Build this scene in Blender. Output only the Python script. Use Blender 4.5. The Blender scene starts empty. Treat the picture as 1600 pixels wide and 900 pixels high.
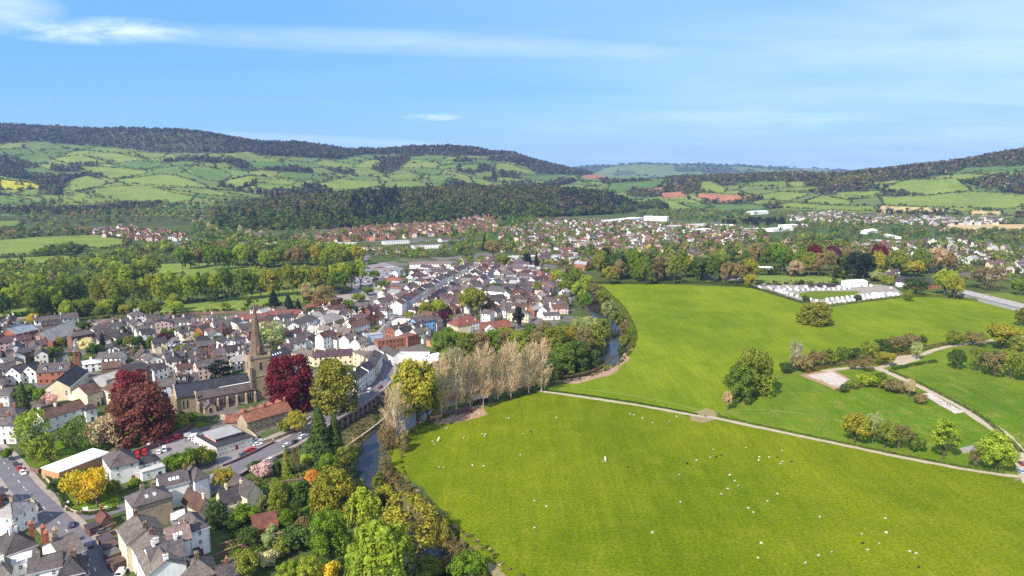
import bpy, math, random
import numpy as np
from mathutils import Vector
SC = bpy.context.scene
COL = SC.collection
RNG = random.Random(7)
NR = np.random.default_rng(11)

# ------------------------------------------------------------------ camera, light, exposure
FPX, CAMH, HOR = 1067.0, 120.0, 275.0          # focal length (photo pixels), height above the valley, eye level row
PITCH = math.atan((450 - HOR) / FPX)
CP, SP = math.cos(PITCH), math.sin(PITCH)
cam = bpy.data.cameras.new('camera')
cam.sensor_width = 36.0
cam.lens = 36.0 * FPX / 1600.0
cam.clip_start, cam.clip_end = 1.0, 60000.0
camo = bpy.data.objects.new('camera', cam)
COL.objects.link(camo)
camo.location = (0, 0, CAMH)
camo.rotation_euler = (math.pi / 2 - PITCH, 0, 0)
SC.camera = camo

SUN_AZ, SUN_EL = math.radians(54), math.radians(40)   # direction the light travels (from +X towards +Y), height
SUN_STRENGTH, SKY_STRENGTH = 4.2, 0.102
sun = bpy.data.lights.new('sun', 'SUN')
sun.energy, sun.angle, sun.color = SUN_STRENGTH, math.radians(0.6), (1.0, 0.93, 0.82)
suno = bpy.data.objects.new('sun', sun)
COL.objects.link(suno)
ldir = Vector((math.cos(SUN_AZ) * math.cos(SUN_EL), math.sin(SUN_AZ) * math.cos(SUN_EL), -math.sin(SUN_EL)))
suno.rotation_euler = ldir.to_track_quat('-Z', 'Y').to_euler()
suno.location = (-200, -100, 400)

SC.view_settings.view_transform = 'Standard'
SC.view_settings.look = 'None'
SC.view_settings.exposure = 1.02
SC.view_settings.gamma = 1.0
SC.cycles.max_bounces = 6
SC.cycles.diffuse_bounces = 4
SC.cycles.glossy_bounces = 2
SC.cycles.transmission_bounces = 2
SC.cycles.transparent_max_bounces = 4
SC.cycles.volume_bounces = 1
SC.cycles.use_denoising = False

world = bpy.data.worlds.new('World')
SC.world = world
world.use_nodes = True
HAZE_DENSITY = 5.0e-5


class NT:
    """small helper for node trees"""
    def __init__(s, tree):
        s.t = tree
        s.t.nodes.clear()

    def n(s, typ, **kw):
        nd = s.t.nodes.new(typ)
        for k, v in kw.items():
            if k == 'inp':
                for i, x in v.items():
                    if hasattr(x, 'outputs'):
                        x = x.outputs[0]
                    if isinstance(x, bpy.types.NodeSocket):
                        s.t.links.new(x, nd.inputs[i])
                    else:
                        nd.inputs[i].default_value = x
            else:
                setattr(nd, k, v)
        return nd

    def math(s, op, a, b=0.0, clamp=False):
        return s.n('ShaderNodeMath', operation=op, use_clamp=clamp, inp={0: a, 1: b}).outputs[0]

    def mix(s, f, a, b, blend='MIX'):
        nd = s.n('ShaderNodeMix', data_type='RGBA', blend_type=blend)
        for i, x in ((0, f), (6, a), (7, b)):
            if hasattr(x, 'outputs'):
                x = x.outputs[0]
            if isinstance(x, bpy.types.NodeSocket):
                s.t.links.new(x, nd.inputs[i])
            else:
                nd.inputs[i].default_value = x if i == 0 or len(x) == 4 else (*x, 1)
        return nd.outputs[2]

    def noise(s, scale, detail=3.0, rough=0.55, vec=None, dist=0.0):
        nd = s.n('ShaderNodeTexNoise', inp={'Scale': scale, 'Detail': detail, 'Roughness': rough, 'Distortion': dist})
        if vec is not None:
            s.t.links.new(vec, nd.inputs['Vector'])
        return nd.outputs[0]

    def ramp(s, f, stops):
        nd = s.n('ShaderNodeValToRGB')
        s.t.links.new(f, nd.inputs[0])
        cr = nd.color_ramp
        while len(cr.elements) < len(stops):
            cr.elements.new(0.5)
        for e, (p, c) in zip(cr.elements, stops):
            e.position = p
            e.color = (*c, 1) if len(c) == 3 else c
        return nd.outputs[0]

    def rng(s, v, a, b, c, d):
        return s.n('ShaderNodeMapRange', inp={0: v, 1: a, 2: b, 3: c, 4: d}).outputs[0]

    def scaled(s, vec, sc):
        return s.n('ShaderNodeVectorMath', operation='MULTIPLY', inp={0: vec, 1: sc}).outputs[0]


def build_world():
    t = NT(world.node_tree)
    sky = t.n('ShaderNodeTexSky', sky_type='NISHITA', sun_disc=False, sun_elevation=SUN_EL,
              sun_rotation=math.radians(270) - SUN_AZ, altitude=100.0, air_density=1.0, dust_density=0.35, ozone_density=2.5)
    g = t.n('ShaderNodeTexCoord').outputs['Generated']
    sep = t.n('ShaderNodeSeparateXYZ', inp={0: g})
    x, y, z = sep.outputs
    ysafe = t.math('MAXIMUM', y, 0.05)
    az = t.math('DIVIDE', x, ysafe)          # tan of azimuth
    el = t.math('DIVIDE', z, ysafe)          # tan of elevation along the view
    # a thin cloud layer: project direction on a plane overhead
    zz = t.math('MAXIMUM', t.math('ADD', z, 0.06), 0.03)
    cu = t.n('ShaderNodeCombineXYZ', inp={0: t.math('DIVIDE', x, zz), 1: t.math('DIVIDE', y, zz), 2: 0.0})
    n1 = t.noise(1.0, 3.0, 0.5, t.scaled(cu.outputs[0], (0.20, 0.42, 1.0)), 0.5)
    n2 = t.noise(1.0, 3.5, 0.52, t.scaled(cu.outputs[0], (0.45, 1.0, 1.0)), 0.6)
    # thin high cirrus, thicker to the right; the unseen part overhead and behind is added as fill light
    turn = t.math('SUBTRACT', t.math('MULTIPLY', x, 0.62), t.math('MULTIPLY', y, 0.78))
    fill_veil = t.math('MULTIPLY', t.rng(n1, 0.30, 0.66, 0.30, 1.0), t.rng(turn, -0.95, 0.25, 0.06, 1.0))
    fill_veil = t.math('MULTIPLY', fill_veil, t.rng(z, 0.02, 0.55, 0.62, 1.0))
    cv = t.n('ShaderNodeCombineXYZ', inp={0: az, 1: el, 2: 0.0}).outputs[0]
    wisp = t.noise(1.0, 7.0, 0.66, t.scaled(cv, (5.0, 26.0, 1.0)), 0.4)

    def blob(cx, cy, rx, ry, slope=0.0):
        dx = t.math('SUBTRACT', az, cx)
        dy = t.math('SUBTRACT', t.math('SUBTRACT', el, cy), t.math('MULTIPLY', dx, slope))
        d = t.math('ADD', t.math('POWER', t.math('ABSOLUTE', t.math('DIVIDE', dx, rx)), 2.0),
                   t.math('POWER', t.math('ABSOLUTE', t.math('DIVIDE', dy, ry)), 2.0))
        return t.rng(d, 0.0, 1.0, 1.0, 0.0)
    w = t.rng(wisp, 0.40, 0.62, 0.0, 1.0)
    w2 = t.rng(wisp, 0.30, 0.75, 0.3, 1.0)
    c = t.math('MULTIPLY', blob(-0.74, 0.225, 0.13, 0.034), t.math('MULTIPLY', w2, 0.58))
    c = t.math('ADD', c, t.math('MULTIPLY', blob(-0.57, 0.200, 0.15, 0.021), t.math('MULTIPLY', w, 0.58)))
    c = t.math('ADD', c, t.math('MULTIPLY', blob(-0.18, 0.186, 0.46, 0.020, -0.035), t.math('MULTIPLY', w2, 0.27)))
    c = t.math('ADD', c, t.math('MULTIPLY', blob(-0.115, 0.083, 0.045, 0.006), t.math('MULTIPLY', w, 0.5)))
    c = t.math('ADD', c, t.math('MULTIPLY', blob(-0.25, 0.05, 0.25, 0.008, -0.05), t.math('MULTIPLY', w2, 0.3)))
    c = t.math('ADD', c, t.math('MULTIPLY', fill_veil, t.rng(n2, 0.28, 0.70, 0.30, 0.95)))
    c = t.math('ADD', c, t.math('MULTIPLY', blob(0.60, 0.17, 0.55, 0.085, 0.03), t.math('MULTIPLY', w2, 0.17)))
    c = t.math('ADD', c, t.math('MULTIPLY', blob(0.30, 0.075, 0.30, 0.022, 0.02), t.math('MULTIPLY', w, 0.16)))
    c = t.math('MINIMUM', c, 0.9)
    # the clear azure of a spring day, a little deeper than the model's dusty horizon, all the way round
    azure = t.ramp(t.rng(z, -0.05, 1.0, 0.0, 1.0), [(0.0, (0.048, 0.240, 0.46)), (0.22, (0.040, 0.212, 0.46)), (1.0, (0.06, 0.18, 0.40))])
    azure = t.mix(1.0, azure, (10.0, 10.0, 10.0), 'MULTIPLY')
    tint = t.mix(0.75, sky.outputs[0], azure)
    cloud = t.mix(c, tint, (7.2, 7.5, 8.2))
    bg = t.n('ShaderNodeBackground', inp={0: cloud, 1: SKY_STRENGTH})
    out = t.n('ShaderNodeOutputWorld')
    t.t.links.new(bg.outputs[0], out.inputs[0])


build_world()


# ------------------------------------------------------------------ where things stand
def P(px, py, z=0.0):
    """the point of the plane at height z that the photograph shows at (px, py)"""
    u = (450 - py) / FPX
    dx, dy, dz = (px - 800) / FPX, CP + u * SP, -SP + u * CP
    t = (z - CAMH) / dz
    return dx * t, dy * t


def proj(x, y, z):
    x, y, z = np.asarray(x, float), np.asarray(y, float), np.asarray(z, float)
    d = y * CP - (z - CAMH) * SP
    d = np.where(d < 1, 1, d)
    return 800 + FPX * x / d, 450 - FPX * (y * SP + (z - CAMH) * CP) / d


def depth_of(x, y, z=0.0):
    return y * CP - (z - CAMH) * SP


def inpoly(px, py, poly):
    px, py = np.asarray(px, float), np.asarray(py, float)
    r = np.zeros(px.shape, bool)
    n = len(poly)
    for i in range(n):
        x1, y1 = poly[i]
        x2, y2 = poly[(i + 1) % n]
        c = (y1 > py) != (y2 > py)
        xi = (x2 - x1) * (py - y1) / ((y2 - y1) if y2 != y1 else 1e-9) + x1
        r ^= c & (px < xi)
    return r


def seg_dist(x, y, pts):
    x, y = np.asarray(x, float), np.asarray(y, float)
    best = np.full(x.shape, 1e9)
    for (x1, y1), (x2, y2) in zip(pts[:-1], pts[1:]):
        vx, vy = x2 - x1, y2 - y1
        t = np.clip(((x - x1) * vx + (y - y1) * vy) / (vx * vx + vy * vy + 1e-9), 0, 1)
        best = np.minimum(best, np.hypot(x - x1 - t * vx, y - y1 - t * vy))
    return best


def smooth(t):
    t = np.clip(t, 0, 1)
    return t * t * (3 - 2 * t)


def vnoise(x, y, s, seed=0):
    """cheap value noise, numpy"""
    x, y = np.asarray(x, float) / s, np.asarray(y, float) / s
    xi, yi = np.floor(x).astype(np.int64), np.floor(y).astype(np.int64)
    fx, fy = smooth(x - xi), smooth(y - yi)

    def h(a, b):
        v = np.sin(a * 127.1 + b * 311.7 + seed * 74.7) * 43758.5453
        return v - np.floor(v)
    return (h(xi, yi) * (1 - fx) + h(xi + 1, yi) * fx) * (1 - fy) + (h(xi, yi + 1) * (1 - fx) + h(xi + 1, yi + 1) * fx) * fy


RIVER_PX = [(742, 925), (690, 872), (640, 832), (590, 778), (573, 730), (584, 695), (608, 664), (655, 630), (740, 606), (830, 592), (890, 582),
            (935, 564), (957, 540), (958, 518), (944, 492), (928, 470), (908, 444), (884, 418)]
RIVER = [P(*q) for q in RIVER_PX]
RIVER = [(RIVER[0][0] + 18, RIVER[0][1] - 40)] + RIVER
LOWBANK = [P(*q) for q in [(488, 684), (510, 662), (538, 646), (566, 629), (588, 614), (603, 606), (640, 630), (608, 668), (584, 700), (566, 735), (535, 735), (510, 722)]]
WATER_Z = -5.2

# hills: (base depth by column, ridge depth, skyline row by column, height of the trees on it)
HILLS = [
    # long wooded range to the west
    dict(base=[(-700, 1900), (0, 2000), (300, 2050), (500, 2250), (700, 2500), (900, 3000), (1000, 3300)], ridge=[(-700, 4300), (0, 4300), (500, 4500), (900, 5000), (1000, 5200)],
         sky=[(-700, 200), (-200, 190), (0, 196), (100, 202), (200, 207), (270, 209), (300, 210), (350, 217), (400, 224), (470, 227), (540, 237), (600, 236), (640, 232),
              (745, 232), (765, 237), (800, 240), (830, 249), (870, 259), (905, 266), (950, 275), (1000, 285)], tree=10, pw=0.8),
    # the wooded hill behind the town
    dict(base=[(330, 1500), (450, 1500), (600, 1560), (760, 1800), (850, 1950), (960, 2150), (1040, 2200)], ridge=[(330, 1900), (600, 2150), (900, 2500), (1040, 2600)],
         sky=[(330, 330), (380, 318), (420, 310), (450, 306), (500, 302), (560, 298), (620, 295), (700, 292), (800, 290), (850, 291), (900, 297), (940, 300), (970, 308), (1000, 322), (1040, 334)], tree=13, pw=0.7),
    # far blue hills
    dict(base=[(0, 6500), (1600, 6500)], ridge=[(0, 9500), (1600, 9500)],
         sky=[(0, 262), (700, 262), (890, 262), (950, 258), (1000, 255), (1050, 257), (1100, 256), (1160, 258), (1200, 261), (1260, 263), (1330, 267), (1600, 262), (2300, 255)], tree=0, pw=1.0),
    # low rolling ground between them
    dict(base=[(820, 2500), (1300, 2300)], ridge=[(820, 3700), (1300, 3700)],
         sky=[(780, 330), (860, 285), (900, 281), (950, 283), (1000, 280), (1040, 277), (1090, 276), (1130, 275), (1200, 272), (1270, 272), (1340, 274), (1400, 290), (1500, 330)], tree=6, pw=0.9),
    # the eastern hill
    dict(base=[(1050, 2500), (1200, 2350), (1400, 2150), (1600, 1900), (2300, 1700)], ridge=[(1050, 3400), (1300, 3200), (1600, 2900), (2300, 2700)],
         sky=[(1000, 320), (1080, 282), (1130, 274), (1200, 271), (1250, 271), (1330, 268), (1360, 265), (1440, 256), (1500, 249), (1550, 240), (1600, 232), (1800, 215), (2300, 230)], tree=11, pw=0.85),
]


def height(x, y):
    x, y = np.asarray(x, float), np.asarray(y, float)
    u = 800 + FPX * x / (np.maximum(y, 1) * CP)
    h = np.zeros(x.shape)
    for L in HILLS:
        yb = np.interp(u, *zip(*L['base']))
        yr = np.interp(u, *zip(*L['ridge']))
        sk = np.interp(u, *zip(*L['sky']))
        up = (450 - sk) / FPX
        zr = np.maximum(CAMH + yr * (-SP + up * CP) / (CP + up * SP) - L['tree'], 0)
        t = (y - yb) / (yr - yb)
        rise = smooth(np.clip(t, 0, 1)) ** L['pw']
        fall = 1 - 0.55 * smooth((y - yr) / (0.9 * (yr - yb)))
        hl = zr * np.where(t < 1, rise, fall)
        wob = (vnoise(x, y, 420, 3) - 0.5) * 0.22 * zr * np.clip(t * 3, 0, 1) * np.clip((1 - t) * 4, 0, 1)
        hl = hl + wob
        # soft maximum
        k = 10.0
        m = np.maximum(h, hl)
        h = m + np.where((h > 1) & (hl > 1), k * np.exp(-np.abs(h - hl) / k) * 0.3, 0)
    h = np.where(h < 0.3, 0, h)
    near = y < 1400
    if near.any():
        d = seg_dist(x[near], y[near], RIVER)
        c = -6.4 * (1 - smooth((d - 7.5) / 7.5))
        lb = inpoly(x[near], y[near], LOWBANK)
        c = np.where(lb, np.minimum(c, -4.7), c)
        hn = h[near]
        h[near] = hn + c
    return h


def HT(x, y):
    return float(height(np.array([x]), np.array([y]))[0])


def PR(px, py, extra=0.0):
    """the point of the terrain seen at (px, py)"""
    u = (450 - py) / FPX
    dx, dy, dz = (px - 800) / FPX, CP + u * SP, -SP + u * CP
    Y = np.geomspace(100, 13000, 1600)
    t = Y / dy
    hh = height(dx * t, Y) + extra
    below = np.nonzero(CAMH + dz * t < hh)[0]
    i = below[0] if len(below) else len(Y) - 1
    return dx * t[i], Y[i], hh[i] - extra


# ------------------------------------------------------------------ materials
def new_mat(name):
    m = bpy.data.materials.new(name)
    m.use_nodes = True
    return m, NT(m.node_tree)


def finish(t, color, rough=0.85, bump=None, bstr=0.3, bdist=0.1, spec=0.3, metallic=0.0):
    b = t.n('ShaderNodeBsdfPrincipled', inp={'Base Color': color, 'Roughness': rough, 'Metallic': metallic, 'Specular IOR Level': spec})
    if bump is not None:
        bp = t.n('ShaderNodeBump', inp={'Strength': bstr, 'Distance': bdist, 'Height': bump})
        t.t.links.new(bp.outputs[0], b.inputs['Normal'])
    o = t.n('ShaderNodeOutputMaterial')
    t.t.links.new(b.outputs[0], o.inputs[0])


def objcol(t):
    return t.n('ShaderNodeObjectInfo').outputs['Color']


def pos(t):
    return t.n('ShaderNodeNewGeometry').outputs['Position']


M = {}


def mk_materials():
    # leaves: object colour x per-leaf tone
    m, t = new_mat('leaves')
    at = t.n('ShaderNodeAttribute', attribute_name='col').outputs[0]
    nz = t.noise(0.22, 2.0, 0.5, pos(t))
    c = t.mix(1.0, objcol(t), at, 'MULTIPLY')
    c = t.mix(1.0, c, t.ramp(nz, [(0.3, (0.82, 0.86, 0.8)), (0.7, (1.18, 1.12, 1.1))]), 'MULTIPLY')
    d = t.n('ShaderNodeBsdfDiffuse', inp={0: c})
    tr = t.n('ShaderNodeBsdfTranslucent', inp={0: c})
    mx = t.n('ShaderNodeMixShader', inp={0: 0.45, 1: d.outputs[0], 2: tr.outputs[0]})
    o = t.n('ShaderNodeOutputMaterial')
    t.t.links.new(mx.outputs[0], o.inputs[0])
    M['leaves'] = m
    m, t = new_mat('bark')
    finish(t, t.mix(1.0, objcol(t), t.ramp(t.noise(1.5, 3.0, 0.6, pos(t)), [(0.3, (0.6, 0.6, 0.6)), (0.7, (1.2, 1.2, 1.2))]), 'MULTIPLY'), 0.95)
    M['bark'] = m
    # rendered / brick / stone walls
    m, t = new_mat('wall_finish')
    p = pos(t)
    big = t.noise(0.35, 3.0, 0.6, p)
    streak = t.noise(1.0, 3.0, 0.6, t.scaled(p, (1.3, 1.3, 0.25)))
    fine = t.noise(5.0, 2.0, 0.6, p)
    c = t.mix(1.0, objcol(t), t.ramp(big, [(0.25, (0.88, 0.87, 0.85)), (0.75, (1.04, 1.04, 1.04))]), 'MULTIPLY')
    c = t.mix(1.0, c, t.ramp(streak, [(0.3, (0.86, 0.85, 0.83)), (0.6, (1.03, 1.03, 1.03))]), 'MULTIPLY')
    c = t.mix(1.0, c, t.ramp(fine, [(0.3, (0.9, 0.9, 0.9)), (0.7, (1.05, 1.05, 1.05))]), 'MULTIPLY')
    finish(t, c, 0.9, fine, 0.15, 0.05, 0.12)
    M['wall'] = m
    # coursed stone or brick: stronger mottling
    m, t = new_mat('masonry')
    p = pos(t)
    v = t.n('ShaderNodeTexVoronoi', inp={'Vector': t.scaled(p, (1.1, 1.1, 2.4)), 'Scale': 1.0})
    c = t.mix(1.0, objcol(t), t.ramp(v.outputs['Color'], [(0.0, (0.68, 0.68, 0.70)), (1.0, (1.25, 1.22, 1.15))]), 'MULTIPLY')
    c = t.mix(1.0, c, t.ramp(t.noise(0.25, 4.0, 0.6, p), [(0.25, (0.72, 0.71, 0.72)), (0.75, (1.15, 1.15, 1.13))]), 'MULTIPLY')
    finish(t, c, 0.95, v.outputs['Distance'], 0.35, 0.10, 0.12)
    M['masonry'] = m
    # slates and tiles
    m, t = new_mat('roof_tiles')
    p = pos(t)
    v = t.n('ShaderNodeTexVoronoi', inp={'Vector': t.scaled(p, (2.2, 2.2, 3.6)), 'Scale': 1.0})
    c = t.mix(1.0, objcol(t), t.ramp(v.outputs['Color'], [(0.0, (0.62, 0.62, 0.63)), (1.0, (1.38, 1.33, 1.28))]), 'MULTIPLY')
    c = t.mix(1.0, c, t.ramp(t.noise(0.3, 4.0, 0.65, p), [(0.25, (0.66, 0.65, 0.65)), (0.75, (1.40, 1.35, 1.22))]), 'MULTIPLY')
    wv = t.n('ShaderNodeTexWave', wave_type='BANDS', bands_direction='Z', inp={'Vector': p, 'Scale': 0.9, 'Distortion': 0.6})
    c = t.mix(0.35, c, t.mix(1.0, c, t.ramp(wv.outputs[0], [(0.2, (0.75, 0.75, 0.75)), (0.8, (1.1, 1.1, 1.1))]), 'MULTIPLY'))
    finish(t, c, 0.75, v.outputs['Distance'], 0.35, 0.06, 0.18)
    M['roof'] = m
    # flat roofs: membrane, sheeting
    m, t = new_mat('roof_sheet')
    p = pos(t)
    c = t.mix(1.0, objcol(t), t.ramp(t.noise(0.25, 5.0, 0.65, p), [(0.3, (0.78, 0.77, 0.76)), (0.65, (1.05, 1.05, 1.05))]), 'MULTIPLY')
    finish(t, c, 0.7)
    M['sheet'] = m
    # window glass, painted wood
    m, t = new_mat('glass')
    c = t.ramp(t.noise(0.4, 1.0, 0.5, pos(t)), [(0.35, (0.012, 0.014, 0.02)), (0.7, (0.05, 0.055, 0.07))])
    finish(t, c, 0.12, spec=0.5)
    M['glass'] = m
    m, t = new_mat('paint')
    finish(t, objcol(t), 0.5)
    M['paint'] = m
    m, t = new_mat('car_paint')
    b = t.n('ShaderNodeBsdfPrincipled', inp={'Base Color': objcol(t), 'Roughness': 0.28, 'Specular IOR Level': 0.5, 'Coat Weight': 0.6, 'Coat Roughness': 0.08})
    o = t.n('ShaderNodeOutputMaterial')
    t.t.links.new(b.outputs[0], o.inputs[0])
    M['car'] = m
    m, t = new_mat('rubber')
    finish(t, (0.015, 0.015, 0.016, 1), 0.8)
    M['rubber'] = m
    m, t = new_mat('wool')
    finish(t, t.mix(1.0, objcol(t), t.ramp(t.noise(6.0, 2.0, 0.6, pos(t)), [(0.3, (0.8, 0.8, 0.78)), (0.7, (1.1, 1.1, 1.1))]), 'MULTIPLY'), 1.0)
    M['wool'] = m
    # attribute coloured masonry for far housing
    m, t = new_mat('far_masonry')
    at = t.n('ShaderNodeAttribute', attribute_name='col').outputs[0]
    finish(t, t.mix(1.0, at, t.ramp(t.noise(0.3, 3.0, 0.6, pos(t)), [(0.3, (0.8, 0.8, 0.8)), (0.7, (1.1, 1.1, 1.1))]), 'MULTIPLY'), 0.85)
    M['far'] = m
    # ground by attribute colour
    m, t = new_mat('open_ground')
    p = pos(t)
    at = t.n('ShaderNodeAttribute', attribute_name='col').outputs[0]
    c = t.mix(1.0, at, t.ramp(t.noise(0.16, 6.0, 0.68, p), [(0.3, (0.62, 0.64, 0.6)), (0.7, (1.3, 1.25, 1.25))]), 'MULTIPLY')
    c = t.mix(1.0, c, t.ramp(t.noise(0.012, 3.0, 0.6, p), [(0.3, (0.82, 0.85, 0.8)), (0.7, (1.15, 1.12, 1.1))]), 'MULTIPLY')
    finish(t, c, 1.0, spec=0.05)
    M['ground'] = m

    def grass(name, a, b, dry, wear=0.5):
        m, t = new_mat(name)
        p = pos(t)
        fine = t.noise(0.9, 5.0, 0.8, p)
        mid = t.noise(0.10, 4.0, 0.62, p)
        big = t.noise(0.011, 3.0, 0.6, p, 0.5)
        lines = t.noise(1.0, 2.0, 0.5, t.scaled(p, (0.33, 0.018, 1.0)))
        c = t.mix(t.rng(big, 0.36, 0.64, 0.0, 1.0), a, b)
        c = t.mix(t.math('MULTIPLY', t.rng(mid, 0.48, 0.72, 0.0, 1.0), wear), c, dry)
        c = t.mix(1.0, c, t.ramp(fine, [(0.34, (0.52, 0.58, 0.5)), (0.66, (1.36, 1.32, 1.4))]), 'MULTIPLY')
        c = t.mix(t.math('MULTIPLY', t.rng(t.noise(0.045, 6.0, 0.7, p, 1.2), 0.55, 0.70, 0.0, 1.0), 0.35), c, t.mix(1.0, c, (0.62, 0.80, 0.8), 'MULTIPLY'))
        c = t.mix(1.0, c, t.ramp(t.noise(1.0, 3.0, 0.55, t.scaled(p, (0.016, 0.007, 1.0)), 1.0), [(0.32, (0.84, 0.88, 0.86)), (0.5, (1.0, 1.0, 1.0)), (0.68, (1.15, 1.10, 1.05))]), 'MULTIPLY')
        c = t.mix(1.0, c, t.ramp(lines, [(0.3, (0.90, 0.92, 0.9)), (0.7, (1.09, 1.07, 1.08))]), 'MULTIPLY')
        c = t.mix(1.0, c, t.ramp(t.noise(0.03, 5.0, 0.7, p), [(0.3, (0.86, 0.9, 0.85)), (0.7, (1.12, 1.09, 1.1))]), 'MULTIPLY')
        finish(t, c, 1.0, t.noise(1.8, 3.0, 0.7, p), 0.7, 0.4, spec=0.04)
        M[name] = m
    grass('sheep_meadow', (0.100, 0.140, 0.003), (0.148, 0.174, 0.004), (0.18, 0.185, 0.012), 0.6)
    grass('far_meadow', (0.120, 0.172, 0.006), (0.165, 0.205, 0.009), (0.20, 0.21, 0.018))
    grass('rough_meadow', (0.085, 0.150, 0.008), (0.125, 0.180, 0.012), (0.19, 0.19, 0.03), 0.8)
    grass('lawn', (0.075, 0.135, 0.008), (0.115, 0.160, 0.010), (0.16, 0.165, 0.03))

    def hard(name, a, b, sc=0.25):
        m, t = new_mat(name)
        p = pos(t)
        c = t.mix(t.rng(t.noise(sc, 5.0, 0.65, p), 0.3, 0.7, 0.0, 1.0), a, b)
        c = t.mix(1.0, c, t.ramp(t.noise(2.2, 3.0, 0.7, p), [(0.3, (0.82, 0.82, 0.82)), (0.7, (1.12, 1.12, 1.12))]), 'MULTIPLY')
        finish(t, c, 0.9, t.noise(3.0, 2.0, 0.6, p), 0.2, 0.05)
        M[name] = m
    hard('asphalt', (0.110, 0.100, 0.115), (0.160, 0.146, 0.158))
    hard('pavement', (0.24, 0.19, 0.16), (0.32, 0.27, 0.23))
    hard('yard', (0.16, 0.145, 0.145), (0.24, 0.215, 0.21))
    hard('track', (0.33, 0.265, 0.18), (0.42, 0.35, 0.25), 0.5)
    hard('trodden_earth', (0.19, 0.165, 0.06), (0.27, 0.20, 0.11), 0.4)
    hard('red_earth', (0.26, 0.13, 0.075), (0.36, 0.245, 0.16), 0.5)
    m, t = new_mat('rubble')
    p = pos(t)
    f = t.noise(1.0, 5.0, 0.7, t.scaled(p, (0.35, 0.9, 1.0)), 0.8)
    c = t.ramp(f, [(0.34, (0.24, 0.16, 0.12)), (0.45, (0.38, 0.31, 0.26)), (0.56, (0.50, 0.44, 0.39)), (0.72, (0.40, 0.35, 0.30))])
    finish(t, c, 0.95, t.noise(2.0, 3.0, 0.6, p), 0.5, 0.15)
    M['rubble'] = m
    hard('gravel', (0.22, 0.19, 0.155), (0.30, 0.265, 0.225), 0.3)
    hard('worn_grass', (0.14, 0.18, 0.025), (0.17, 0.19, 0.04), 0.2)
    hard('line_paint', (0.62, 0.62, 0.60), (0.8, 0.8, 0.78), 1.0)
    # river water
    m, t = new_mat('river_water')
    p = pos(t)
    b = t.n('ShaderNodeBsdfPrincipled', inp={'Base Color': t.mix(t.noise(0.08, 3.0, 0.6, p), (0.010, 0.010, 0.012), (0.035, 0.028, 0.030)), 'Roughness': t.rng(t.noise(0.12, 3.0, 0.6, p), 0.35, 0.65, 0.04, 0.22), 'Specular IOR Level': 0.45, 'IOR': 1.33})
    bp = t.n('ShaderNodeBump', inp={'Strength': 0.25, 'Distance': 0.25, 'Height': t.noise(0.55, 4.0, 0.65, p)})
    t.t.links.new(bp.outputs[0], b.inputs['Normal'])
    o = t.n('ShaderNodeOutputMaterial')
    t.t.links.new(b.outputs[0], o.inputs[0])
    M['water'] = m


mk_materials()


# ------------------------------------------------------------------ mesh helpers
class MB:
    def __init__(s):
        s.v, s.f, s.m = [], [], []

    def face(s, pts, m=0):
        i = len(s.v)
        s.v += [tuple(p) for p in pts]
        s.f.append(tuple(range(i, i + len(pts))))
        s.m.append(m)

    def box(s, x0, y0, z0, x1, y1, z1, m=0, bottom=False):
        i = len(s.v)
        s.v += [(x0, y0, z0), (x1, y0, z0), (x1, y1, z0), (x0, y1, z0), (x0, y0, z1), (x1, y0, z1), (x1, y1, z1), (x0, y1, z1)]
        fs = [(0, 1, 5, 4), (1, 2, 6, 5), (2, 3, 7, 6), (3, 0, 4, 7), (4, 5, 6, 7)] + ([(3, 2, 1, 0)] if bottom else [])
        s.f += [tuple(i + k for k in f) for f in fs]
        s.m += [m] * len(fs)

    def slab(s, poly, t, m=0):
        """polygon with thickness t downwards"""
        n = len(poly)
        i = len(s.v)
        s.v += [tuple(p) for p in poly] + [(p[0], p[1], p[2] - t) for p in poly]
        s.f.append(tuple(range(i, i + n)))
        s.f.append(tuple(range(i + 2 * n - 1, i + n - 1, -1)))
        for k in range(n):
            j = (k + 1) % n
            s.f.append((i + k, i + n + k, i + n + j, i + j))
        s.m += [m] * (n + 2)

    def tube(s, a, b, ra, rb, n=6, m=0, cap=True):
        a, b = Vector(a), Vector(b)
        d = (b - a).normalized()
        q = d.orthogonal().normalized()
        r = d.cross(q)
        i = len(s.v)
        for c, rad in ((a, ra), (b, rb)):
            for k in range(n):
                w = 2 * math.pi * k / n
                s.v.append(tuple(c + (q * math.cos(w) + r * math.sin(w)) * rad))
        for k in range(n):
            j = (k + 1) % n
            s.f.append((i + k, i + j, i + n + j, i + n + k))
            s.m.append(m)
        if cap:
            s.f.append(tuple(i + n + k for k in range(n)))
            s.m.append(m)

    def mesh(s, name, mats, smooth=False):
        me = bpy.data.meshes.new(name)
        me.from_pydata(s.v, [], s.f)
        for m in (mats if isinstance(mats, (list, tuple)) else [mats]):
            me.materials.append(M[m] if isinstance(m, str) else m)
        if any(s.m):
            me.polygons.foreach_set('material_index', s.m)
        if smooth:
            me.polygons.foreach_set('use_smooth', [True] * len(me.polygons))
        me.update()
        return me


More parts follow.
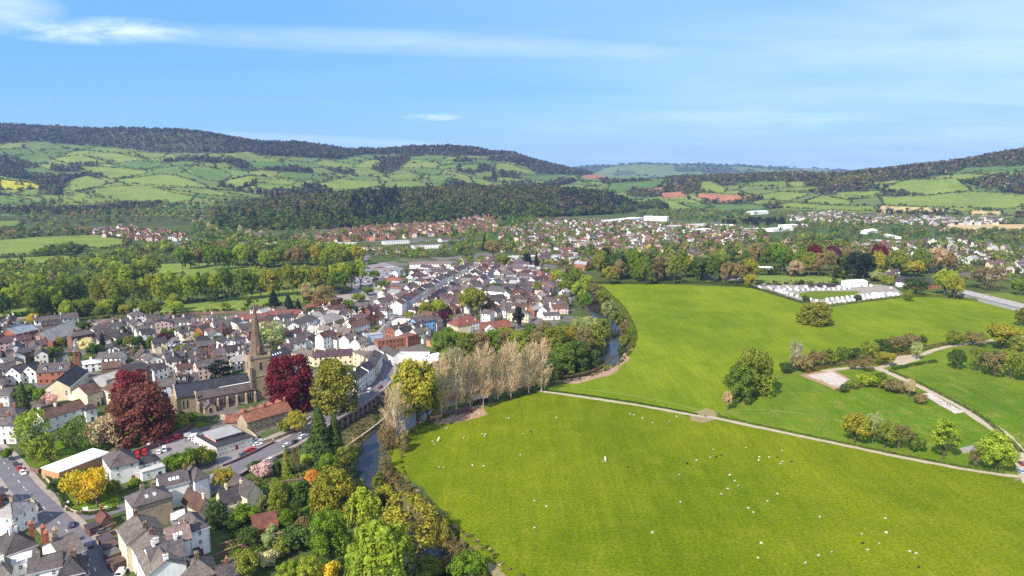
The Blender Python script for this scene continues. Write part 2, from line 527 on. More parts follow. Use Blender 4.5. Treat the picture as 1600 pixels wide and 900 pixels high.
def np_mesh(name, V, F, col, mat, smooth=False):
    """V (n,3), F (m,k) index array, col (n,3)"""
    me = bpy.data.meshes.new(name)
    n, (m, k) = len(V), F.shape
    me.vertices.add(n)
    me.vertices.foreach_set('co', np.ascontiguousarray(V, np.float32).ravel())
    me.loops.add(m * k)
    me.loops.foreach_set('vertex_index', np.ascontiguousarray(F, np.int32).ravel())
    me.polygons.add(m)
    me.polygons.foreach_set('loop_start', np.arange(0, m * k, k, dtype=np.int32))
    if smooth:
        me.polygons.foreach_set('use_smooth', np.ones(m, bool))
    me.update(calc_edges=True)
    if col is not None:
        a = me.attributes.new('col', 'FLOAT_COLOR', 'POINT')
        c = np.ones((n, 4), np.float32)
        c[:, :3] = col
        a.data.foreach_set('color', c.ravel())
    me.materials.append(M[mat] if isinstance(mat, str) else mat)
    return me


def link(name, me, parent=None, color=None, loc=None, rotz=None, scale=None):
    o = bpy.data.objects.new(name, me)
    COL.objects.link(o)
    if parent is not None:
        o.parent = parent
    if color is not None:
        o.color = (*color[:3], 1.0)
    if loc is not None:
        o.location = loc
    if rotz is not None:
        o.rotation_euler = (0, 0, rotz)
    if scale is not None:
        o.scale = scale
    return o


def structure(name, me, color=None, parent=None):
    o = link(name, me, parent, color)
    o['kind'] = 'structure'
    return o


def stuff(name, me, label=None, parent=None):
    o = link(name, me, parent)
    o['kind'] = 'stuff'
    if label:
        o['label'] = label
    return o


THINGS = []     # (object, look, category, group, x, y)
MARKS = []      # (phrase, x, y) landmarks used in the labels


def thing(name, loc, rotz, look, cat, group=None, mark=None, scale=None, me=None, color=None, fixed=False):
    o = link(name, me, None, color, loc, rotz, scale)
    o['category'] = cat
    if group:
        o['group'] = group
    THINGS.append((o, look, cat, group, loc[0], loc[1], fixed))
    if mark:
        MARKS.append((mark, loc[0], loc[1], o.name))
    return o


def copy_tree(root, loc, rotz, look, cat, group, scale=None, color=None, paint=('body',)):
    r = root.copy()
    COL.objects.link(r)
    r.location, r.rotation_euler = loc, (0, 0, rotz)
    if scale is not None:
        r.scale = scale
    for ch in list(root.children):
        c = ch.copy()
        COL.objects.link(c)
        c.parent = r
        if color is not None and c.name.split('.')[0] in paint:
            c.color = (*color, 1)
        for g in ch.children:
            d = g.copy()
            COL.objects.link(d)
            d.parent = c
    r['category'] = cat
    if group:
        r['group'] = group
    THINGS.append((r, look, cat, group, loc[0], loc[1], False))
    return r


def srgb(h):
    h = h.lstrip('#')
    c = [int(h[i:i + 2], 16) / 255 for i in (0, 2, 4)]
    return tuple(x / 12.92 if x < 0.04045 else ((x + 0.055) / 1.055) ** 2.4 for x in c)


OCC = []        # occupied discs (x, y, r)


def free(x, y, r):
    for a, b, c in OCC:
        if (a - x) ** 2 + (b - y) ** 2 < (c + r) ** 2:
            return False
    return True


# ------------------------------------------------------------------ terrain
FIELDS = [  # (polygon in the photograph, colour) : fields on the far slopes
    ([(76, 247), (128, 243), (175, 255), (111, 258)], 'g1'), ([(130, 241), (175, 238), (229, 249), (186, 255)], 'g1'), ([(206, 237), (260, 241), (256, 247), (233, 249)], 'g2'),
    ([(175, 259), (216, 251), (267, 255), (236, 264)], 'g3'), ([(112, 260), (202, 264), (240, 268), (172, 281), (150, 272)], 'g1'), ([(30, 264), (67, 262), (101, 271), (91, 278), (44, 273)], 'g3'),
    ([(0, 281), (61, 288), (64, 296), (0, 297)], 'y'), ([(-60, 276), (0, 275), (80, 288), (64, 287), (0, 280)], 'g1'), ([(0, 305), (47, 312), (54, 321), (-80, 322), (-80, 300)], 'g3'), ([(0, 297), (62, 297), (60, 308), (0, 304)], 'g2'),
    ([(108, 281), (135, 274), (169, 285), (162, 291), (111, 301), (91, 305)], 'g1'), ([(91, 307), (142, 296), (189, 290), (236, 291), (304, 308), (294, 319), (162, 320), (95, 316)], 'g1'),
    ([(179, 281), (250, 272), (280, 276), (324, 291), (324, 296), (243, 290), (189, 287)], 'g1'), ([(280, 263), (337, 264), (364, 275), (348, 285), (324, 283), (294, 271)], 'g3'),
    ([(337, 241), (388, 237), (422, 248), (371, 248)], 'g2'), ([(351, 285), (388, 275), (469, 281), (456, 290), (398, 286), (371, 295), (348, 291)], 'g1'), ([(371, 296), (405, 288), (452, 291), (415, 301)], 'g1'),
    ([(246, 293), (327, 296), (398, 310), (337, 307)], 'g2'), ([(489, 291), (528, 280), (591, 283), (597, 291), (562, 296), (500, 296)], 'g1'), ([(472, 264), (506, 262), (526, 271), (500, 273)], 'g2'),
    ([(0, 234), (44, 232), (54, 242), (13, 244)], 'g3'), ([(61, 236), (101, 232), (108, 238), (74, 241)], 'g3'), ([(300, 257), (350, 254), (372, 262), (340, 264)], 'g2'), ([(380, 252), (440, 254), (450, 262), (400, 266)], 'g3'),
    ([(440, 268), (490, 272), (486, 282), (430, 278)], 'g3'), ([(540, 262), (575, 262), (600, 272), (560, 275)], 'g2'), ([(600, 276), (640, 270), (660, 276), (620, 284)], 'g2'), ([(400, 280), (470, 284), (520, 279), (480, 293), (440, 300), (400, 298)], 'g2'),
    ([(725, 244), (787, 242), (781, 248), (731, 250)], 'g2'), ([(687, 254), (769, 252), (769, 259), (687, 259)], 'g3'), ([(684, 260), (716, 257), (716, 264), (683, 266)], 'g2'), ([(719, 259), (750, 257), (747, 267), (719, 267)], 'g2'),
    ([(773, 256), (791, 256), (847, 272), (775, 269)], 'g1'), ([(775, 276), (828, 281), (812, 286), (775, 284)], 'g1'), ([(797, 273), (897, 273), (859, 284), (831, 283)], 'g3'), ([(740, 270), (769, 267), (769, 278), (744, 280)], 'g2'),
    ([(670, 275), (712, 273), (694, 284), (669, 283)], 'g2'), ([(640, 244), (700, 244), (690, 252), (640, 250)], 'g3'), ([(560, 243), (620, 241), (620, 247), (570, 249)], 'g3'),
    ([(908, 274), (944, 271), (962, 281), (912, 279)], 'r'), ([(955, 286), (1036, 282), (1033, 292), (1012, 296), (948, 299)], 'g3'), ([(1008, 296), (1036, 292), (1036, 300), (995, 301)], 'r'), ([(1028, 302), (1063, 299), (1075, 307), (1036, 310)], 'r'),
    ([(1089, 302), (1156, 306), (1165, 315), (1124, 317), (1089, 309)], 'r'), ([(1093, 284), (1110, 283), (1137, 298), (1128, 303), (1093, 299)], 'g1'), ([(1165, 309), (1221, 300), (1276, 302), (1230, 315)], 'g1'), ([(1253, 316), (1285, 305), (1332, 314), (1327, 322)], 'g1'),
    ([(1193, 324), (1230, 317), (1364, 323), (1372, 331), (1267, 328)], 'g1'), ([(1373, 298), (1415, 282), (1494, 279), (1517, 298), (1447, 307)], 'g1'), ([(1373, 308), (1447, 305), (1517, 300), (1600, 304), (1640, 318), (1568, 328), (1383, 322)], 'g1'),
    ([(1484, 275), (1508, 262), (1640, 258), (1640, 269), (1508, 271)], 'g3'), ([(1375, 321), (1475, 326), (1480, 334), (1370, 333)], 't'), ([(1516, 329), (1566, 330), (1566, 337), (1516, 336)], 't'), ([(1480, 351), (1640, 350), (1640, 363), (1465, 361)], 't'),
    ([(1308, 300), (1383, 298), (1364, 307), (1304, 305)], 'g1'), ([(1029, 314), (1082, 312), (1119, 325), (1045, 328)], 'g1'), ([(1267, 269), (1327, 267), (1327, 273), (1272, 275)], 'y'), ([(1060, 318), (1190, 320), (1200, 328), (1100, 330)], 'g3'),
    ([(1195, 297), (1270, 291), (1290, 298), (1220, 300)], 'g2'), ([(1160, 317), (1200, 312), (1240, 316), (1190, 322)], 'g2'),
    ([(-80, 376), (0, 375), (60, 370), (150, 367), (205, 376), (192, 391), (110, 386), (60, 396), (0, 402), (-80, 404)], 'g1'), ([(-80, 405), (0, 404), (100, 399), (125, 403), (60, 416), (-80, 420)], 'g1'),
    ([(-80, 345), (0, 345), (38, 345), (30, 356), (-80, 358)], 'g2'), ([(200, 428), (250, 412), (330, 411), (420, 418), (330, 436), (230, 436)], 'g1'), ([(210, 482), (330, 470), (420, 455), (500, 448), (520, 452), (480, 474), (380, 484), (250, 494)], 'g1'),
    ([(320, 440), (520, 430), (500, 446), (340, 462)], 'g1'), ([(-60, 494), (60, 478), (60, 490), (-60, 508)], 'g1'), ([(500, 398), (560, 399), (560, 406), (520, 405)], 'g1'), ([(650, 364), (705, 361), (710, 366), (655, 370)], 'g1'),
    ([(1160, 430), (1290, 430), (1325, 438), (1320, 444), (1180, 446)], 'g1'), ([(1510, 398), (1560, 402), (1550, 408), (1500, 406)], 'g2'),
]
FCOL = {'g1': (0.150, 0.200, 0.040), 'g2': (0.125, 0.170, 0.038), 'g3': (0.085, 0.140, 0.036), 'y': (0.34, 0.33, 0.025), 'r': (0.32, 0.135, 0.085), 't': (0.42, 0.32, 0.17)}
TOWN = [[(-60, 520), (0, 500), (250, 500), (480, 480), (560, 410), (760, 395), (900, 420), (900, 500), (690, 560), (600, 600), (520, 650), (350, 740), (220, 720), (320, 660), (250, 620), (60, 640), (0, 700), (-80, 700)],
        [(480, 350), (760, 340), (930, 340), (1180, 350), (1190, 395), (930, 410), (560, 405), (480, 375)], [(1230, 335), (1560, 338), (1560, 350), (1240, 348)], [(1390, 392), (1600, 390), (1600, 440), (1450, 425)]]


def cells(x, y, s, seed=0):
    """irregular field cells: id hash of the nearest seed and how near the border is (metres)"""
    gx, gy = np.floor(x / s), np.floor(y / (s * .7))
    d1 = np.full(x.shape, 1e9)
    d2 = np.full(x.shape, 1e9)
    idh = np.zeros(x.shape)
    for i in (-1, 0, 1):
        for j in (-1, 0, 1):
            cx, cy = gx + i, gy + j
            h = np.sin(cx * 127.1 + cy * 311.7 + seed) * 43758.5453
            h -= np.floor(h)
            g = np.sin(cx * 269.5 + cy * 183.3 + seed) * 28001.83
            g -= np.floor(g)
            d = np.hypot(x - (cx + .15 + .7 * h) * s, y - (cy + .15 + .7 * g) * s * .7)
            n = d < d1
            d2 = np.where(n, d1, np.minimum(d2, d))
            idh = np.where(n, (h * 7.13 + g * 3.7) % 1.0, idh)
            d1 = np.where(n, d, d1)
    return idh, d2 - d1


def wooded(x, y, z, px, py):
    """where the far slopes carry woods instead of fields"""
    n = vnoise(x, y, 210, 21) - .5
    west = (px < 940) & (y > 1900)
    line = np.interp(px, [-200, 0, 100, 200, 300, 400, 480, 540, 600, 660, 740, 800, 850, 900, 960], [226, 230, 232, 237, 243, 243, 250, 252, 247, 241, 243, 256, 270, 272, 276])
    w = west & ((py < line + n * 24) | inpoly(px, py, [(-80, 243), (10, 244), (70, 262), (120, 284), (90, 306), (60, 300), (70, 286), (0, 276), (-80, 272)]) | (n > .21))
    e = ~west & (n > .14)
    e |= ~west & (px > 1040) & (py < np.interp(px, [1040, 1130, 1290, 1340, 1440, 1500, 1600, 1700], [284, 290, 284, 288, 279, 268, 258, 240]) + n * 8)
    e |= ~west & inpoly(px, py, [(1500, 285), (1640, 262), (1640, 318), (1560, 300)])
    return w | e


def build_terrain():
    us = np.linspace(-560, 2160, 460)
    ys = np.concatenate([np.arange(90, 190, 12), np.arange(190, 640, 3.2), np.arange(640, 1250, 8), np.arange(1250, 2000, 18), np.arange(2000, 5400, 30), np.arange(5400, 13500, 180)])
    U, Y = np.meshgrid(us, ys)
    X = (U - 800) / FPX * CP * Y
    Z = height(X, Y)
    px, py = proj(X, Y, Z)
    n = U.size
    col = np.zeros((*U.shape, 3))
    # default covers: garden green in the valley, woodland floor on the slopes, pale pasture far away
    col[:] = (0.070, 0.095, 0.025)
    col[Z > 4] = (0.060, 0.072, 0.028)
    patch = vnoise(X, Y, 260, 5)
    far = Y > 5600
    col[far] = np.where((patch[far] > 0.42)[:, None], (0.12, 0.165, 0.05), (0.055, 0.075, 0.04))
    ci, _ = cells(X, Y, 190.0)
    slope = (Z > 3) & (Y > 1900) & (Y < 6200) & ~wooded(X, Y, Z, px, py)
    pal = np.array([(0.125, 0.170, 0.038), (0.150, 0.195, 0.042), (0.095, 0.145, 0.036), (0.110, 0.150, 0.045), (0.165, 0.190, 0.050)])
    col[slope] = pal[np.minimum((ci[slope] * 5).astype(int), 4)]
    for poly in TOWN:
        k = inpoly(px, py, poly) & (Y < 2400)
        if poly is not TOWN[0]:
            k &= vnoise(X, Y, 28, 44) > 0.52
        col[k] = (0.135, 0.120, 0.110)
    k = vnoise(X, Y, 14, 9) > 0.62
    col[k & (Z < 3) & (Y < 1900) & (px < 960)] = (0.062, 0.088, 0.026)
    for poly, c in FIELDS:
        k = inpoly(px, py, poly) & (Y < 6000)
        col[k] = FCOL[c]
    bank = (Z < -0.4)
    col[bank] = (0.095, 0.085, 0.040)
    ex = (px > np.interp(py, [440, 500, 560, 600, 625, 660, 700, 780, 900], [945, 985, 995, 900, 780, 640, 610, 690, 780])) & (Y < 700) & (Z >= -0.4)
    col[ex] = (0.12, 0.16, 0.02)
    V = np.stack([X, Y, Z], -1).reshape(-1, 3)
    col = col.reshape(-1, 3)
    r, c = U.shape
    idx = np.arange(n).reshape(r, c)
    F = np.stack([idx[:-1, :-1], idx[:-1, 1:], idx[1:, 1:], idx[1:, :-1]], -1).reshape(-1, 4)
    hill = Z.reshape(-1)[F].max(1) > 2.0
    for nm, sel in (('ground', ~hill), ('hills', hill)):
        f = F[sel]
        used, inv = np.unique(f, return_inverse=True)
        me = np_mesh(nm, V[used], inv.reshape(f.shape), col[used], 'ground', smooth=True)
        structure(nm, me)


build_terrain()


def sheet(name, pts, z, mat):
    """flat polygon on the valley floor; pts are world xy"""
    from mathutils.geometry import tessellate_polygon
    tri = tessellate_polygon([[Vector((x, y, 0)) for x, y in pts]])
    me = bpy.data.meshes.new(name)
    area = sum(pts[i][0] * pts[(i + 1) % len(pts)][1] - pts[(i + 1) % len(pts)][0] * pts[i][1] for i in range(len(pts)))
    fs = []
    for a, b, c in tri:
        (x1, y1), (x2, y2), (x3, y3) = pts[a], pts[b], pts[c]
        fs.append((a, b, c) if (x2 - x1) * (y3 - y1) - (x3 - x1) * (y2 - y1) > 0 else (a, c, b))
    me.from_pydata([(x, y, z) for x, y in pts], [], fs)
    me.materials.append(M[mat])
    return structure(name, me)


def pxs(l, z=0.0):
    return [P(a, b, z) for a, b in l]


def rough_edge(pts, amp=1.2, step=6.0):
    out = []
    for (x1, y1), (x2, y2) in zip(pts, pts[1:] + pts[:1]):
        L = math.hypot(x2 - x1, y2 - y1)
        n = max(1, int(L / step))
        for k in range(n):
            f = k / n
            a = amp if L < 400 else 0
            out.append((x1 + (x2 - x1) * f + RNG.uniform(-a, a), y1 + (y2 - y1) * f + RNG.uniform(-a, a)))
    return out


def resample(pts, step):
    out = [pts[0]]
    # Catmull-Rom through the points
    q = [pts[0]] + list(pts) + [pts[-1]]
    for i in range(1, len(q) - 2):
        p0, p1, p2, p3 = q[i - 1], q[i], q[i + 1], q[i + 2]
        n = max(1, int(math.hypot(p2[0] - p1[0], p2[1] - p1[1]) / step))
        for k in range(1, n + 1):
            t = k / n
            out.append(tuple(0.5 * ((2 * p1[j]) + (-p0[j] + p2[j]) * t + (2 * p0[j] - 5 * p1[j] + 4 * p2[j] - p3[j]) * t * t + (-p0[j] + 3 * p1[j] - 3 * p2[j] + p3[j]) * t ** 3) for j in (0, 1)))
    return out


def offset(pts, d):
    out = []
    for i, (x, y) in enumerate(pts):
        a, b = pts[max(i - 1, 0)], pts[min(i + 1, len(pts) - 1)]
        L = math.hypot(b[0] - a[0], b[1] - a[1]) or 1
        out.append((x - (b[1] - a[1]) / L * d, y + (b[0] - a[0]) / L * d))
    return out


def strip(name, pts, d0, d1, z, mat, jitter=0.0, thick=0.0, kind='structure', parent=None):
    a, b = offset(pts, d0), offset(pts, d1)
    if jitter:
        a = [(x + RNG.uniform(-jitter, jitter), y + RNG.uniform(-jitter, jitter)) for x, y in a]
        b = [(x + RNG.uniform(-jitter, jitter), y + RNG.uniform(-jitter, jitter)) for x, y in b]
    mb = MB()
    for i in range(len(pts) - 1):
        q = [(*a[i], z), (*a[i + 1], z), (*b[i + 1], z), (*b[i], z)]
        if d0 < d1:
            q.reverse()
        mb.face(q)
        if thick:
            for s in (a, b):
                mb.face([(*s[i], z), (*s[i + 1], z), (*s[i + 1], z - thick), (*s[i], z - thick)])
    o = link(name, mb.mesh(name, mat), parent)
    if parent is None:
        o['kind'] = kind
    return o


ROADS = []


def road(pts, w, mat='asphalt', name='road', pave=(), dashes=None, z=0.05, jitter=0.0):
    pts = resample(pts, 4.0 if w > 4 else 3.0)
    ROADS.append((pts, w))
    o = strip(name, pts, w / 2, -w / 2, z, mat, jitter)
    for side, width in pave:
        strip('pavement', pts, side * w / 2, side * (w / 2 + width), 0.13, 'pavement', thick=0.14)
    if dashes:
        mb = MB()
        mb.face([(-1.3, -0.09, 0), (1.3, -0.09, 0), (1.3, 0.09, 0), (-1.3, 0.09, 0)])
        me = mb.mesh('lane_marking', 'line_paint')
        acc = 0.0
        for (x1, y1), (x2, y2) in zip(pts[:-1], pts[1:]):
            acc += math.hypot(x2 - x1, y2 - y1)
            if acc >= 6.0 and dashes[0] <= y1 <= dashes[1]:
                acc = 0
                link('lane_marking', me, o, None, ((x1 + x2) / 2, (y1 + y2) / 2, z + 0.015), math.atan2(y2 - y1, x2 - x1))
    return o


def build_ground_sheets():
    near = [(608, 722), (604, 706), (612, 692), (640, 672), (690, 655), (750, 640), (800, 622), (838, 612), (1000, 635), (1110, 655), (1300, 694), (1500, 734), (1600, 748), (1760, 775), (1900, 905), (1750, 1000),
            (800, 1000), (775, 905), (735, 850), (690, 800), (676, 775), (640, 752)]
    sheet('meadow', rough_edge(pxs(near)), 0.04, 'sheep_meadow')
    far = [(855, 607), (905, 596), (950, 583), (982, 560), (990, 535), (985, 505), (965, 478), (935, 452), (928, 444), (1000, 443), (1172, 449), (1230, 466), (1290, 482), (1420, 463), (1500, 468), (1600, 484), (1850, 500), (1850, 530),
           (1600, 521), (1560, 530), (1480, 542), (1440, 552), (1360, 562), (1240, 566), (1200, 600), (1125, 648), (1000, 630), (870, 612)]
    sheet('meadow', rough_edge(pxs(far)), 0.045, 'far_meadow')
    tri = [(1125, 650), (1200, 596), (1250, 585), (1330, 580), (1370, 575), (1430, 600), (1500, 636), (1545, 664), (1585, 700), (1592, 738), (1500, 728), (1300, 688)]
    sheet('meadow', rough_edge(pxs(tri)), 0.06, 'rough_meadow')
    east = [(1380, 572), (1440, 556), (1600, 528), (1900, 560), (1900, 790), (1640, 760), (1598, 700), (1560, 664), (1500, 628), (1440, 600)]
    sheet('meadow', rough_edge(pxs(east)), 0.05, 'rough_meadow')
    sheet('lawn', rough_edge(pxs([(30, 720), (70, 690), (150, 690), (270, 650), (300, 655), (330, 662), (210, 698), (160, 702), (65, 738)]), 0.5), 0.03, 'lawn')
    sheet('lawn', rough_edge(pxs([(85, 765), (105, 740), (185, 765), (185, 796), (140, 800), (110, 795)]), 0.3), 0.03, 'lawn')
    sheet('lawn', rough_edge(pxs([(430, 800), (500, 788), (505, 815), (440, 828)]), 0.4), 0.03, 'lawn')
    # river
    pts = resample(RIVER, 5.0)
    strip('river', pts, 11.5, -11.5, WATER_Z, 'water')
    # streets
    road(pxs([(-60, 672), (-20, 700), (5, 722), (39, 764), (71, 796), (95, 820), (125, 852), (142, 878), (165, 925), (190, 980)]), 8.4, pave=[(1, 2.2), (-1, 2.4)], dashes=(150, 300))
    road(pxs([(98, 822), (130, 808), (165, 802), (200, 790)]), 6.0, z=0.055)
    main = pxs([(300, 778), (345, 748), (385, 722), (430, 702), (470, 681), (510, 656), (545, 636), (575, 616), (594, 599), (603, 582), (602, 565), (595, 550), (592, 538), (602, 520), (615, 504), (642, 481), (682, 455), (716, 432), (746, 412), (770, 398)])
    road(main, 9.0, pave=[(1, 2.0), (-1, 1.6)], dashes=(300, 460))
    road(pxs([(600, 522), (560, 512), (520, 516), (480, 520), (420, 528)]), 7.0, z=0.06)
    road(pxs([(570, 420), (572, 402), (600, 392), (560, 384), (490, 384), (420, 378), (330, 372), (280, 380), (240, 388)]), 9.0, z=0.06)
    road(pxs([(-40, 640), (0, 628), (60, 600), (100, 560), (140, 552), (200, 552), (260, 560)]), 6.0, z=0.06)
    # farm track and field path
    road(pxs([(842, 611), (900, 619), (1000, 634), (1090, 650), (1120, 654), (1200, 671), (1300, 692), (1400, 713), (1500, 732), (1560, 741), (1620, 748)]), 2.9, 'track', 'path', z=0.09, jitter=0.45)
    road(pxs([(1640, 790), (1608, 748), (1596, 716), (1572, 684), (1540, 660), (1500, 634), (1450, 609), (1405, 589), (1370, 575)]), 6.4, 'track', 'track', z=0.10, jitter=0.5)
    road(pxs([(1372, 576), (1400, 566), (1440, 554), (1480, 542), (1560, 531), (1640, 522)]), 4.2, 'track', 'track', z=0.105, jitter=0.25)
    road(pxs([(1370, 574), (1330, 575), (1285, 580)]), 4.0, 'track', 'track', z=0.11, jitter=0.3)
    sheet('gravel_yard', rough_edge(pxs([(1386, 570), (1400, 556), (1430, 554), (1440, 562), (1410, 570)]), 0.6), 0.12, 'track')
    sheet('rubble_pad', rough_edge(pxs([(1250, 586), (1302, 577), (1340, 599), (1310, 611)]), 0.8), 0.10, 'red_earth')
    sheet('concrete_pad', rough_edge(pxs([(1262, 587), (1300, 580), (1333, 598), (1308, 605)]), 0.8), 0.13, 'rubble')
    sheet('concrete_pad', rough_edge(pxs([(1440, 616), (1452, 614), (1505, 644), (1490, 646)]), 0.5), 0.11, 'rubble')
    sheet('bare_earth', rough_edge(pxs([(1078, 648), (1100, 638), (1118, 642), (1120, 655), (1100, 661), (1080, 657)]), 0.8), 0.07, 'trodden_earth')
    sheet('bare_earth', rough_edge(pxs([(668, 652), (700, 641), (756, 632), (762, 648), (720, 660), (680, 664)]), 0.9), 0.07, 'red_earth')
    sheet('bare_earth', rough_edge(pxs([(735, 890), (750, 876), (775, 884), (800, 905), (740, 925)]), 1.0), 0.07, 'trodden_earth')
    sheet('bare_earth', rough_edge(pxs([(868, 596), (930, 586), (968, 566), (975, 552), (985, 560), (955, 586), (900, 600)]), 0.8), 0.07, 'red_earth')
    sheet('gravel_patch', rough_edge(pxs([(1500, 700), (1520, 696), (1530, 704), (1505, 708)]), 0.4), 0.08, 'gravel')
    for pl, w in (([(872, 606), (930, 610), (1010, 622), (1090, 640)], 1.0), ([(1125, 645), (1190, 640), (1300, 655), (1420, 690)], .8)):
        strip('worn_track', resample(pxs(pl), 5.0), w / 2, -w / 2, 0.065, 'worn_grass', 0.35)
    # car parks and yards
    sheet('car_park', pxs([(205, 716), (306, 668), (350, 700), (338, 716), (262, 716), (232, 726)]), 0.045, 'yard')
    sheet('car_park', pxs([(336, 716), (420, 684), (446, 690), (372, 722), (345, 730)]), 0.04, 'yard')
    sheet('car_park', pxs([(232, 552), (238, 534), (300, 528), (345, 540), (400, 540), (400, 556), (300, 556)]), 0.04, 'yard')
    sheet('car_park', pxs([(548, 470), (556, 418), (600, 410), (648, 424), (622, 456)]), 0.04, 'yard')
    sheet('car_park', pxs([(525, 462), (568, 456), (580, 470), (536, 474)]), 0.05, 'gravel')
    sheet('car_park', pxs([(1098, 436), (1105, 424), (1150, 426), (1172, 434), (1150, 438)]), 0.04, 'yard')
    sheet('car_park', pxs([(1150, 437), (1155, 428), (1175, 428), (1172, 436)]), 0.045, 'gravel')
    sheet('caravan_park', pxs([(1172, 447), (1190, 443), (1300, 446), (1390, 444), (1415, 462), (1290, 479), (1230, 466)]), 0.05, 'gravel')
    sheet('lawn', rough_edge(pxs([(1232, 461), (1270, 455), (1345, 455), (1330, 464), (1280, 468)]), 0.5), 0.06, 'lawn')
    sheet('courtyard', pxs([(400, 690), (470, 660), (488, 668), (440, 694)]), 0.035, 'gravel')


build_ground_sheets()


# ------------------------------------------------------------------ trees
def unit(v):
    return v / (np.linalg.norm(v, axis=-1, keepdims=True) + 1e-9)


def cards(c, nrm, size, r, elong=1.0, up=None):
    """leaf quads: centres (n,3), facing nrm, half size array"""
    n = len(c)
    nrm = unit(nrm)
    ref = r.normal(size=(n, 3)) if up is None else np.tile(np.array(up, float), (n, 1)) + r.normal(size=(n, 3)) * 0.12
    a = unit(np.cross(nrm, ref))
    b = np.cross(nrm, a)
    s = np.asarray(size).reshape(-1, 1) * np.ones((n, 1))
    k = r.uniform(0.65, 1.0, (n, 4, 1))
    q = np.stack([c - a * s * 1.15, c - b * s * elong, c + a * s * 1.15, c + b * s * elong], 1)
    q = c[:, None] + (q - c[:, None]) * k
    return q


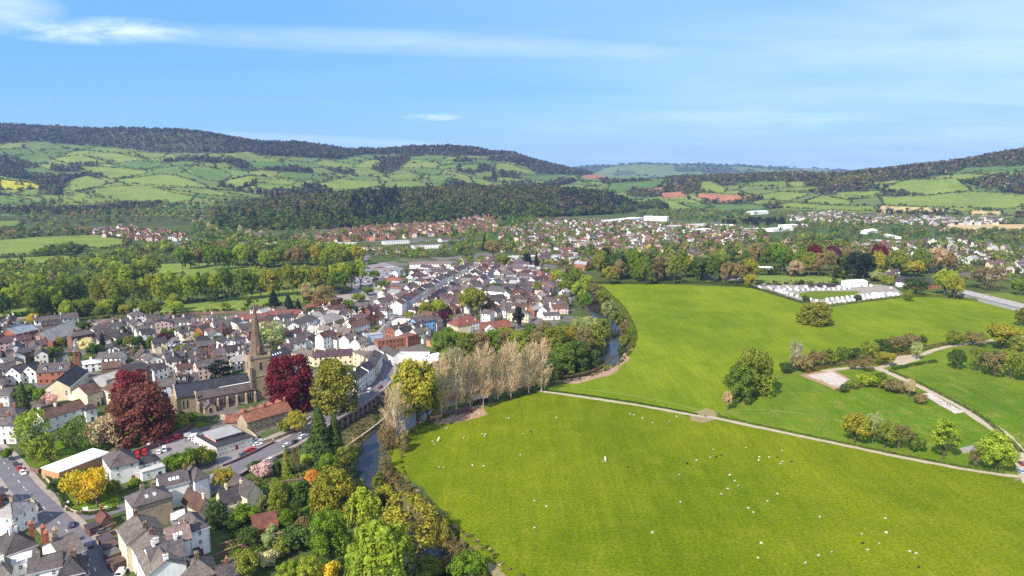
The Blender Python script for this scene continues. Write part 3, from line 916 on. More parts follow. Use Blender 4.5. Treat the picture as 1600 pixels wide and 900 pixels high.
def crown_points(kind, r):
    """returns list of quads (n,4,3) for a tree one unit wide and one unit high, base at z = 0"""
    Q = []
    A = {'poplar': 1.9, 'hazy': 1.3, 'yew': 1.3, 'bare': 2.2, 'conifer': 1.8, 'shrub': 0.8, 'dense': 1.1}.get(kind, 1.1)   # usual height over width
    if kind in ('broad', 'poplar', 'sparse', 'shrub', 'yew', 'hazy', 'dense'):
        p = dict(broad=(0.06, 58, 84, 0.125, 0.028), poplar=(0.06, 60, 70, 0.125, 0.030), sparse=(0.12, 44, 40, 0.13, 0.028), shrub=(0.0, 24, 100, 0.18, 0.04), yew=(0.0, 26, 120, 0.18, 0.038), hazy=(0.03, 60, 62, 0.12, 0.022), dense=(0.0, 100, 80, 0.115, 0.025))[kind]
        z0, nl, per, lr, cs = p
        hz = (1 - z0) / 2
        zc = z0 + hz
        for i in range(nl):
            d = r.normal(size=3)
            if kind == 'dense':
                zz = r.uniform(0.05, 0.93)
                w = r.uniform(0, 2 * math.pi)
                prof = (1 - abs((zz - 0.30) / 0.70) ** 2.3) ** 0.5 if zz > .3 else 0.86 + 0.14 * zz / .3
                rr = (0.5 - lr * .7) * prof * (r.uniform(0.75, 1.03) if i % 4 else r.uniform(.2, .7))
                lc = np.array([rr * math.cos(w), rr * math.sin(w), zz])
                d = unit(np.array([[math.cos(w) * prof, math.sin(w) * prof, (zz - .35) * 1.4]]))[0]
            else:
                if d[2] < -0.75:
                    d[2] *= -0.6
                d = d / np.linalg.norm(d)
                rad = r.uniform(0.5, 1.06) ** 0.6 if i > 6 else r.uniform(0.1, 0.5)
                shape = np.array([0.5 - lr * 0.75, 0.5 - lr * 0.75, max(hz - lr * 0.6 / A, 0.05)])
                if kind in ('poplar', 'yew') and d[2] > 0:
                    w = 1 - 0.35 * d[2] ** 2
                    shape = shape * np.array([w, w, 1])
                lc = np.array([0, 0, zc]) + d * shape * rad
            R = lr * r.uniform(0.55, 1.35)
            n = int(per * r.uniform(0.7, 1.3) * (R / lr) ** 1.3)
            dd = unit(r.normal(size=(n, 3)) + d * 0.55 + np.array([0, 0, 0.25]))
            lc = lc * np.array([1, 1, A])
            c = lc + dd * R * r.uniform(0.6, 1.14, (n, 1))
            c[:, 2] = np.maximum(c[:, 2], 0.02)
            q = cards(c, dd + r.normal(size=(n, 3)) * 0.42, cs * r.uniform(0.6, 1.35, n), r)
            q[..., 2] /= A
            Q.append(q)
    elif kind == 'conifer':
        n = 3400
        z = 0.04 + 0.95 * r.uniform(0, 1, n) ** 1.25
        w = r.uniform(0, 2 * math.pi, n)
        tier = 0.5 + 0.5 * np.sin(z * 48 + np.sin(w * 3) * 0.8)
        lobes = 0.85 + 0.15 * np.sin(w * 5 + z * 14) + r.normal(size=n) * 0.05
        rad = 0.5 * (1 - z) ** 0.72 * (0.78 + 0.22 * tier) * lobes * np.sqrt(r.uniform(0.55, 1, n))
        c = np.stack([rad * np.cos(w), rad * np.sin(w), z], -1)
        nr = np.stack([np.cos(w), np.sin(w), np.full(n, 0.55)], -1)
        Q.append(cards(c, nr + r.normal(size=(n, 3)) * 0.35, 0.028 * r.uniform(0.6, 1.3, n), r, 1.3))
    elif kind == 'cedar':
        for i in range(26):
            z = r.uniform(0.22, 0.98)
            w = r.uniform(0, 6.283)
            R = 0.42 * (1 - 0.55 * z) * r.uniform(0.5, 1.0)
            n = 95
            lc = np.array([R * math.cos(w), R * math.sin(w), z])
            off = r.normal(size=(n, 3)) * np.array([0.085, 0.085, 0.03])
            Q.append(cards(lc + off, np.tile([0, 0, 1.0], (n, 1)) + r.normal(size=(n, 3)) * 0.55, 0.035 * r.uniform(0.6, 1.2, n), r))
    elif kind == 'willow':
        for i in range(46):
            d = unit(r.normal(size=(1, 3)))[0]
            d[2] = abs(d[2]) * 0.8 + 0.1
            lc = np.array([d[0] * 0.40 * r.uniform(0.3, 1), d[1] * 0.40 * r.uniform(0.3, 1), 0.52 + 0.40 * d[2] * r.uniform(0.7, 1)])
            n = 46
            dd = unit(r.normal(size=(n, 3)) + np.array([0, 0, 0.5]))
            Q.append(cards(lc + dd * 0.08, dd + r.normal(size=(n, 3)) * 0.3, 0.030 * r.uniform(0.7, 1.2, n), r, 1.2))
            # hanging strands
            for k in range(7):
                w = r.uniform(0, 6.283)
                top = lc + np.array([math.cos(w), math.sin(w), 0]) * r.uniform(0.03, 0.11)
                L = r.uniform(0.16, 0.42)
                m = int(L / 0.022)
                zz = np.linspace(0, L, m)
                o = unit(np.array([[top[0], top[1], 0.001]]))
                c = top + np.stack([o[0, 0] * 0.10 * zz / 0.4, o[0, 1] * 0.10 * zz / 0.4, -zz], -1) + r.normal(size=(m, 3)) * 0.006
                c = c[c[:, 2] > 0.03]
                nr = np.tile([o[0, 0], o[0, 1], 0.3], (len(c), 1)) + r.normal(size=(len(c), 3)) * 0.35
                Q.append(cards(c, nr, 0.016 * r.uniform(0.7, 1.3, len(c)), r, 1.7, (1, 0, 0)))
    elif kind == 'bare':
        # twigs fill an open oval crown, fanning up and out from the limbs
        for i in range(86):
            w = r.uniform(0, 6.283)
            zt = r.uniform(0.22, 1.0)
            prof = max(0.06, 1 - abs((zt - 0.58) / 0.46) ** 2.2) ** 0.5
            b = 0.47 * prof * r.uniform(0.25, 1.0) ** 0.6
            tip = np.array([b * math.cos(w), b * math.sin(w), zt * A])
            base = np.array([b * 0.35 * math.cos(w), b * 0.35 * math.sin(w), max(zt - r.uniform(.10, .26), .08) * A])
            m = 30
            f = r.uniform(0.1, 1, (m, 1)) ** 0.7
            c = base + (tip - base) * f + r.normal(size=(m, 3)) * 0.035
            dirs = unit((tip - base) / np.linalg.norm(tip - base) + r.normal(size=(m, 3)) * 0.38)
            a = unit(np.cross(dirs, r.normal(size=(m, 3))))
            L = r.uniform(0.03, 0.075, (m, 1))
            wd = 0.0058
            q = np.stack([c - dirs * L - a * wd, c - dirs * L + a * wd, c + dirs * L + a * wd * 0.4, c + dirs * L - a * wd * 0.4], 1)
            q[..., 2] /= A
            Q.append(q)
    q = np.concatenate(Q)
    q[..., 0] = np.clip(q[..., 0], -0.56, 0.56)
    q[..., 1] = np.clip(q[..., 1], -0.56, 0.56)
    # stretch to one unit tall
    q[..., 2] *= 1.0 / np.percentile(q[..., 2], 99.7)
    return q


def crown_mesh(kind, seed):
    r = np.random.default_rng(seed)
    q = crown_points(kind, r)
    n = len(q)
    tone = np.clip(r.normal(1.0, 0.2, n), 0.55, 1.6)
    hue = r.normal(0, 0.07, n)
    col = np.stack([tone * (1 + hue), tone, tone * (1 - hue)], -1)
    return np_mesh('crown', q.reshape(-1, 3), np.arange(n * 4).reshape(n, 4), np.repeat(col, 4, 0), 'leaves')


def trunk_mesh(kind, seed):
    r = random.Random(seed)
    mb = MB()
    if kind == 'conifer':
        mb.tube((0, 0, -0.02), (0, 0, 0.9), 0.035, 0.006, 6)
    elif kind == 'bare':
        mb.tube((0, 0, -0.02), (0.01, 0, 0.5), 0.028, 0.019, 6)
        mb.tube((0.01, 0, 0.5), (0.0, 0.01, 0.92), 0.019, 0.004, 5)
        for i in range(16):
            w, z = r.uniform(0, 6.283), r.uniform(0.12, 0.6)
            b = r.uniform(0.2, 0.4)
            mid = (b * 0.5 * math.cos(w), b * 0.5 * math.sin(w), z + 0.13)
            mb.tube((0, 0, z), mid, 0.015, 0.010, 5)
            mb.tube(mid, (b * math.cos(w), b * math.sin(w), min(z + r.uniform(0.3, 0.42), 0.98)), 0.010, 0.003, 4)
    else:
        t = 0.20 if kind in ('sparse', 'hazy') else 0.26
        mb.tube((0, 0, -0.02), (0.01, 0.005, t), 0.035, 0.024, 7)
        for i in range(7 if kind not in ('sparse', 'hazy') else 12):
            w = i * 2.4 + r.uniform(-0.4, 0.4)
            b = r.uniform(0.15, 0.4)
            z = t * r.uniform(0.75, 1.0)
            mid = (b * 0.5 * math.cos(w), b * 0.5 * math.sin(w), z + r.uniform(0.14, 0.24))
            end = (b * math.cos(w), b * math.sin(w), min(0.93, mid[2] + r.uniform(0.15, 0.42)))
            mb.tube((0, 0, z), mid, 0.017, 0.010, 5)
            mb.tube(mid, end, 0.010, 0.003, 4)
    return mb.mesh('trunk', 'bark', smooth=True)


CROWNS, TRUNKS = {}, {}
for kd, k in (('broad', 4), ('poplar', 3), ('sparse', 3), ('hazy', 3), ('dense', 4), ('shrub', 3), ('yew', 2), ('conifer', 2), ('cedar', 2), ('willow', 2), ('bare', 3)):
    CROWNS[kd] = [crown_mesh(kd, 100 + 7 * i + len(kd)) for i in range(k)]
    TRUNKS[kd] = [trunk_mesh(kd, 50 + i) for i in range(k)]

# species colours (albedo) and the words for them
TC = {
    'purple_red': ((0.135, 0.026, 0.030), 'bright maroon'),
    'green': ((0.105, 0.165, 0.016), 'bright green'), 'dkgreen': ((0.056, 0.09, 0.022), 'dark green'), 'lime': ((0.205, 0.250, 0.026), 'lime green'), 'olive': ((0.150, 0.175, 0.026), 'olive green'),
    'yellowolive': ((0.225, 0.205, 0.026), 'yellow-green'), 'yellow': ((0.42, 0.31, 0.025), 'golden yellow'), 'orange': ((0.50, 0.24, 0.05), 'orange'), 'copper': ((0.112, 0.044, 0.032), 'copper-red'), 'maroon': ((0.100, 0.018, 0.022), 'deep maroon'),
    'tan': ((0.36, 0.275, 0.160), 'tan budding'), 'greytan': ((0.22, 0.185, 0.14), 'grey-brown leafless'), 'brown': ((0.175, 0.14, 0.058), 'bronze-brown'), 'white': ((0.55, 0.50, 0.45), 'white blossoming'), 'cream': ((0.45, 0.42, 0.22), 'cream blossoming'),
    'pink': ((0.50, 0.34, 0.32), 'pink blossoming'), 'palegreen': ((0.24, 0.27, 0.1), 'pale green'), 'black': ((0.02, 0.032, 0.02), 'almost black green'), 'oak': ((0.15, 0.15, 0.024), 'bronze-green'), 'midgreen': ((0.105, 0.15, 0.024), 'mid green'),
    'purple': ((0.085, 0.028, 0.04), 'purple-leaved'), 'bluegreen': ((0.055, 0.1, 0.045), 'blue-green'),
}
KW = {'dense': 'full-skirted tree', 'broad': 'round tree', 'poplar': 'tall lime tree', 'sparse': 'open-crowned tree', 'hazy': 'feathery tree', 'shrub': 'shrub', 'yew': 'domed yew', 'conifer': 'conifer', 'cedar': 'layered cedar', 'willow': 'weeping willow', 'bare': 'bare poplar'}
KN = {'dense': 'spreading_tree', 'broad': 'broadleaf_tree', 'poplar': 'lime_tree', 'sparse': 'open_tree', 'hazy': 'feathery_tree', 'shrub': 'garden_shrub', 'yew': 'yew_tree', 'conifer': 'conifer_tree', 'cedar': 'cedar_tree', 'willow': 'willow_tree', 'bare': 'bare_poplar'}
KG = {'dense': 'full-skirted trees', 'broad': 'broadleaf trees', 'poplar': 'lime trees in the park rows', 'sparse': 'open-crowned trees', 'hazy': 'feathery trees', 'shrub': 'garden shrubs', 'yew': 'yews', 'conifer': 'conifers', 'cedar': 'cedars', 'willow': 'willows', 'bare': 'bare poplars by the river'}
N_TREES = [0]


def tree(x, y, w, h, kind, colour, mark=None, look=None, z=None, occ=True):
    c, cw = TC[colour]
    f = RNG.uniform(1.3, 1.72)
    c = (c[0] * f * RNG.uniform(0.93, 1.07), c[1] * f, c[2] * f)
    i = RNG.randrange(len(CROWNS[kind]))
    if z is None:
        z = 0.0 if y < 1400 else HT(x, y)
        if y < 1400:
            d = seg_dist(np.array([x]), np.array([y]), RIVER)[0]
            if d < 15:
                z = HT(x, y)
    size = 'tall' if h > 15 else 'small' if h < 6 and kind != 'shrub' else ''
    wd = KW[kind]
    if wd.startswith('tall') or kind in ('shrub', 'willow', 'bare', 'cedar'):
        size = ''
    look = look or f"{size} {cw} {wd}".strip()
    t = thing(KN[kind], (x, y, z), RNG.uniform(0, 6.28), look, 'shrub' if kind == 'shrub' else 'tree', KG[kind], mark, (w, w, h))
    link('crown', CROWNS[kind][i], t, c)
    if kind != 'shrub':
        b = {'bare': (0.50, 0.42, 0.32), 'sparse': (0.11, 0.09, 0.065)}.get(kind, (0.075, 0.058, 0.042))
        link('trunk', TRUNKS[kind][i], t, b)
    if occ:
        OCC.append((x, y, w * 0.42))
    N_TREES[0] += 1
    return t


def treepx(px, py, hpx, wpx, kind, colour, mark=None, look=None):
    """(px, py) foot of the tree, hpx and wpx its height and width in the photograph"""
    x, y = P(px, py)
    z = 0.0
    d = depth_of(x, y)
    w = wpx * d / FPX
    # top of the tree: the height whose projection rises hpx above the foot
    lo, hi = 0.5, 60.0
    for _ in range(30):
        m = (lo + hi) / 2
        if py - float(proj(x, y, m)[1]) > hpx:
            hi = m
        else:
            lo = m
    return tree(x, y, w, lo, kind, colour, mark, look)


def build_trees():
    T = treepx
    # --- foreground, river and gardens
    T(733, 897, 60, 66, 'dense', 'green', 'round tree at the meadow edge', 'dense round bright green tree')
    T(592, 925, 108, 122, 'willow', 'lime', 'weeping willow')
    T(642, 842, 92, 104, 'hazy', 'yellowolive', 'feathery yellow-green tree')
    T(690, 842, 60, 36, 'hazy', 'yellowolive')
    T(568, 818, 68, 66, 'willow', 'lime', None, 'small lime green willow')
    T(615, 838, 52, 44, 'broad', 'lime')
    T(668, 884, 46, 46, 'broad', 'olive')
    T(702, 868, 26, 40, 'shrub', 'brown')
    T(522, 812, 80, 70, 'dense', 'yellowolive')
    T(556, 792, 62, 52, 'dense', 'olive')
    T(515, 866, 66, 60, 'dense', 'green', 'bright green garden tree')
    T(488, 757, 24, 29, 'shrub', 'orange', 'orange bush')
    T(450, 910, 32, 38, 'dense', 'lime')
    T(484, 918, 48, 40, 'dense', 'lime')
    T(517, 912, 32, 36, 'shrub', 'yellow', 'golden yellow bush')
    T(664, 912, 32, 44, 'broad', 'lime')
    T(385, 905, 40, 50, 'broad', 'olive')
    T(420, 888, 26, 34, 'shrub', 'cream')
    T(468, 858, 34, 58, 'shrub', 'dkgreen')
    T(440, 870, 26, 36, 'shrub', 'olive')
    T(488, 845, 20, 24, 'shrub', 'cream')
    T(340, 822, 38, 34, 'dense', 'dkgreen', None, 'dark green tree against the cream gable')
    T(385, 816, 26, 52, 'shrub', 'green')
    T(362, 830, 18, 26, 'shrub', 'dkgreen')
    T(436, 800, 50, 34, 'dense', 'olive')
    T(458, 792, 40, 32, 'hazy', 'midgreen')
    T(470, 788, 34, 44, 'shrub', 'dkgreen')
    T(425, 836, 16, 20, 'shrub', 'palegreen')
    T(352, 768, 36, 40, 'broad', 'yellowolive')
    T(413, 748, 26, 38, 'shrub', 'pink', 'pale blossoming bush')
    T(448, 744, 50, 20, 'conifer', 'olive', None, 'narrow olive green cypress')
    T(462, 742, 44, 16, 'hazy', 'brown')
    T(400, 740, 20, 24, 'shrub', 'dkgreen')
    T(433, 742, 22, 18, 'shrub', 'dkgreen')
    T(500, 712, 78, 56, 'conifer', 'dkgreen', 'great dark conifer')
    T(524, 706, 62, 36, 'conifer', 'dkgreen')
    T(512, 738, 28, 36, 'broad', 'green')
    T(478, 728, 18, 22, 'shrub', 'lime')
    T(540, 716, 36, 40, 'hazy', 'olive')
    T(463, 676, 34, 36, 'broad', 'yellowolive')
    T(446, 678, 22, 24, 'shrub', 'olive')
    T(590, 748, 34, 22, 'shrub', 'olive')
    T(604, 730, 40, 26, 'hazy', 'brown')
    T(600, 762, 30, 36, 'shrub', 'yellowolive')
    for a, b, c, d, e in ((275, 736, 26, 36, 'green'), (296, 736, 34, 38, 'green'), (318, 728, 30, 34, 'olive'), (332, 724, 20, 22, 'midgreen')):
        T(a, b, c, d, 'shrub', e)
    # copper beeches and the churchyard
    T(222, 688, 84, 96, 'dense', 'copper', 'front copper beech', 'big copper-red beech, nearer of two')
    T(208, 645, 66, 64, 'dense', 'purple_red', None, 'bright maroon beech half hidden by another beech')
    T(455, 638, 82, 78, 'dense', 'maroon', 'maroon beech', 'big deep maroon beech')
    T(525, 641, 79, 74, 'dense', 'oak', 'bronze-green churchyard tree')
    T(56, 722, 84, 58, 'sparse', 'lime', 'lopped lime green tree')
    T(70, 730, 50, 40, 'shrub', 'olive')
    T(122, 712, 62, 46, 'sparse', 'midgreen')
    T(165, 704, 56, 52, 'sparse', 'tan')
    T(250, 682, 30, 34, 'shrub', 'midgreen')
    T(285, 668, 22, 34, 'shrub', 'lime')
    T(300, 662, 16, 22, 'shrub', 'green')
    T(122, 790, 52, 44, 'sparse', 'yellow', 'golden garden tree')
    T(152, 792, 60, 46, 'sparse', 'yellow')
    T(135, 784, 34, 46, 'shrub', 'yellow')
    T(92, 770, 22, 30, 'shrub', 'dkgreen')
    T(110, 764, 18, 26, 'shrub', 'dkgreen')
    T(180, 772, 24, 22, 'shrub', 'olive')
    T(210, 760, 14, 20, 'shrub', 'lime')
    T(346, 604, 42, 48, 'cedar', 'black', 'dark yew behind the nave')
    T(425, 548, 46, 48, 'sparse', 'palegreen', 'pale green square tree')
    T(412, 545, 34, 30, 'sparse', 'olive')
    # left side of town
    for a in ((162, 556, 36, 18, 'conifer', 'black'), (150, 565, 28, 28, 'broad', 'dkgreen'), (136, 552, 24, 28, 'broad', 'cream'), (140, 572, 20, 22, 'shrub', 'midgreen'), (107, 503, 34, 24, 'broad', 'lime'), (53, 512, 22, 20, 'broad', 'yellow'),
              (197, 494, 18, 24, 'broad', 'yellowolive'), (188, 548, 20, 18, 'broad', 'dkgreen'), (202, 548, 22, 16, 'broad', 'olive'), (217, 546, 22, 18, 'broad', 'dkgreen'), (236, 545, 20, 16, 'broad', 'green'), (75, 558, 16, 32, 'shrub', 'olive'), (60, 562, 14, 20, 'shrub', 'dkgreen'),
              (38, 644, 48, 28, 'conifer', 'dkgreen'), (22, 630, 22, 32, 'broad', 'olive'), (64, 628, 20, 30, 'shrub', 'green'), (80, 634, 20, 24, 'shrub', 'pink'), (48, 622, 20, 22, 'shrub', 'midgreen'), (272, 524, 12, 20, 'shrub', 'green'), (257, 536, 16, 20, 'shrub', 'purple'), (290, 524, 14, 22, 'shrub', 'dkgreen'),
              (130, 522, 20, 26, 'broad', 'dkgreen'), (290, 550, 12, 30, 'shrub', 'olive'), (342, 540, 14, 36, 'shrub', 'dkgreen'), (225, 556, 12, 18, 'shrub', 'bluegreen'), (12, 720, 20, 20, 'shrub', 'midgreen')):
        T(*a)
    # conifers and trees at the park edge
    for a in ((428, 478, 26, 24, 'conifer', 'black'), (451, 482, 22, 22, 'conifer', 'black'), (466, 486, 18, 16, 'conifer', 'black'), (335, 472, 24, 22, 'yew', 'dkgreen'), (508, 486, 40, 42, 'hazy', 'brown'), (478, 468, 26, 18, 'hazy', 'tan'), (530, 460, 36, 34, 'broad', 'midgreen'), (516, 452, 26, 28, 'broad', 'brown'),
              (575, 462, 14, 22, 'broad', 'green'), (560, 472, 14, 22, 'shrub', 'olive'), (490, 492, 12, 26, 'shrub', 'dkgreen'), (545, 482, 14, 26, 'shrub', 'midgreen')):
        T(*a)
    # middle of town
    for a in ((737, 494, 44, 44, 'broad', 'olive'), (685, 494, 26, 28, 'broad', 'lime'), (664, 496, 24, 24, 'broad', 'yellowolive'), (692, 508, 26, 20, 'broad', 'purple'), (762, 490, 28, 24, 'hazy', 'brown'), (810, 514, 34, 20, 'yew', 'black'),
              (822, 418, 22, 16, 'yew', 'black'), (838, 424, 30, 14, 'conifer', 'black'), (787, 420, 22, 26, 'broad', 'olive'), (770, 402, 26, 30, 'broad', 'brown'), (757, 392, 26, 12, 'conifer', 'black'), (778, 392, 18, 18, 'broad', 'midgreen'), (718, 396, 16, 16, 'broad', 'green'),
              (840, 462, 22, 14, 'broad', 'olive'), (872, 446, 24, 26, 'broad', 'lime'), (884, 462, 24, 30, 'broad', 'olive'), (905, 470, 30, 28, 'broad', 'lime'), (915, 482, 26, 24, 'broad', 'green'), (640, 500, 14, 16, 'shrub', 'olive'), (598, 450, 12, 18, 'broad', 'midgreen'), (585, 438, 16, 18, 'broad', 'green'), (700, 524, 14, 16, 'shrub', 'green'),
              (775, 455, 14, 24, 'shrub', 'dkgreen'), (650, 466, 12, 14, 'shrub', 'yellow'), (820, 404, 14, 22, 'broad', 'olive'), (866, 404, 14, 20, 'broad', 'midgreen'), (905, 402, 14, 20, 'broad', 'dkgreen')):
        T(*a)
    # bare poplars and the riverside thicket
    for a in ((617, 692, 112, 56, 'bare', 'tan'), (652, 668, 106, 80, 'broad', 'yellowolive'), (668, 662, 70, 44, 'broad', 'olive'), (606, 700, 60, 34, 'hazy', 'brown'), (628, 704, 30, 26, 'shrub', 'brown'),
              (690, 652, 100, 44, 'bare', 'tan'), (713, 646, 104, 48, 'bare', 'tan'), (735, 638, 88, 36, 'bare', 'tan'), (755, 634, 100, 46, 'bare', 'tan'), (778, 628, 86, 40, 'bare', 'tan'), (798, 624, 94, 46, 'bare', 'tan'), (826, 616, 80, 36, 'bare', 'tan'), (846, 612, 84, 42, 'bare', 'tan'),
              (722, 622, 76, 40, 'bare', 'brown'), (808, 604, 66, 40, 'bare', 'tan')):
        T(*a)
    for a in ((690, 560, 40, 34, 'midgreen'), (708, 552, 34, 34, 'green'), (728, 556, 36, 36, 'olive'), (750, 556, 40, 38, 'brown'), (772, 552, 36, 36, 'green'), (792, 556, 40, 36, 'brown'), (812, 560, 42, 40, 'olive'), (838, 560, 42, 42, 'brown'), (790, 536, 24, 30, 'olive'), (850, 536, 34, 38, 'brown'),
              (830, 534, 26, 30, 'midgreen'), (868, 556, 46, 40, 'olive'), (880, 572, 44, 42, 'midgreen'), (902, 566, 46, 42, 'dkgreen'), (890, 546, 36, 38, 'yellowolive'), (914, 552, 44, 34, 'brown'), (932, 540, 44, 30, 'olive'), (920, 524, 30, 34, 'palegreen'), (940, 520, 34, 28, 'olive'), (862, 584, 36, 36, 'dkgreen'),
              (700, 575, 30, 34, 'green'), (928, 562, 30, 24, 'dkgreen'), (905, 526, 30, 28, 'palegreen')):
        T(*a[:4], 'dense' if a[4] not in ('brown', 'palegreen') else 'hazy', a[4])
    for a in ((972, 548, 18, 20, 'shrub', 'dkgreen'), (976, 532, 22, 18, 'broad', 'olive'), (962, 500, 26, 24, 'broad', 'olive'), (976, 516, 24, 18, 'broad', 'brown'), (950, 486, 26, 24, 'broad', 'palegreen'), (985, 524, 16, 12, 'shrub', 'green'), (950, 572, 10, 22, 'shrub', 'olive'), (940, 468, 24, 24, 'broad', 'olive'), (928, 458, 26, 24, 'broad', 'brown'),
              (916, 446, 26, 24, 'broad', 'lime'), (900, 436, 26, 24, 'broad', 'olive'), (884, 428, 22, 22, 'broad', 'brown'), (894, 456, 30, 26, 'broad', 'midgreen'), (880, 480, 20, 24, 'broad', 'brown'), (870, 424, 18, 20, 'hazy', 'brown')):
        T(*a)
    # meadow trees
    T(1273, 507, 34, 50, 'dense', 'oak', 'lone field oak', 'lone bronze-green oak standing in the far meadow')
    T(1154, 628, 56, 46, 'dense', 'midgreen', 'twin meadow trees')
    T(1178, 617, 70, 56, 'dense', 'olive')
    T(1136, 641, 30, 16, 'sparse', 'tan')
    T(1243, 578, 46, 30, 'bare', 'greytan', 'bare grey thorn')
    for a in ((1228, 584, 18, 22, 'shrub', 'dkgreen'), (1252, 580, 24, 34, 'shrub', 'brown'), (1275, 574, 26, 30, 'broad', 'brown'), (1294, 572, 26, 28, 'broad', 'olive'), (1318, 566, 24, 28, 'shrub', 'midgreen'), (1338, 564, 20, 22, 'shrub', 'dkgreen'), (1358, 562, 30, 30, 'broad', 'olive'), (1378, 556, 26, 28, 'broad', 'dkgreen'), (1398, 554, 28, 32, 'broad', 'brown'),
              (1420, 548, 26, 32, 'broad', 'brown'), (1440, 542, 18, 14, 'broad', 'dkgreen'), (1383, 572, 22, 32, 'broad', 'yellowolive'), (1350, 580, 26, 30, 'hazy', 'brown'), (1332, 576, 10, 16, 'shrub', 'brown'), (1432, 562, 28, 18, 'sparse', 'palegreen'), (1490, 540, 24, 26, 'broad', 'olive'), (1520, 540, 22, 40, 'hazy', 'brown'), (1566, 546, 40, 54, 'broad', 'yellowolive'),
              (1598, 510, 30, 26, 'broad', 'oak'), (1594, 556, 30, 34, 'broad', 'olive'), (1494, 576, 30, 28, 'broad', 'dkgreen'), (1524, 580, 40, 32, 'sparse', 'olive'), (1546, 586, 38, 28, 'broad', 'dkgreen'), (1554, 590, 42, 36, 'hazy', 'brown'), (1578, 592, 44, 38, 'broad', 'olive'), (1602, 596, 46, 40, 'broad', 'olive'),
              (1335, 692, 46, 46, 'broad', 'yellowolive'), (1363, 694, 48, 30, 'sparse', 'palegreen'), (1382, 700, 42, 36, 'broad', 'olive'), (1404, 702, 38, 38, 'sparse', 'brown'), (1432, 706, 28, 30, 'shrub', 'midgreen'), (1474, 718, 62, 44, 'poplar', 'lime'), (1555, 738, 64, 54, 'broad', 'lime'), (1522, 732, 34, 18, 'sparse', 'brown'),
              (1353, 604, 20, 32, 'shrub', 'lime'), (1330, 608, 14, 22, 'shrub', 'olive'), (1372, 600, 18, 30, 'shrub', 'green'), (1318, 613, 12, 18, 'shrub', 'dkgreen'), (1400, 614, 22, 30, 'shrub', 'brown'), (1420, 622, 30, 18, 'sparse', 'tan'), (1436, 630, 16, 22, 'shrub', 'brown'), (1385, 608, 14, 22, 'shrub', 'olive')):
        T(*a)
    # park rows west of the town
    i = 0
    for k in range(30):
        f = k / 29
        px, py = 152 + 412 * f, 486 - 34 * f + RNG.uniform(-2, 2)
        T(px, py, RNG.uniform(44, 56) - 4 * f, RNG.uniform(19, 27), 'poplar' if k % 3 else 'sparse', RNG.choice(['olive', 'lime', 'yellowolive', 'midgreen', 'lime']))
    for k in range(24):
        f = k / 23
        T(58 + 186 * f + RNG.uniform(-4, 4), 504 - 74 * f + RNG.uniform(-4, 4), RNG.uniform(46, 58) - 22 * f, RNG.uniform(20, 28), 'poplar', RNG.choice(['olive', 'lime', 'midgreen', 'lime']))
    for k in range(22):
        f = k / 21
        T(285 + 275 * f, 420 - 8 * f + RNG.uniform(-4, 4), RNG.uniform(24, 36), RNG.uniform(20, 28), 'broad', RNG.choice(['olive', 'brown', 'green', 'lime', 'yellowolive', 'midgreen']))
    for k in range(14):
        T(RNG.uniform(-10, 110), RNG.uniform(466, 500), RNG.uniform(26, 44), RNG.uniform(24, 34), 'broad', RNG.choice(['olive', 'green', 'midgreen', 'lime', 'dkgreen']))
    for k in range(16):
        T(RNG.uniform(120, 330), RNG.uniform(484, 500), RNG.uniform(18, 28), RNG.uniform(20, 28), 'broad', RNG.choice(['olive', 'lime', 'midgreen', 'brown', 'green']))
    # wood beyond the far meadow
    for k in range(38):
        T(935 + 235 * k / 37 + RNG.uniform(-4, 4), RNG.uniform(428, 446), RNG.uniform(24, 46), RNG.uniform(20, 32), RNG.choice(['broad', 'broad', 'poplar', 'cedar']), RNG.choice(['olive', 'dkgreen', 'brown', 'green', 'midgreen', 'black', 'yellowolive']))
    for px, w, c in ((1270, 26, 'maroon'), (1372, 30, 'maroon'), (1300, 24, 'purple'), (1348, 34, 'black'), (1330, 26, 'black')):
        T(px, 424 if c != 'black' else 436, 42, w, 'broad', c)
    for k in range(22):
        T(1180 + 300 * k / 21 + RNG.uniform(-6, 6), RNG.uniform(418, 434), RNG.uniform(26, 42), RNG.uniform(22, 34), 'broad', RNG.choice(['olive', 'brown', 'brown', 'yellowolive', 'tan', 'green', 'midgreen']))
    for a in ((1178, 412, 26, 16, 'poplar', 'green'), (1165, 412, 22, 16, 'poplar', 'midgreen'), (1430, 462, 28, 40, 'broad', 'dkgreen'), (1475, 462, 42, 34, 'broad', 'lime'), (1490, 468, 36, 26, 'broad', 'yellowolive'), (1540, 452, 36, 56, 'hazy', 'brown'), (1595, 462, 26, 34, 'broad', 'green'), (1418, 470, 16, 18, 'shrub', 'olive'), (1370, 440, 16, 26, 'shrub', 'palegreen'),
              (1172, 450, 22, 20, 'broad', 'yellowolive'), (1385, 446, 16, 20, 'shrub', 'olive'), (1258, 472, 10, 14, 'shrub', 'dkgreen'), (1340, 470, 10, 14, 'shrub', 'dkgreen')):
        T(*a)


build_trees()
print('trees', N_TREES[0])


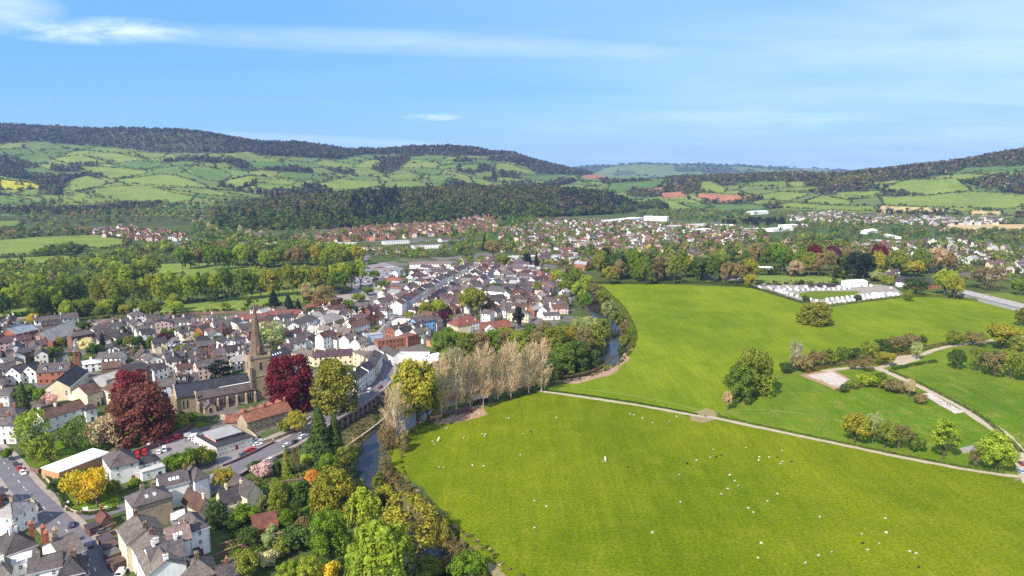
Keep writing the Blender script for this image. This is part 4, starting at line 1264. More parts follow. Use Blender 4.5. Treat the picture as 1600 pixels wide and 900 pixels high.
# ------------------------------------------------------------------ buildings
WC = {'white': (0.83, 0.82, 0.79), 'offwhite': (0.66, 0.63, 0.57), 'cream': (0.68, 0.58, 0.40), 'yellow': (0.62, 0.44, 0.17), 'tan': (0.36, 0.29, 0.21), 'stone': (0.34, 0.28, 0.21), 'brick': (0.29, 0.125, 0.075), 'redbrick': (0.33, 0.11, 0.065), 'brownbrick': (0.20, 0.125, 0.095),
      'blue': (0.22, 0.42, 0.72), 'paleblue': (0.42, 0.50, 0.60), 'navy': (0.03, 0.045, 0.10), 'pink': (0.62, 0.45, 0.40), 'grey': (0.36, 0.36, 0.37), 'purplebrick': (0.14, 0.085, 0.085), 'orange': (0.50, 0.26, 0.14), 'timber': (0.09, 0.06, 0.045)}
WW = {'white': 'white', 'offwhite': 'off-white', 'cream': 'cream', 'yellow': 'yellow', 'tan': 'tan stone', 'stone': 'grey stone', 'brick': 'brick', 'redbrick': 'red brick', 'brownbrick': 'brown brick', 'blue': 'sky-blue', 'paleblue': 'pale blue', 'navy': 'navy blue', 'pink': 'pink', 'grey': 'grey', 'purplebrick': 'dark brick', 'orange': 'orange brick', 'timber': 'dark timber'}
RC = {'slate': (0.080, 0.070, 0.075), 'dslate': (0.045, 0.041, 0.047), 'brown': (0.098, 0.058, 0.047), 'greybrown': (0.135, 0.118, 0.108), 'red': (0.150, 0.060, 0.046), 'rust': (0.205, 0.088, 0.060), 'grey': (0.27, 0.26, 0.265), 'pale': (0.46, 0.44, 0.43), 'white': (0.82, 0.81, 0.79), 'bluegrey': (0.22, 0.26, 0.31), 'pinkgrey': (0.19, 0.14, 0.135), 'purple': (0.070, 0.046, 0.055)}
RW = {'slate': 'slate', 'dslate': 'dark slate', 'brown': 'brown tiled', 'greybrown': 'mossy grey', 'red': 'red-brown tiled', 'rust': 'rust-red', 'grey': 'grey', 'pale': 'pale grey', 'white': 'white', 'bluegrey': 'blue-grey', 'pinkgrey': 'pinkish tiled', 'purple': 'purplish tiled'}


def win_meshes():
    mb = MB()
    t = 0.09
    for b in ((-.5, -.5, .5, -.5 + t), (-.5, .5 - t, .5, .5), (-.5, -.5 + t, -.5 + t, .5 - t), (.5 - t, -.5 + t, .5, .5 - t), (-.035, -.5 + t, .035, .5 - t), (-.5 + t, -.04, .5 - t, .04)):
        mb.box(b[0], -0.06, b[1], b[2], 0.02, b[3], 0, True)
    mb.box(-.58, -0.14, -.58, .58, 0.02, -.5, 0, True)
    fr = mb.mesh('window_frame', 'paint')
    mb = MB()
    mb.box(-.5, -0.025, -.5, .5, 0.01, .5, 0, True)
    pn = mb.mesh('pane', 'glass')
    return fr, pn


WFRAME, WPANE = win_meshes()
N_WIN = [0]


def window(root, x, y, z, w, h, rz, frame=(0.7, 0.7, 0.68)):
    f = link('window', WFRAME, root, frame, (x, y, z), rz, (w, 1, h))
    link('pane', WPANE, f)
    N_WIN[0] += 1
    return f


def door_mesh():
    mb = MB()
    mb.box(-.5, -.07, 0, .5, .02, 2.1)
    mb.box(-.62, -.05, 0, -.5, .02, 2.25)
    mb.box(.5, -.05, 0, .62, .02, 2.25)
    mb.box(-.5, -.05, 2.1, .5, .02, 2.25)
    return mb.mesh('door', 'paint')


DOOR = door_mesh()


def pot_mesh():
    mb = MB()
    mb.tube((0, 0, 0), (0, 0, .7), .17, .13, 8)
    return mb.mesh('chimney_pot', 'paint')


POT = pot_mesh()


def chimney(root, x, y, z0, z1, w, d, col, pots=2, detail=True):
    mb = MB()
    mb.box(-w / 2, -d / 2, z0, w / 2, d / 2, z1)
    mb.box(-w / 2 - .09, -d / 2 - .09, z1, w / 2 + .09, d / 2 + .09, z1 + .16, 0, True)
    c = link('chimney', mb.mesh('chimney', 'masonry'), root, col, (x, y, 0))
    if detail:
        for k in range(pots):
            f = (k - (pots - 1) / 2) * 0.45
            link('chimney_pot', POT, c, RNG.choice([(0.30, 0.16, 0.09), (0.40, 0.32, 0.2), (0.25, 0.13, 0.08)]), (f, 0, z1 + .16) if w > d else (0, f, z1 + .16))
    return c


def roof_geom(kind, L, D, e, r, o=0.35, t=0.22):
    """roof mesh and the gable triangles; x along the eave 0..L, y 0..D"""
    mb = MB()
    gab = []
    if kind == 'flat':
        mb.box(-0.15, -0.15, e, L + 0.15, D + 0.15, e + 0.35)
        return mb, gab
    if kind == 'mono':
        s = r / D
        mb.slab([(-o, -o, e - o * s), (L + o, -o, e - o * s), (L + o, D, e + r), (-o, D, e + r)], t)
        gab = [[(0, 0, e), (0, D, e), (0, D, e + r)], [(L, 0, e), (L, D, e), (L, D, e + r)], [(0, D, e), (L, D, e), (L, D, e + r), (0, D, e + r)]]
        return mb, gab
    if kind == 'gable':
        s = r / (D / 2)
        z = e - o * s
        mb.slab([(-o, -o, z), (L + o, -o, z), (L + o, D / 2, e + r), (-o, D / 2, e + r)], t)
        mb.slab([(L + o, D + o, z), (-o, D + o, z), (-o, D / 2, e + r), (L + o, D / 2, e + r)], t)
        mb.box(-o, D / 2 - .14, e + r - .02, L + o, D / 2 + .14, e + r + .10)
        gab = [[(0, 0, e), (0, D, e), (0, D / 2, e + r - t)], [(L, 0, e), (L, D, e), (L, D / 2, e + r - t)]]
    elif kind == 'gablefront':
        s = r / (L / 2)
        z = e - o * s
        mb.slab([(-o, D + o, z), (-o, -o, z), (L / 2, -o, e + r), (L / 2, D + o, e + r)], t)
        mb.slab([(L + o, -o, z), (L + o, D + o, z), (L / 2, D + o, e + r), (L / 2, -o, e + r)], t)
        mb.box(L / 2 - .14, -o, e + r - .02, L / 2 + .14, D + o, e + r + .10)
        gab = [[(0, 0, e), (L, 0, e), (L / 2, 0, e + r - t)], [(0, D, e), (L, D, e), (L / 2, D, e + r - t)]]
    else:  # hip
        h = min(L, D) / 2
        z = e - o * r / h
        if L >= D:
            a, b = (h, D / 2, e + r), (L - h + 0.01, D / 2, e + r)
        else:
            a, b = (L / 2, h, e + r), (L / 2, D - h + 0.01, e + r)
        c = [(-o, -o, z), (L + o, -o, z), (L + o, D + o, z), (-o, D + o, z)]
        if L >= D:
            F = [[c[0], c[1], b, a], [c[1], c[2], b], [c[2], c[3], a, b], [c[3], c[0], a]]
            lines = [(c[0], a), (c[3], a), (c[1], b), (c[2], b), (a, b)]
        else:
            F = [[c[0], c[1], a], [c[1], c[2], b, a], [c[2], c[3], b], [c[3], c[0], a, b]]
            lines = [(c[0], a), (c[1], a), (c[2], b), (c[3], b), (a, b)]
        for f in F:
            mb.face(f)
        mb.face([(p[0], p[1], p[2] - .04) for p in reversed(c)])
        for p, q in lines:
            if (Vector(p) - Vector(q)).length > 0.3:
                mb.tube(p, q, .13, .13, 4)
    return mb, gab


def build_at(x, y, ang, L, D, eave, rise, roof, wall, rf, look=None, mark=None, near=2, name='house', cat='house', group='houses of the town', wins='frl', nst=None, chim=None, masonry=None, gap=2.7, ww=1.0, wh=1.45, z=0.0, door=True, win_frame=(0.7, 0.7, 0.68), dormer=0, skylight=0, jit=True, fixed=False, wing=0):
    """a building: x runs along its front eave, y into it. near: 2 = every window with its pane, 1 = windows, 0 = joined glazing"""
    wc, rc = WC[wall], RC[rf]
    if jit:
        f = RNG.uniform(0.9, 1.08)
        wc = tuple(c * f for c in wc)
        f = RNG.uniform(0.82, 1.2)
        rc = tuple(c * f for c in rc)
    if look is None:
        look = f"{WW[wall]} {name.replace('_', ' ')} with {RW[rf]} {'flat' if roof == 'flat' else 'hipped' if roof == 'hip' else ''} roof".replace('  ', ' ')
    t = thing(name, (x, y, z), ang, look, cat, group, mark, fixed=fixed)
    mb = MB()
    mb.box(0, 0, -0.5, L, D, eave)
    rb, gab = roof_geom(roof, L, D, eave, rise)
    for g in gab:
        mb.face(g)
    mm = masonry if masonry is not None else wall in ('tan', 'stone', 'brick', 'redbrick', 'brownbrick', 'purplebrick', 'orange')
    link('wall', mb.mesh('wall', 'masonry' if mm else 'wall'), t, wc)
    r = link('roof', rb.mesh('roof', 'sheet' if roof == 'flat' or rf in ('white', 'pale') else 'roof'), t, rc)
    ns = nst or max(1, int(round(eave / 3.0)))
    fh = eave / ns

    def row(Lx):
        n = max(1, int((Lx - 0.6) / gap))
        return [(k + 0.5) * Lx / n for k in range(n)]
    spots = []
    for s in range(ns):
        zc = fh * s + fh * 0.55
        h = min(wh, fh * 0.6)
        if 'f' in wins:
            spots += [(a, 0, zc, h, 0) for a in row(L)]
        if 'l' in wins:
            spots += [(0, D - a, zc, h, -math.pi / 2) for a in row(D)[:3]]
        if 'r' in wins:
            spots += [(L, a, zc, h, math.pi / 2) for a in row(D)[:3]]
    if roof == 'gablefront' and rise > 2.4 and wins:
        spots.append((L / 2, 0, eave + rise * 0.3, 1.0, 0))
    if near >= 1:
        dpos = None
        if door and 'f' in wins and ns >= 1 and eave > 3.5:
            rr = row(L)
            dpos = rr[len(rr) // 2]
            link('door', DOOR, t, RNG.choice([(0.03, 0.05, 0.09), (0.25, 0.04, 0.03), (0.05, 0.10, 0.06), (0.3, 0.3, 0.3), (0.02, 0.02, 0.02)]), (dpos, 0, 0), 0)
        for (a, b, c, h, rz) in spots:
            if rz == 0 and dpos is not None and abs(a - dpos) < 0.1 and c < fh:
                continue
            if RNG.random() < 0.06 and len(spots) > 4:
                continue
            if near == 2:
                window(t, a, b, c, ww, h, rz, win_frame)
            else:
                link('window', WPANE, t, None, (a, b, c), rz, (ww, 1.6, h))
    elif spots:
        g = MB()
        for (a, b, c, h, rz) in spots:
            w2 = ww / 2
            if rz == 0:
                g.box(a - w2, -.04, c - h / 2, a + w2, .02, c + h / 2, 0, True)
            elif rz < 0:
                g.box(-.04, b - w2, c - h / 2, .02, b + w2, c + h / 2, 0, True)
            else:
                g.box(L - .02, b - w2, c - h / 2, L + .04, b + w2, c + h / 2, 0, True)
        go = link('glazing', g.mesh('glazing', 'glass'), t)
        go['kind'] = 'stuff'
    if chim is None:
        chim = [] if roof in ('flat', 'mono') else [RNG.choice([0.06, 0.94, 0.5])] if L < 11 else [0.05, 0.95]
    cc = wc if wall in ('white', 'cream', 'offwhite') and RNG.random() < 0.5 else tuple(v * .75 for v in WC[RNG.choice(['brick', 'brownbrick', 'stone'])])
    for f in chim:
        if roof == 'gablefront':
            chimney(t, L / 2, D * f, eave + rise * 0.4, eave + rise + 1.3, 0.7, 1.1, cc, 2, near >= 1)
        elif roof == 'hip':
            h = min(L, D) / 2
            chimney(t, min(max(L * f, h * 0.9), L - h * 0.9), D / 2, eave + rise * 0.3, eave + rise + 1.3, 1.3, 0.7, cc, 3, near >= 1)
        else:
            chimney(t, min(max(L * f, .5), L - .5), D / 2, eave + rise * 0.35, eave + rise + 1.3, 0.75, 1.2, cc, 2, near >= 1)
    if skylight and roof in ('gable', 'hip') and near:
        s = rise / (D / 2)
        for k in range(skylight):
            fx = L * (0.3 + 0.4 * (k + 0.5) / skylight)
            m2 = MB()
            m2.slab([(-.45, -.5, -.5 * s), (.45, -.5, -.5 * s), (.45, .5, .5 * s), (-.45, .5, .5 * s)], .12)
            link('skylight', m2.mesh('skylight', 'paint'), t, (0.75, 0.78, 0.82), (fx, D * 0.22, eave + D * 0.22 * s + .13))
    if wing:
        ww2, wd, we = min(4.2, L * .5), RNG.uniform(3.5, 6), eave * RNG.uniform(.55, .85)
        wx = RNG.choice([0.3, L - ww2 - .3])
        y0, y1 = (-wd, -.02) if wing > 0 else (D + .02, D + wd)
        m2 = MB()
        m2.box(wx, y0, -.5, wx + ww2, y1, we)
        for yy in (y0, y1):
            m2.face([(wx, yy, we), (wx + ww2, yy, we), (wx + ww2 / 2, yy, we + 1.5)])
        wg = link('rear_wing', m2.mesh('rear_wing', 'masonry' if mm else 'wall'), t, wc)
        m2 = MB()
        xm = wx + ww2 / 2
        m2.slab([(wx - .3, y1, we - .2), (wx - .3, y0 - .25, we - .2), (xm, y0 - .25, we + 1.75), (xm, y1, we + 1.75)], .18)
        m2.slab([(wx + ww2 + .3, y0 - .25, we - .2), (wx + ww2 + .3, y1, we - .2), (xm, y1, we + 1.75), (xm, y0 - .25, we + 1.75)], .18)
        link('rear_roof', m2.mesh('rear_roof', 'roof'), wg, tuple(v * RNG.uniform(.8, 1.3) for v in rc))
    for k in range(dormer):
        fx = L * (k + 0.5) / dormer
        m2 = MB()
        d0 = D * 0.12
        s = rise / (D / 2)
        zb = eave + d0 * s
        m2.box(-.75, 0, zb - .3, .75, D * .25, zb + 1.35)
        m2.face([(-.75, 0, zb + 1.35), (.75, 0, zb + 1.35), (0, 0, zb + 1.95)])
        dm = link('dormer', m2.mesh('dormer', 'wall'), t, WC['white'], (fx, d0, 0))
        m3 = MB()
        m3.slab([(-.95, D * .3, zb + 1.25), (-.95, -.2, zb + 1.25), (0, -.2, zb + 2.05), (0, D * .3, zb + 2.05)], .12)
        m3.slab([(.95, -.2, zb + 1.25), (.95, D * .3, zb + 1.25), (0, D * .3, zb + 2.05), (0, -.2, zb + 2.05)], .12)
        link('dormer_roof', m3.mesh('dormer_roof', 'roof'), dm, rc)
        if near:
            link('window', WPANE, dm, None, (0, 0, zb + .7), 0, (.8, 1.6, 1.0))
    if near == 2 and roof in ('gable', 'hip'):
        m2 = MB()
        m2.box(-.3, -.46, eave - .38, L + .3, -.30, eave - .24, 0, True)
        link('gutter', m2.mesh('gutter', 'paint'), t, RNG.choice([(0.05, 0.05, 0.055), (0.55, 0.55, 0.55)]))
        m2 = MB()
        m2.tube((L - .25, -.1, 0), (L - .25, -.1, eave - .4), .06, .06, 6)
        link('downpipe', m2.mesh('downpipe', 'paint'), t, (0.06, 0.06, 0.065))
    ca, sa = math.cos(ang), math.sin(ang)
    R = math.hypot(L, D) / 2
    nd = max(1, int(round(L / max(D, 1))))
    for k in range(nd):
        lx, ly = L * (k + .5) / nd, D / 2
        OCC.append((x + lx * ca - ly * sa, y + lx * sa + ly * ca, max(min(L / nd, D), 3) * 0.58))
    return t


def bld(E1, E2, D, eave, rise, roof='gable', wall='white', rf='slate', **kw):
    """front eave from E1 to E2 in the photograph; the building lies on the far side of that line"""
    a, b = P(*E1, eave), P(*E2, eave)
    L = math.hypot(b[0] - a[0], b[1] - a[1])
    if 'near' not in kw:
        kw['near'] = 2 if a[1] < 360 else 1 if a[1] < 640 else 0
    return build_at(a[0], a[1], math.atan2(b[1] - a[1], b[0] - a[0]), L, D, eave, rise, roof, wall, rf, **kw)


def build_manual():
    B = bld
    # corner beside the road, bottom of the view
    B((-14, 806), (19, 808), 10, 7, 3, 'hip', 'white', 'grey', look='white house with brown door by the road edge', mark='white roadside house')
    B((8, 868), (58, 850), 12, 7, 4, 'hip', 'white', 'slate', chim=[0.2, 0.8], look='white house with large hipped slate roof at the street corner', mark='hipped corner house')
    B((98, 873), (133, 858), 13, 8, 3.6, 'gable', 'white', 'greybrown', wins='fr', look='white gabled house with lichen-grey roof beside the junction', mark='white junction house', chim=[0.05])
    B((44, 896), (96, 884), 8, 7, 2.6, 'gable', 'white', 'slate', look='long white house with slate roof below the hipped corner house', chim=[0.3])
    B((90, 902), (132, 893), 9, 6, 3.5, 'hip', 'purplebrick', 'dslate', look='dark hipped house at the bottom of the street')
    B((15, 884), (48, 876), 6, 6, 0.5, 'flat', 'white', 'pale', look='white flat-roofed annex behind the corner houses')
    B((-12, 905), (16, 898), 9, 6, 3, 'hip', 'white', 'greybrown')
    B((-20, 778), (4, 770), 9, 6, 3, 'gable', 'brick', 'slate')
    # street terrace on the right of the lower road
    tn = B((207, 792), (269, 774), 10, 10, 3, 'hip', 'tan', 'slate', wins='l', look='tall tan stone house with white street side', mark='tan stone house', chim=[0.1, 0.75], skylight=2)
    mb = MB()
    mb.box(-.06, .02, 0, -.005, 9.98, 9.95)
    link('rendered_side', mb.mesh('rendered_side', 'wall'), tn, WC['white'])
    B((251, 762), (296, 751), 9, 9, 3.2, 'gable', 'white', 'slate', wins='r', look='plain white house with three skylights on slate roof', mark='skylight house', skylight=3)
    B((304, 751), (327, 743), 11, 9, 3, 'hip', 'white', 'slate', wins='l', look='white house with slate hip and brown chimney')
    B((183, 826), (199, 850), 11, 9.5, 3, 'gable', 'cream', 'greybrown', wins='f', look='cream terrace house facing the lower street', mark='cream terrace house', chim=[0.05, .9])
    B((203, 846), (216, 868), 10, 9, 3, 'gable', 'white', 'greybrown', wins='f', look='white terrace house next to the cream terrace')
    B((216, 869), (231, 900), 10, 9, 3, 'gable', 'white', 'greybrown', wins='f', look='white terrace house with mossy roof at the bottom edge')
    B((238, 884), (292, 866), 12, 9.5, 3, 'gable', 'white', 'slate', wins='', look='big white gable wall with drainpipes', mark='white gable house', chim=[0.2, 0.85])
    B((263, 850), (299, 840), 10, 9.5, 3, 'gable', 'white', 'pinkgrey', wins='', look='white rear wing with valley roof', chim=[.9], skylight=2)
    B((296, 832), (327, 822), 12, 9, 2.6, 'hip', 'white', 'slate', wins='f', gap=6, look='square white house with hipped slate roof and single window', mark='square white house', chim=[])
    B((301, 876), (318, 870), 5, 3.2, 1.2, 'mono', 'white', 'dslate', name='conservatory', cat='conservatory', look='small white conservatory with slate lean-to roof')
    B((268, 812), (288, 808), 5, 3, .8, 'mono', 'grey', 'pale', name='greenhouse', cat='greenhouse', look='small glass-roofed lean-to behind the tan house')
    B((284, 908), (338, 894), 10, 6, 3.4, 'hip', 'brick', 'greybrown', look='brown-roofed house with white hip ridge at the bottom edge')
    B((343, 905), (378, 893), 7, 5, 2.4, 'gable', 'brick', 'slate', look='low slate-roofed brick outbuilding at the bottom edge')
    # cream gabled house and garden buildings
    B((347, 786), (387, 775), 8, 6, 3.4, 'gable', 'cream', 'dslate', look='long cream house with dark slate roof', mark='long cream house', chim=[0.3, 0.9], wins='f')
    B((386, 776), (411, 766), 13, 7.5, 4, 'gablefront', 'cream', 'slate', look='tall cream gabled house end with tiny window', mark='cream gabled house', wins='', chim=[])
    B((312, 799), (333, 791), 13, 5, 4, 'gablefront', 'cream', 'brown', look='white and cream cottage with brown steep roof', wins='lf', chim=[.1])
    B((397, 828), (434, 820), 6, 2.6, 2.6, 'mono', 'brick', 'red', name='garden_shed', cat='shed', group='sheds', look='ruined brick garden shed with red tiled roof', wins='', mark='ruined red shed')
    # garages
    B((157, 818), (176, 812), 6, 2.6, 2.2, 'gablefront', 'brownbrick', 'red', name='garage', cat='garage', group='garages by the lower street', look='brown garage with white gable front', wins='')
    for a, b, c in (((140, 828), (156, 822), 'purple'), ((162, 848), (180, 841), 'purple'), ((166, 858), (186, 851), 'brown'), ((170, 871), (190, 863), 'greybrown'), ((177, 884), (196, 876), 'brown')):
        B(a, b, 4.5, 2.5, .3, 'flat', 'purplebrick', c, name='garage', cat='garage', group='garages by the lower street', wins='', look=f'low {RW[c]} flat-roofed garage by the lower street')
    # villa
    B((172, 731), (217, 720), 15, 7.6, 3.8, 'hip', 'white', 'slate', look='white villa with broad hipped slate roof', mark='white villa', wins='fl', gap=3.2, wh=1.9, chim=[0.3, .6])
    B((216, 726), (250, 717), 7, 5.5, 1.6, 'hip', 'white', 'dslate', look='low white wing of the villa with dark slate roof', wins='f', chim=[])
    B((222, 739), (258, 729), 5, 3.6, .3, 'flat', 'white', 'pale', look='white flat-roofed extension below the villa wing', wins='f', chim=[])
    B((92, 739), (172, 708), 11, 4.2, .4, 'flat', 'orange', 'white', name='hall', cat='hall', group='halls', look='long brick hall with flat white roof', mark='white-roofed hall', wins='', jit=False)
    # white long house and flats
    B((68, 655), (134, 635), 9, 7, 3.2, 'gable', 'white', 'brown', look='long white house with brown roof beside the churchyard', mark='long white house', chim=[0.05, 0.42], wins='fl', gap=3.4)
    B((134, 642), (152, 638), 7, 6, 2, 'hip', 'white', 'dslate', look='white annex with balcony at the end of a long white house', chim=[])
    B((136, 616), (157, 610), 13, 8, 3.5, 'gable', 'cream', 'brown', look='cream flats with brown roof and brick gable', mark='cream flats', wins='f', chim=[])
    B((160, 607), (178, 615), 12, 8, 3.5, 'gable', 'cream', 'brown', look='second wing of the cream flats', wins='f', chim=[])
    B((96, 615), (128, 620), 6, 3, .3, 'flat', 'white', 'pale', look='low white garage block beneath the cream chapel', name='garage', cat='garage', wins='')
    # chapel
    B((109, 604), (138, 580), 12, 7.5, 4.4, 'gable', 'cream', 'dslate', name='chapel', cat='chapel', group='places of worship', look='cream chapel with dark slate roof', mark='cream chapel', wins='fl', chim=[], wh=3.6, nst=1, gap=3.2)
    # left edge
    B((-14, 664), (23, 664), 10, 9, 2.6, 'hip', 'white', 'slate', look='white three-storey house at the road bend', mark='three-storey white house', gap=3)
    B((-20, 650), (28, 649), 9, 6, 3, 'hip', 'brick', 'slate')
    B((8, 583), (31, 583), 10, 7, 3.6, 'gablefront', 'white', 'slate', look='white twin-gabled house, half nearer the car yard', chim=[], wins='f')
    B((33, 581), (56, 580), 10, 7, 3.6, 'gablefront', 'white', 'slate', look='white twin-gabled house, half beside the brick house', chim=[], wins='f', mark='twin-gabled white house')
    B((57, 582), (106, 579), 11, 7.5, 4, 'gable', 'brick', 'slate', look='tall red-brick house with slate roof and white dormer', mark='red-brick terrace', chim=[.05, .5, .95], dormer=2, wins='f')
    B((130, 570), (160, 566), 10, 5, 1.6, 'hip', 'white', 'pale', look='white low house with pale roof', wins='f')
    B((150, 560), (188, 559), 9, 6, 3, 'gable', 'white', 'slate', look='white house with two tall white chimneys', chim=[.45, .6])
    B((159, 576), (187, 573), 8, 4, 3, 'gable', 'brownbrick', 'brown', wins='')
    B((188, 579), (240, 578), 8, 4, 3, 'gable', 'brownbrick', 'purple', wins='')
    B((166, 594), (206, 582), 12, 4.5, 2, 'gable', 'grey', 'grey', wins='', chim=[], look='grey sheet-roofed workshop', name='workshop', cat='workshop')
    B((243, 604), (273, 602), 9, 6, 3, 'gable', 'paleblue', 'slate', look='pale blue house with slate roof beside the church', wins='f')
    B((273, 597), (292, 596), 8, 7, 3, 'gable', 'navy', 'dslate', look='navy blue house with two dormers', dormer=2, wins='f', mark='navy blue house')
    B((293, 595), (311, 592), 8, 6.5, 3, 'gable', 'white', 'slate', look='white house next to the navy house', wins='f')
    B((0, 578), (26, 574), 9, 6, 3, 'gable', 'white', 'slate')
    B((-20, 620), (14, 618), 9, 6, 3, 'gable', 'offwhite', 'slate')
    B((361, 565), (392, 562), 9, 6, 3, 'hip', 'white', 'grey', look='white hip-roofed house behind the tower')
    # warehouse quarter
    B((2, 521), (25, 520), 18, 9, 4, 'gablefront', 'brick', 'bluegrey', look='red-brick building with blue-grey gabled roof', wins='f', chim=[], mark='red-brick mill')
    B((25, 522), (60, 514), 14, 9, 3.6, 'gable', 'brick', 'bluegrey', look='red-brick block with blue-grey roof', wins='f', chim=[.8])
    sh = B((38, 534), (82, 533), 46, 5, 6, 'gablefront', 'brick', 'grey', name='supermarket', cat='supermarket', group='shops', look='wide brick shed with glazed gable front', wins='', chim=[], mark='glazed brick shed')
    a, b = P(38, 534, 5), P(82, 533, 5)
    L = math.hypot(a[0] - b[0], a[1] - b[1])
    for k in range(5):
        x = L / 2 + (k - 2) * 2.3
        h = 4.2 + 5.2 * (1 - abs(k - 2) / 3)
        for z in range(int(h // 2.1)):
            window(sh, x, -.02, 1.4 + z * 2.1, 2.1, 1.95, 0)
    B((204, 494), (228, 491), 10, 8.5, 3, 'hip', 'white', 'slate', name='hotel', cat='hotel', group='hotels', look='large white hotel with hipped slate roof', mark='white hotel', wins='fr')
    B((229, 498), (256, 495), 8, 6, 2.6, 'hip', 'white', 'slate', look='white wing beside the white hotel', wins='fr')
    B((146, 506), (190, 503), 9, 4, 2.4, 'hip', 'white', 'greybrown')
    B((190, 502), (205, 500), 8, 5, 2, 'gable', 'white', 'slate')
    B((261, 506), (300, 502), 12, 6, 3.4, 'hip', 'white', 'slate', look='broad white house with hipped roof', wins='f')
    B((272, 516), (302, 514), 9, 5, 2.8, 'hip', 'white', 'slate', look='white bungalow with hipped slate roof')
    B((150, 524), (180, 525), 12, 4, 4, 'gable', 'brick', 'dslate', chim=[])
    B((208, 535), (232, 530), 9, 3.5, 2.6, 'gable', 'offwhite', 'grey', chim=[])
    B((367, 533), (384, 528), 9, 7, 2.6, 'hip', 'white', 'slate', look='white house in the square by the tower')
    B((348, 536), (366, 533), 12, 6, 3, 'gablefront', 'white', 'dslate', look='white gabled house by the car park', wins='f')
    B((316, 500), (336, 498), 9, 5, 3, 'gable', 'offwhite', 'greybrown')
    B((420, 493), (470, 490), 10, 5, 3, 'gable', 'brownbrick', 'red', look='long red-roofed row at the park edge', wins='', chim=[.1, .5, .9])
    B((365, 500), (420, 496), 10, 5, 3, 'gable', 'brownbrick', 'red', look='long maroon-roofed row behind the spire', wins='', chim=[.1, .6])
    # around the square
    B((447, 510), (468, 508), 15, 10, 3, 'gablefront', 'white', 'slate', look='tall white gabled building', wins='', chim=[.3], mark='tall white gable')
    B((468, 508), (496, 497), 12, 10, 3, 'gable', 'white', 'slate', look='tall white building with three rows of windows', wins='f', gap=2.6)
    B((509, 506), (540, 495), 16, 6, 4.6, 'hip', 'tan', 'grey', name='market_hall', cat='hall', group='halls', look='market hall with broad pale slate roof', mark='market hall', wins='f', chim=[])
    for i, (a, b) in enumerate((((539, 493), (548, 492)), ((549, 491), (558, 491)), ((559, 490), (568, 490)))):
        t = B(a, b, 10, 8, 3.6, 'gablefront', 'white', 'dslate', look='black-and-white timbered gable house ' + ('next to the market hall', 'between two timbered houses', 'at the far end of three')[i], wins='f', chim=[], mark='timbered gables' if i == 1 else None, ww=1.6, group='timbered gable houses', fixed=True)
        L = math.hypot(P(*a, 8)[0] - P(*b, 8)[0], P(*a, 8)[1] - P(*b, 8)[1])
        for k in (0.02, 0.32, 0.68, 0.98):
            m2 = MB()
            m2.box(-.13, -.07, .2, .13, 0, 8)
            link('timber', m2.mesh('timber', 'paint'), t, (0.015, 0.015, 0.015), (L * k, 0, 0))
        for zz in (3.6, 7.7):
            m2 = MB()
            m2.box(0, -.08, zz, L, 0, zz + .3)
            link('timber', m2.mesh('timber', 'paint'), t, (0.015, 0.015, 0.015))
    B((489, 558), (551, 554), 9, 6.5, 3, 'gable', 'cream', 'purple', look='long cream terrace with dark purplish roof', mark='cream crescent', chim=[.05, .3, .6], wins='f', door=False)
    B((455, 551), (489, 557), 9, 6.5, 2.6, 'hip', 'cream', 'greybrown', look='cream house at the bend of a cream crescent', wins='f', door=False)
    B((417, 563), (455, 550), 9, 6, 3, 'gable', 'cream', 'dslate', look='cream row with dark slate roof and skylights', skylight=4, wins='f', chim=[])
    B((551, 549), (568, 556), 8, 9, 2, 'hip', 'cream', 'greybrown', look='tall cream block at the street corner', wins='f', gap=5)
    B((570, 553), (593, 549), 10, 9, 3.4, 'gable', 'yellow', 'grey', look='yellow walled building with steep gable', wins='', chim=[.3])
    for i, (a, b) in enumerate((((556, 594), (566, 586)), ((566, 586), (576, 578)), ((576, 578), (585, 571)), ((585, 571), (592, 562)), ((592, 562), (597, 552)))):
        B(a, b, 9, 8.5 if i != 2 else 9.2, 2.4, 'gable', 'white' if i != 3 else 'cream', 'dslate' if i < 3 else 'slate', wins='f', gap=2.3, look=f"{('first', 'second', 'third', 'fourth', 'fifth')[i]} house up the curved white terrace above the viaduct", chim=[.05], group='curved terrace above the viaduct', mark='curved white terrace' if i == 2 else None, near=1, fixed=True)
    B((594, 546), (613, 556), 8, 6, 2.6, 'gable', 'white', 'slate', wins='l', look='white row across the street with arched windows')
    B((590, 534), (637, 528), 8, 6, .4, 'flat', 'brick', 'rust', look='long brick block with flat red roof', wins='f', mark='flat red-roofed block', chim=[])
    B((637, 527), (653, 523), 9, 7, .4, 'flat', 'brick', 'rust', look='taller brick end with flat red roof', wins='f', chim=[])
    B((574, 525), (598, 522), 7, 7, .4, 'flat', 'paleblue', 'grey', look='pale blue flat-roofed house', wins='', chim=[])
    B((638, 502), (650, 505), 9, 9, 2.6, 'gable', 'blue', 'slate', wins='', look='blue side range of the sky-blue house', chim=[])
    B((650, 504), (679, 499), 8, 9.5, 2.6, 'gable', 'blue', 'slate', look='bright sky-blue terrace with three rows of windows', mark='sky-blue terrace', wins='f', gap=2.4, chim=[])
    B((612, 558), (668, 558), 12, 4.5, .4, 'flat', 'white', 'white', look='flat white-roofed building behind the viaduct', wins='', jit=False, mark='flat white roofs')
    B((667, 570), (708, 556), 14, 4.5, .4, 'flat', 'grey', 'white', look='flat white-roofed building next to the lime tree', wins='f', jit=False)
    B((666, 530), (682, 534), 9, 5, 1, 'mono', 'orange', 'brown', wins='')
    B((612, 502), (650, 504), 12, 6, 1.2, 'hip', 'offwhite', 'pale', wins='', chim=[])
    B((568, 486), (578, 486), 14, 9, 3, 'gablefront', 'redbrick', 'brown', look='tall narrow red-brick gable', wins='', chim=[])
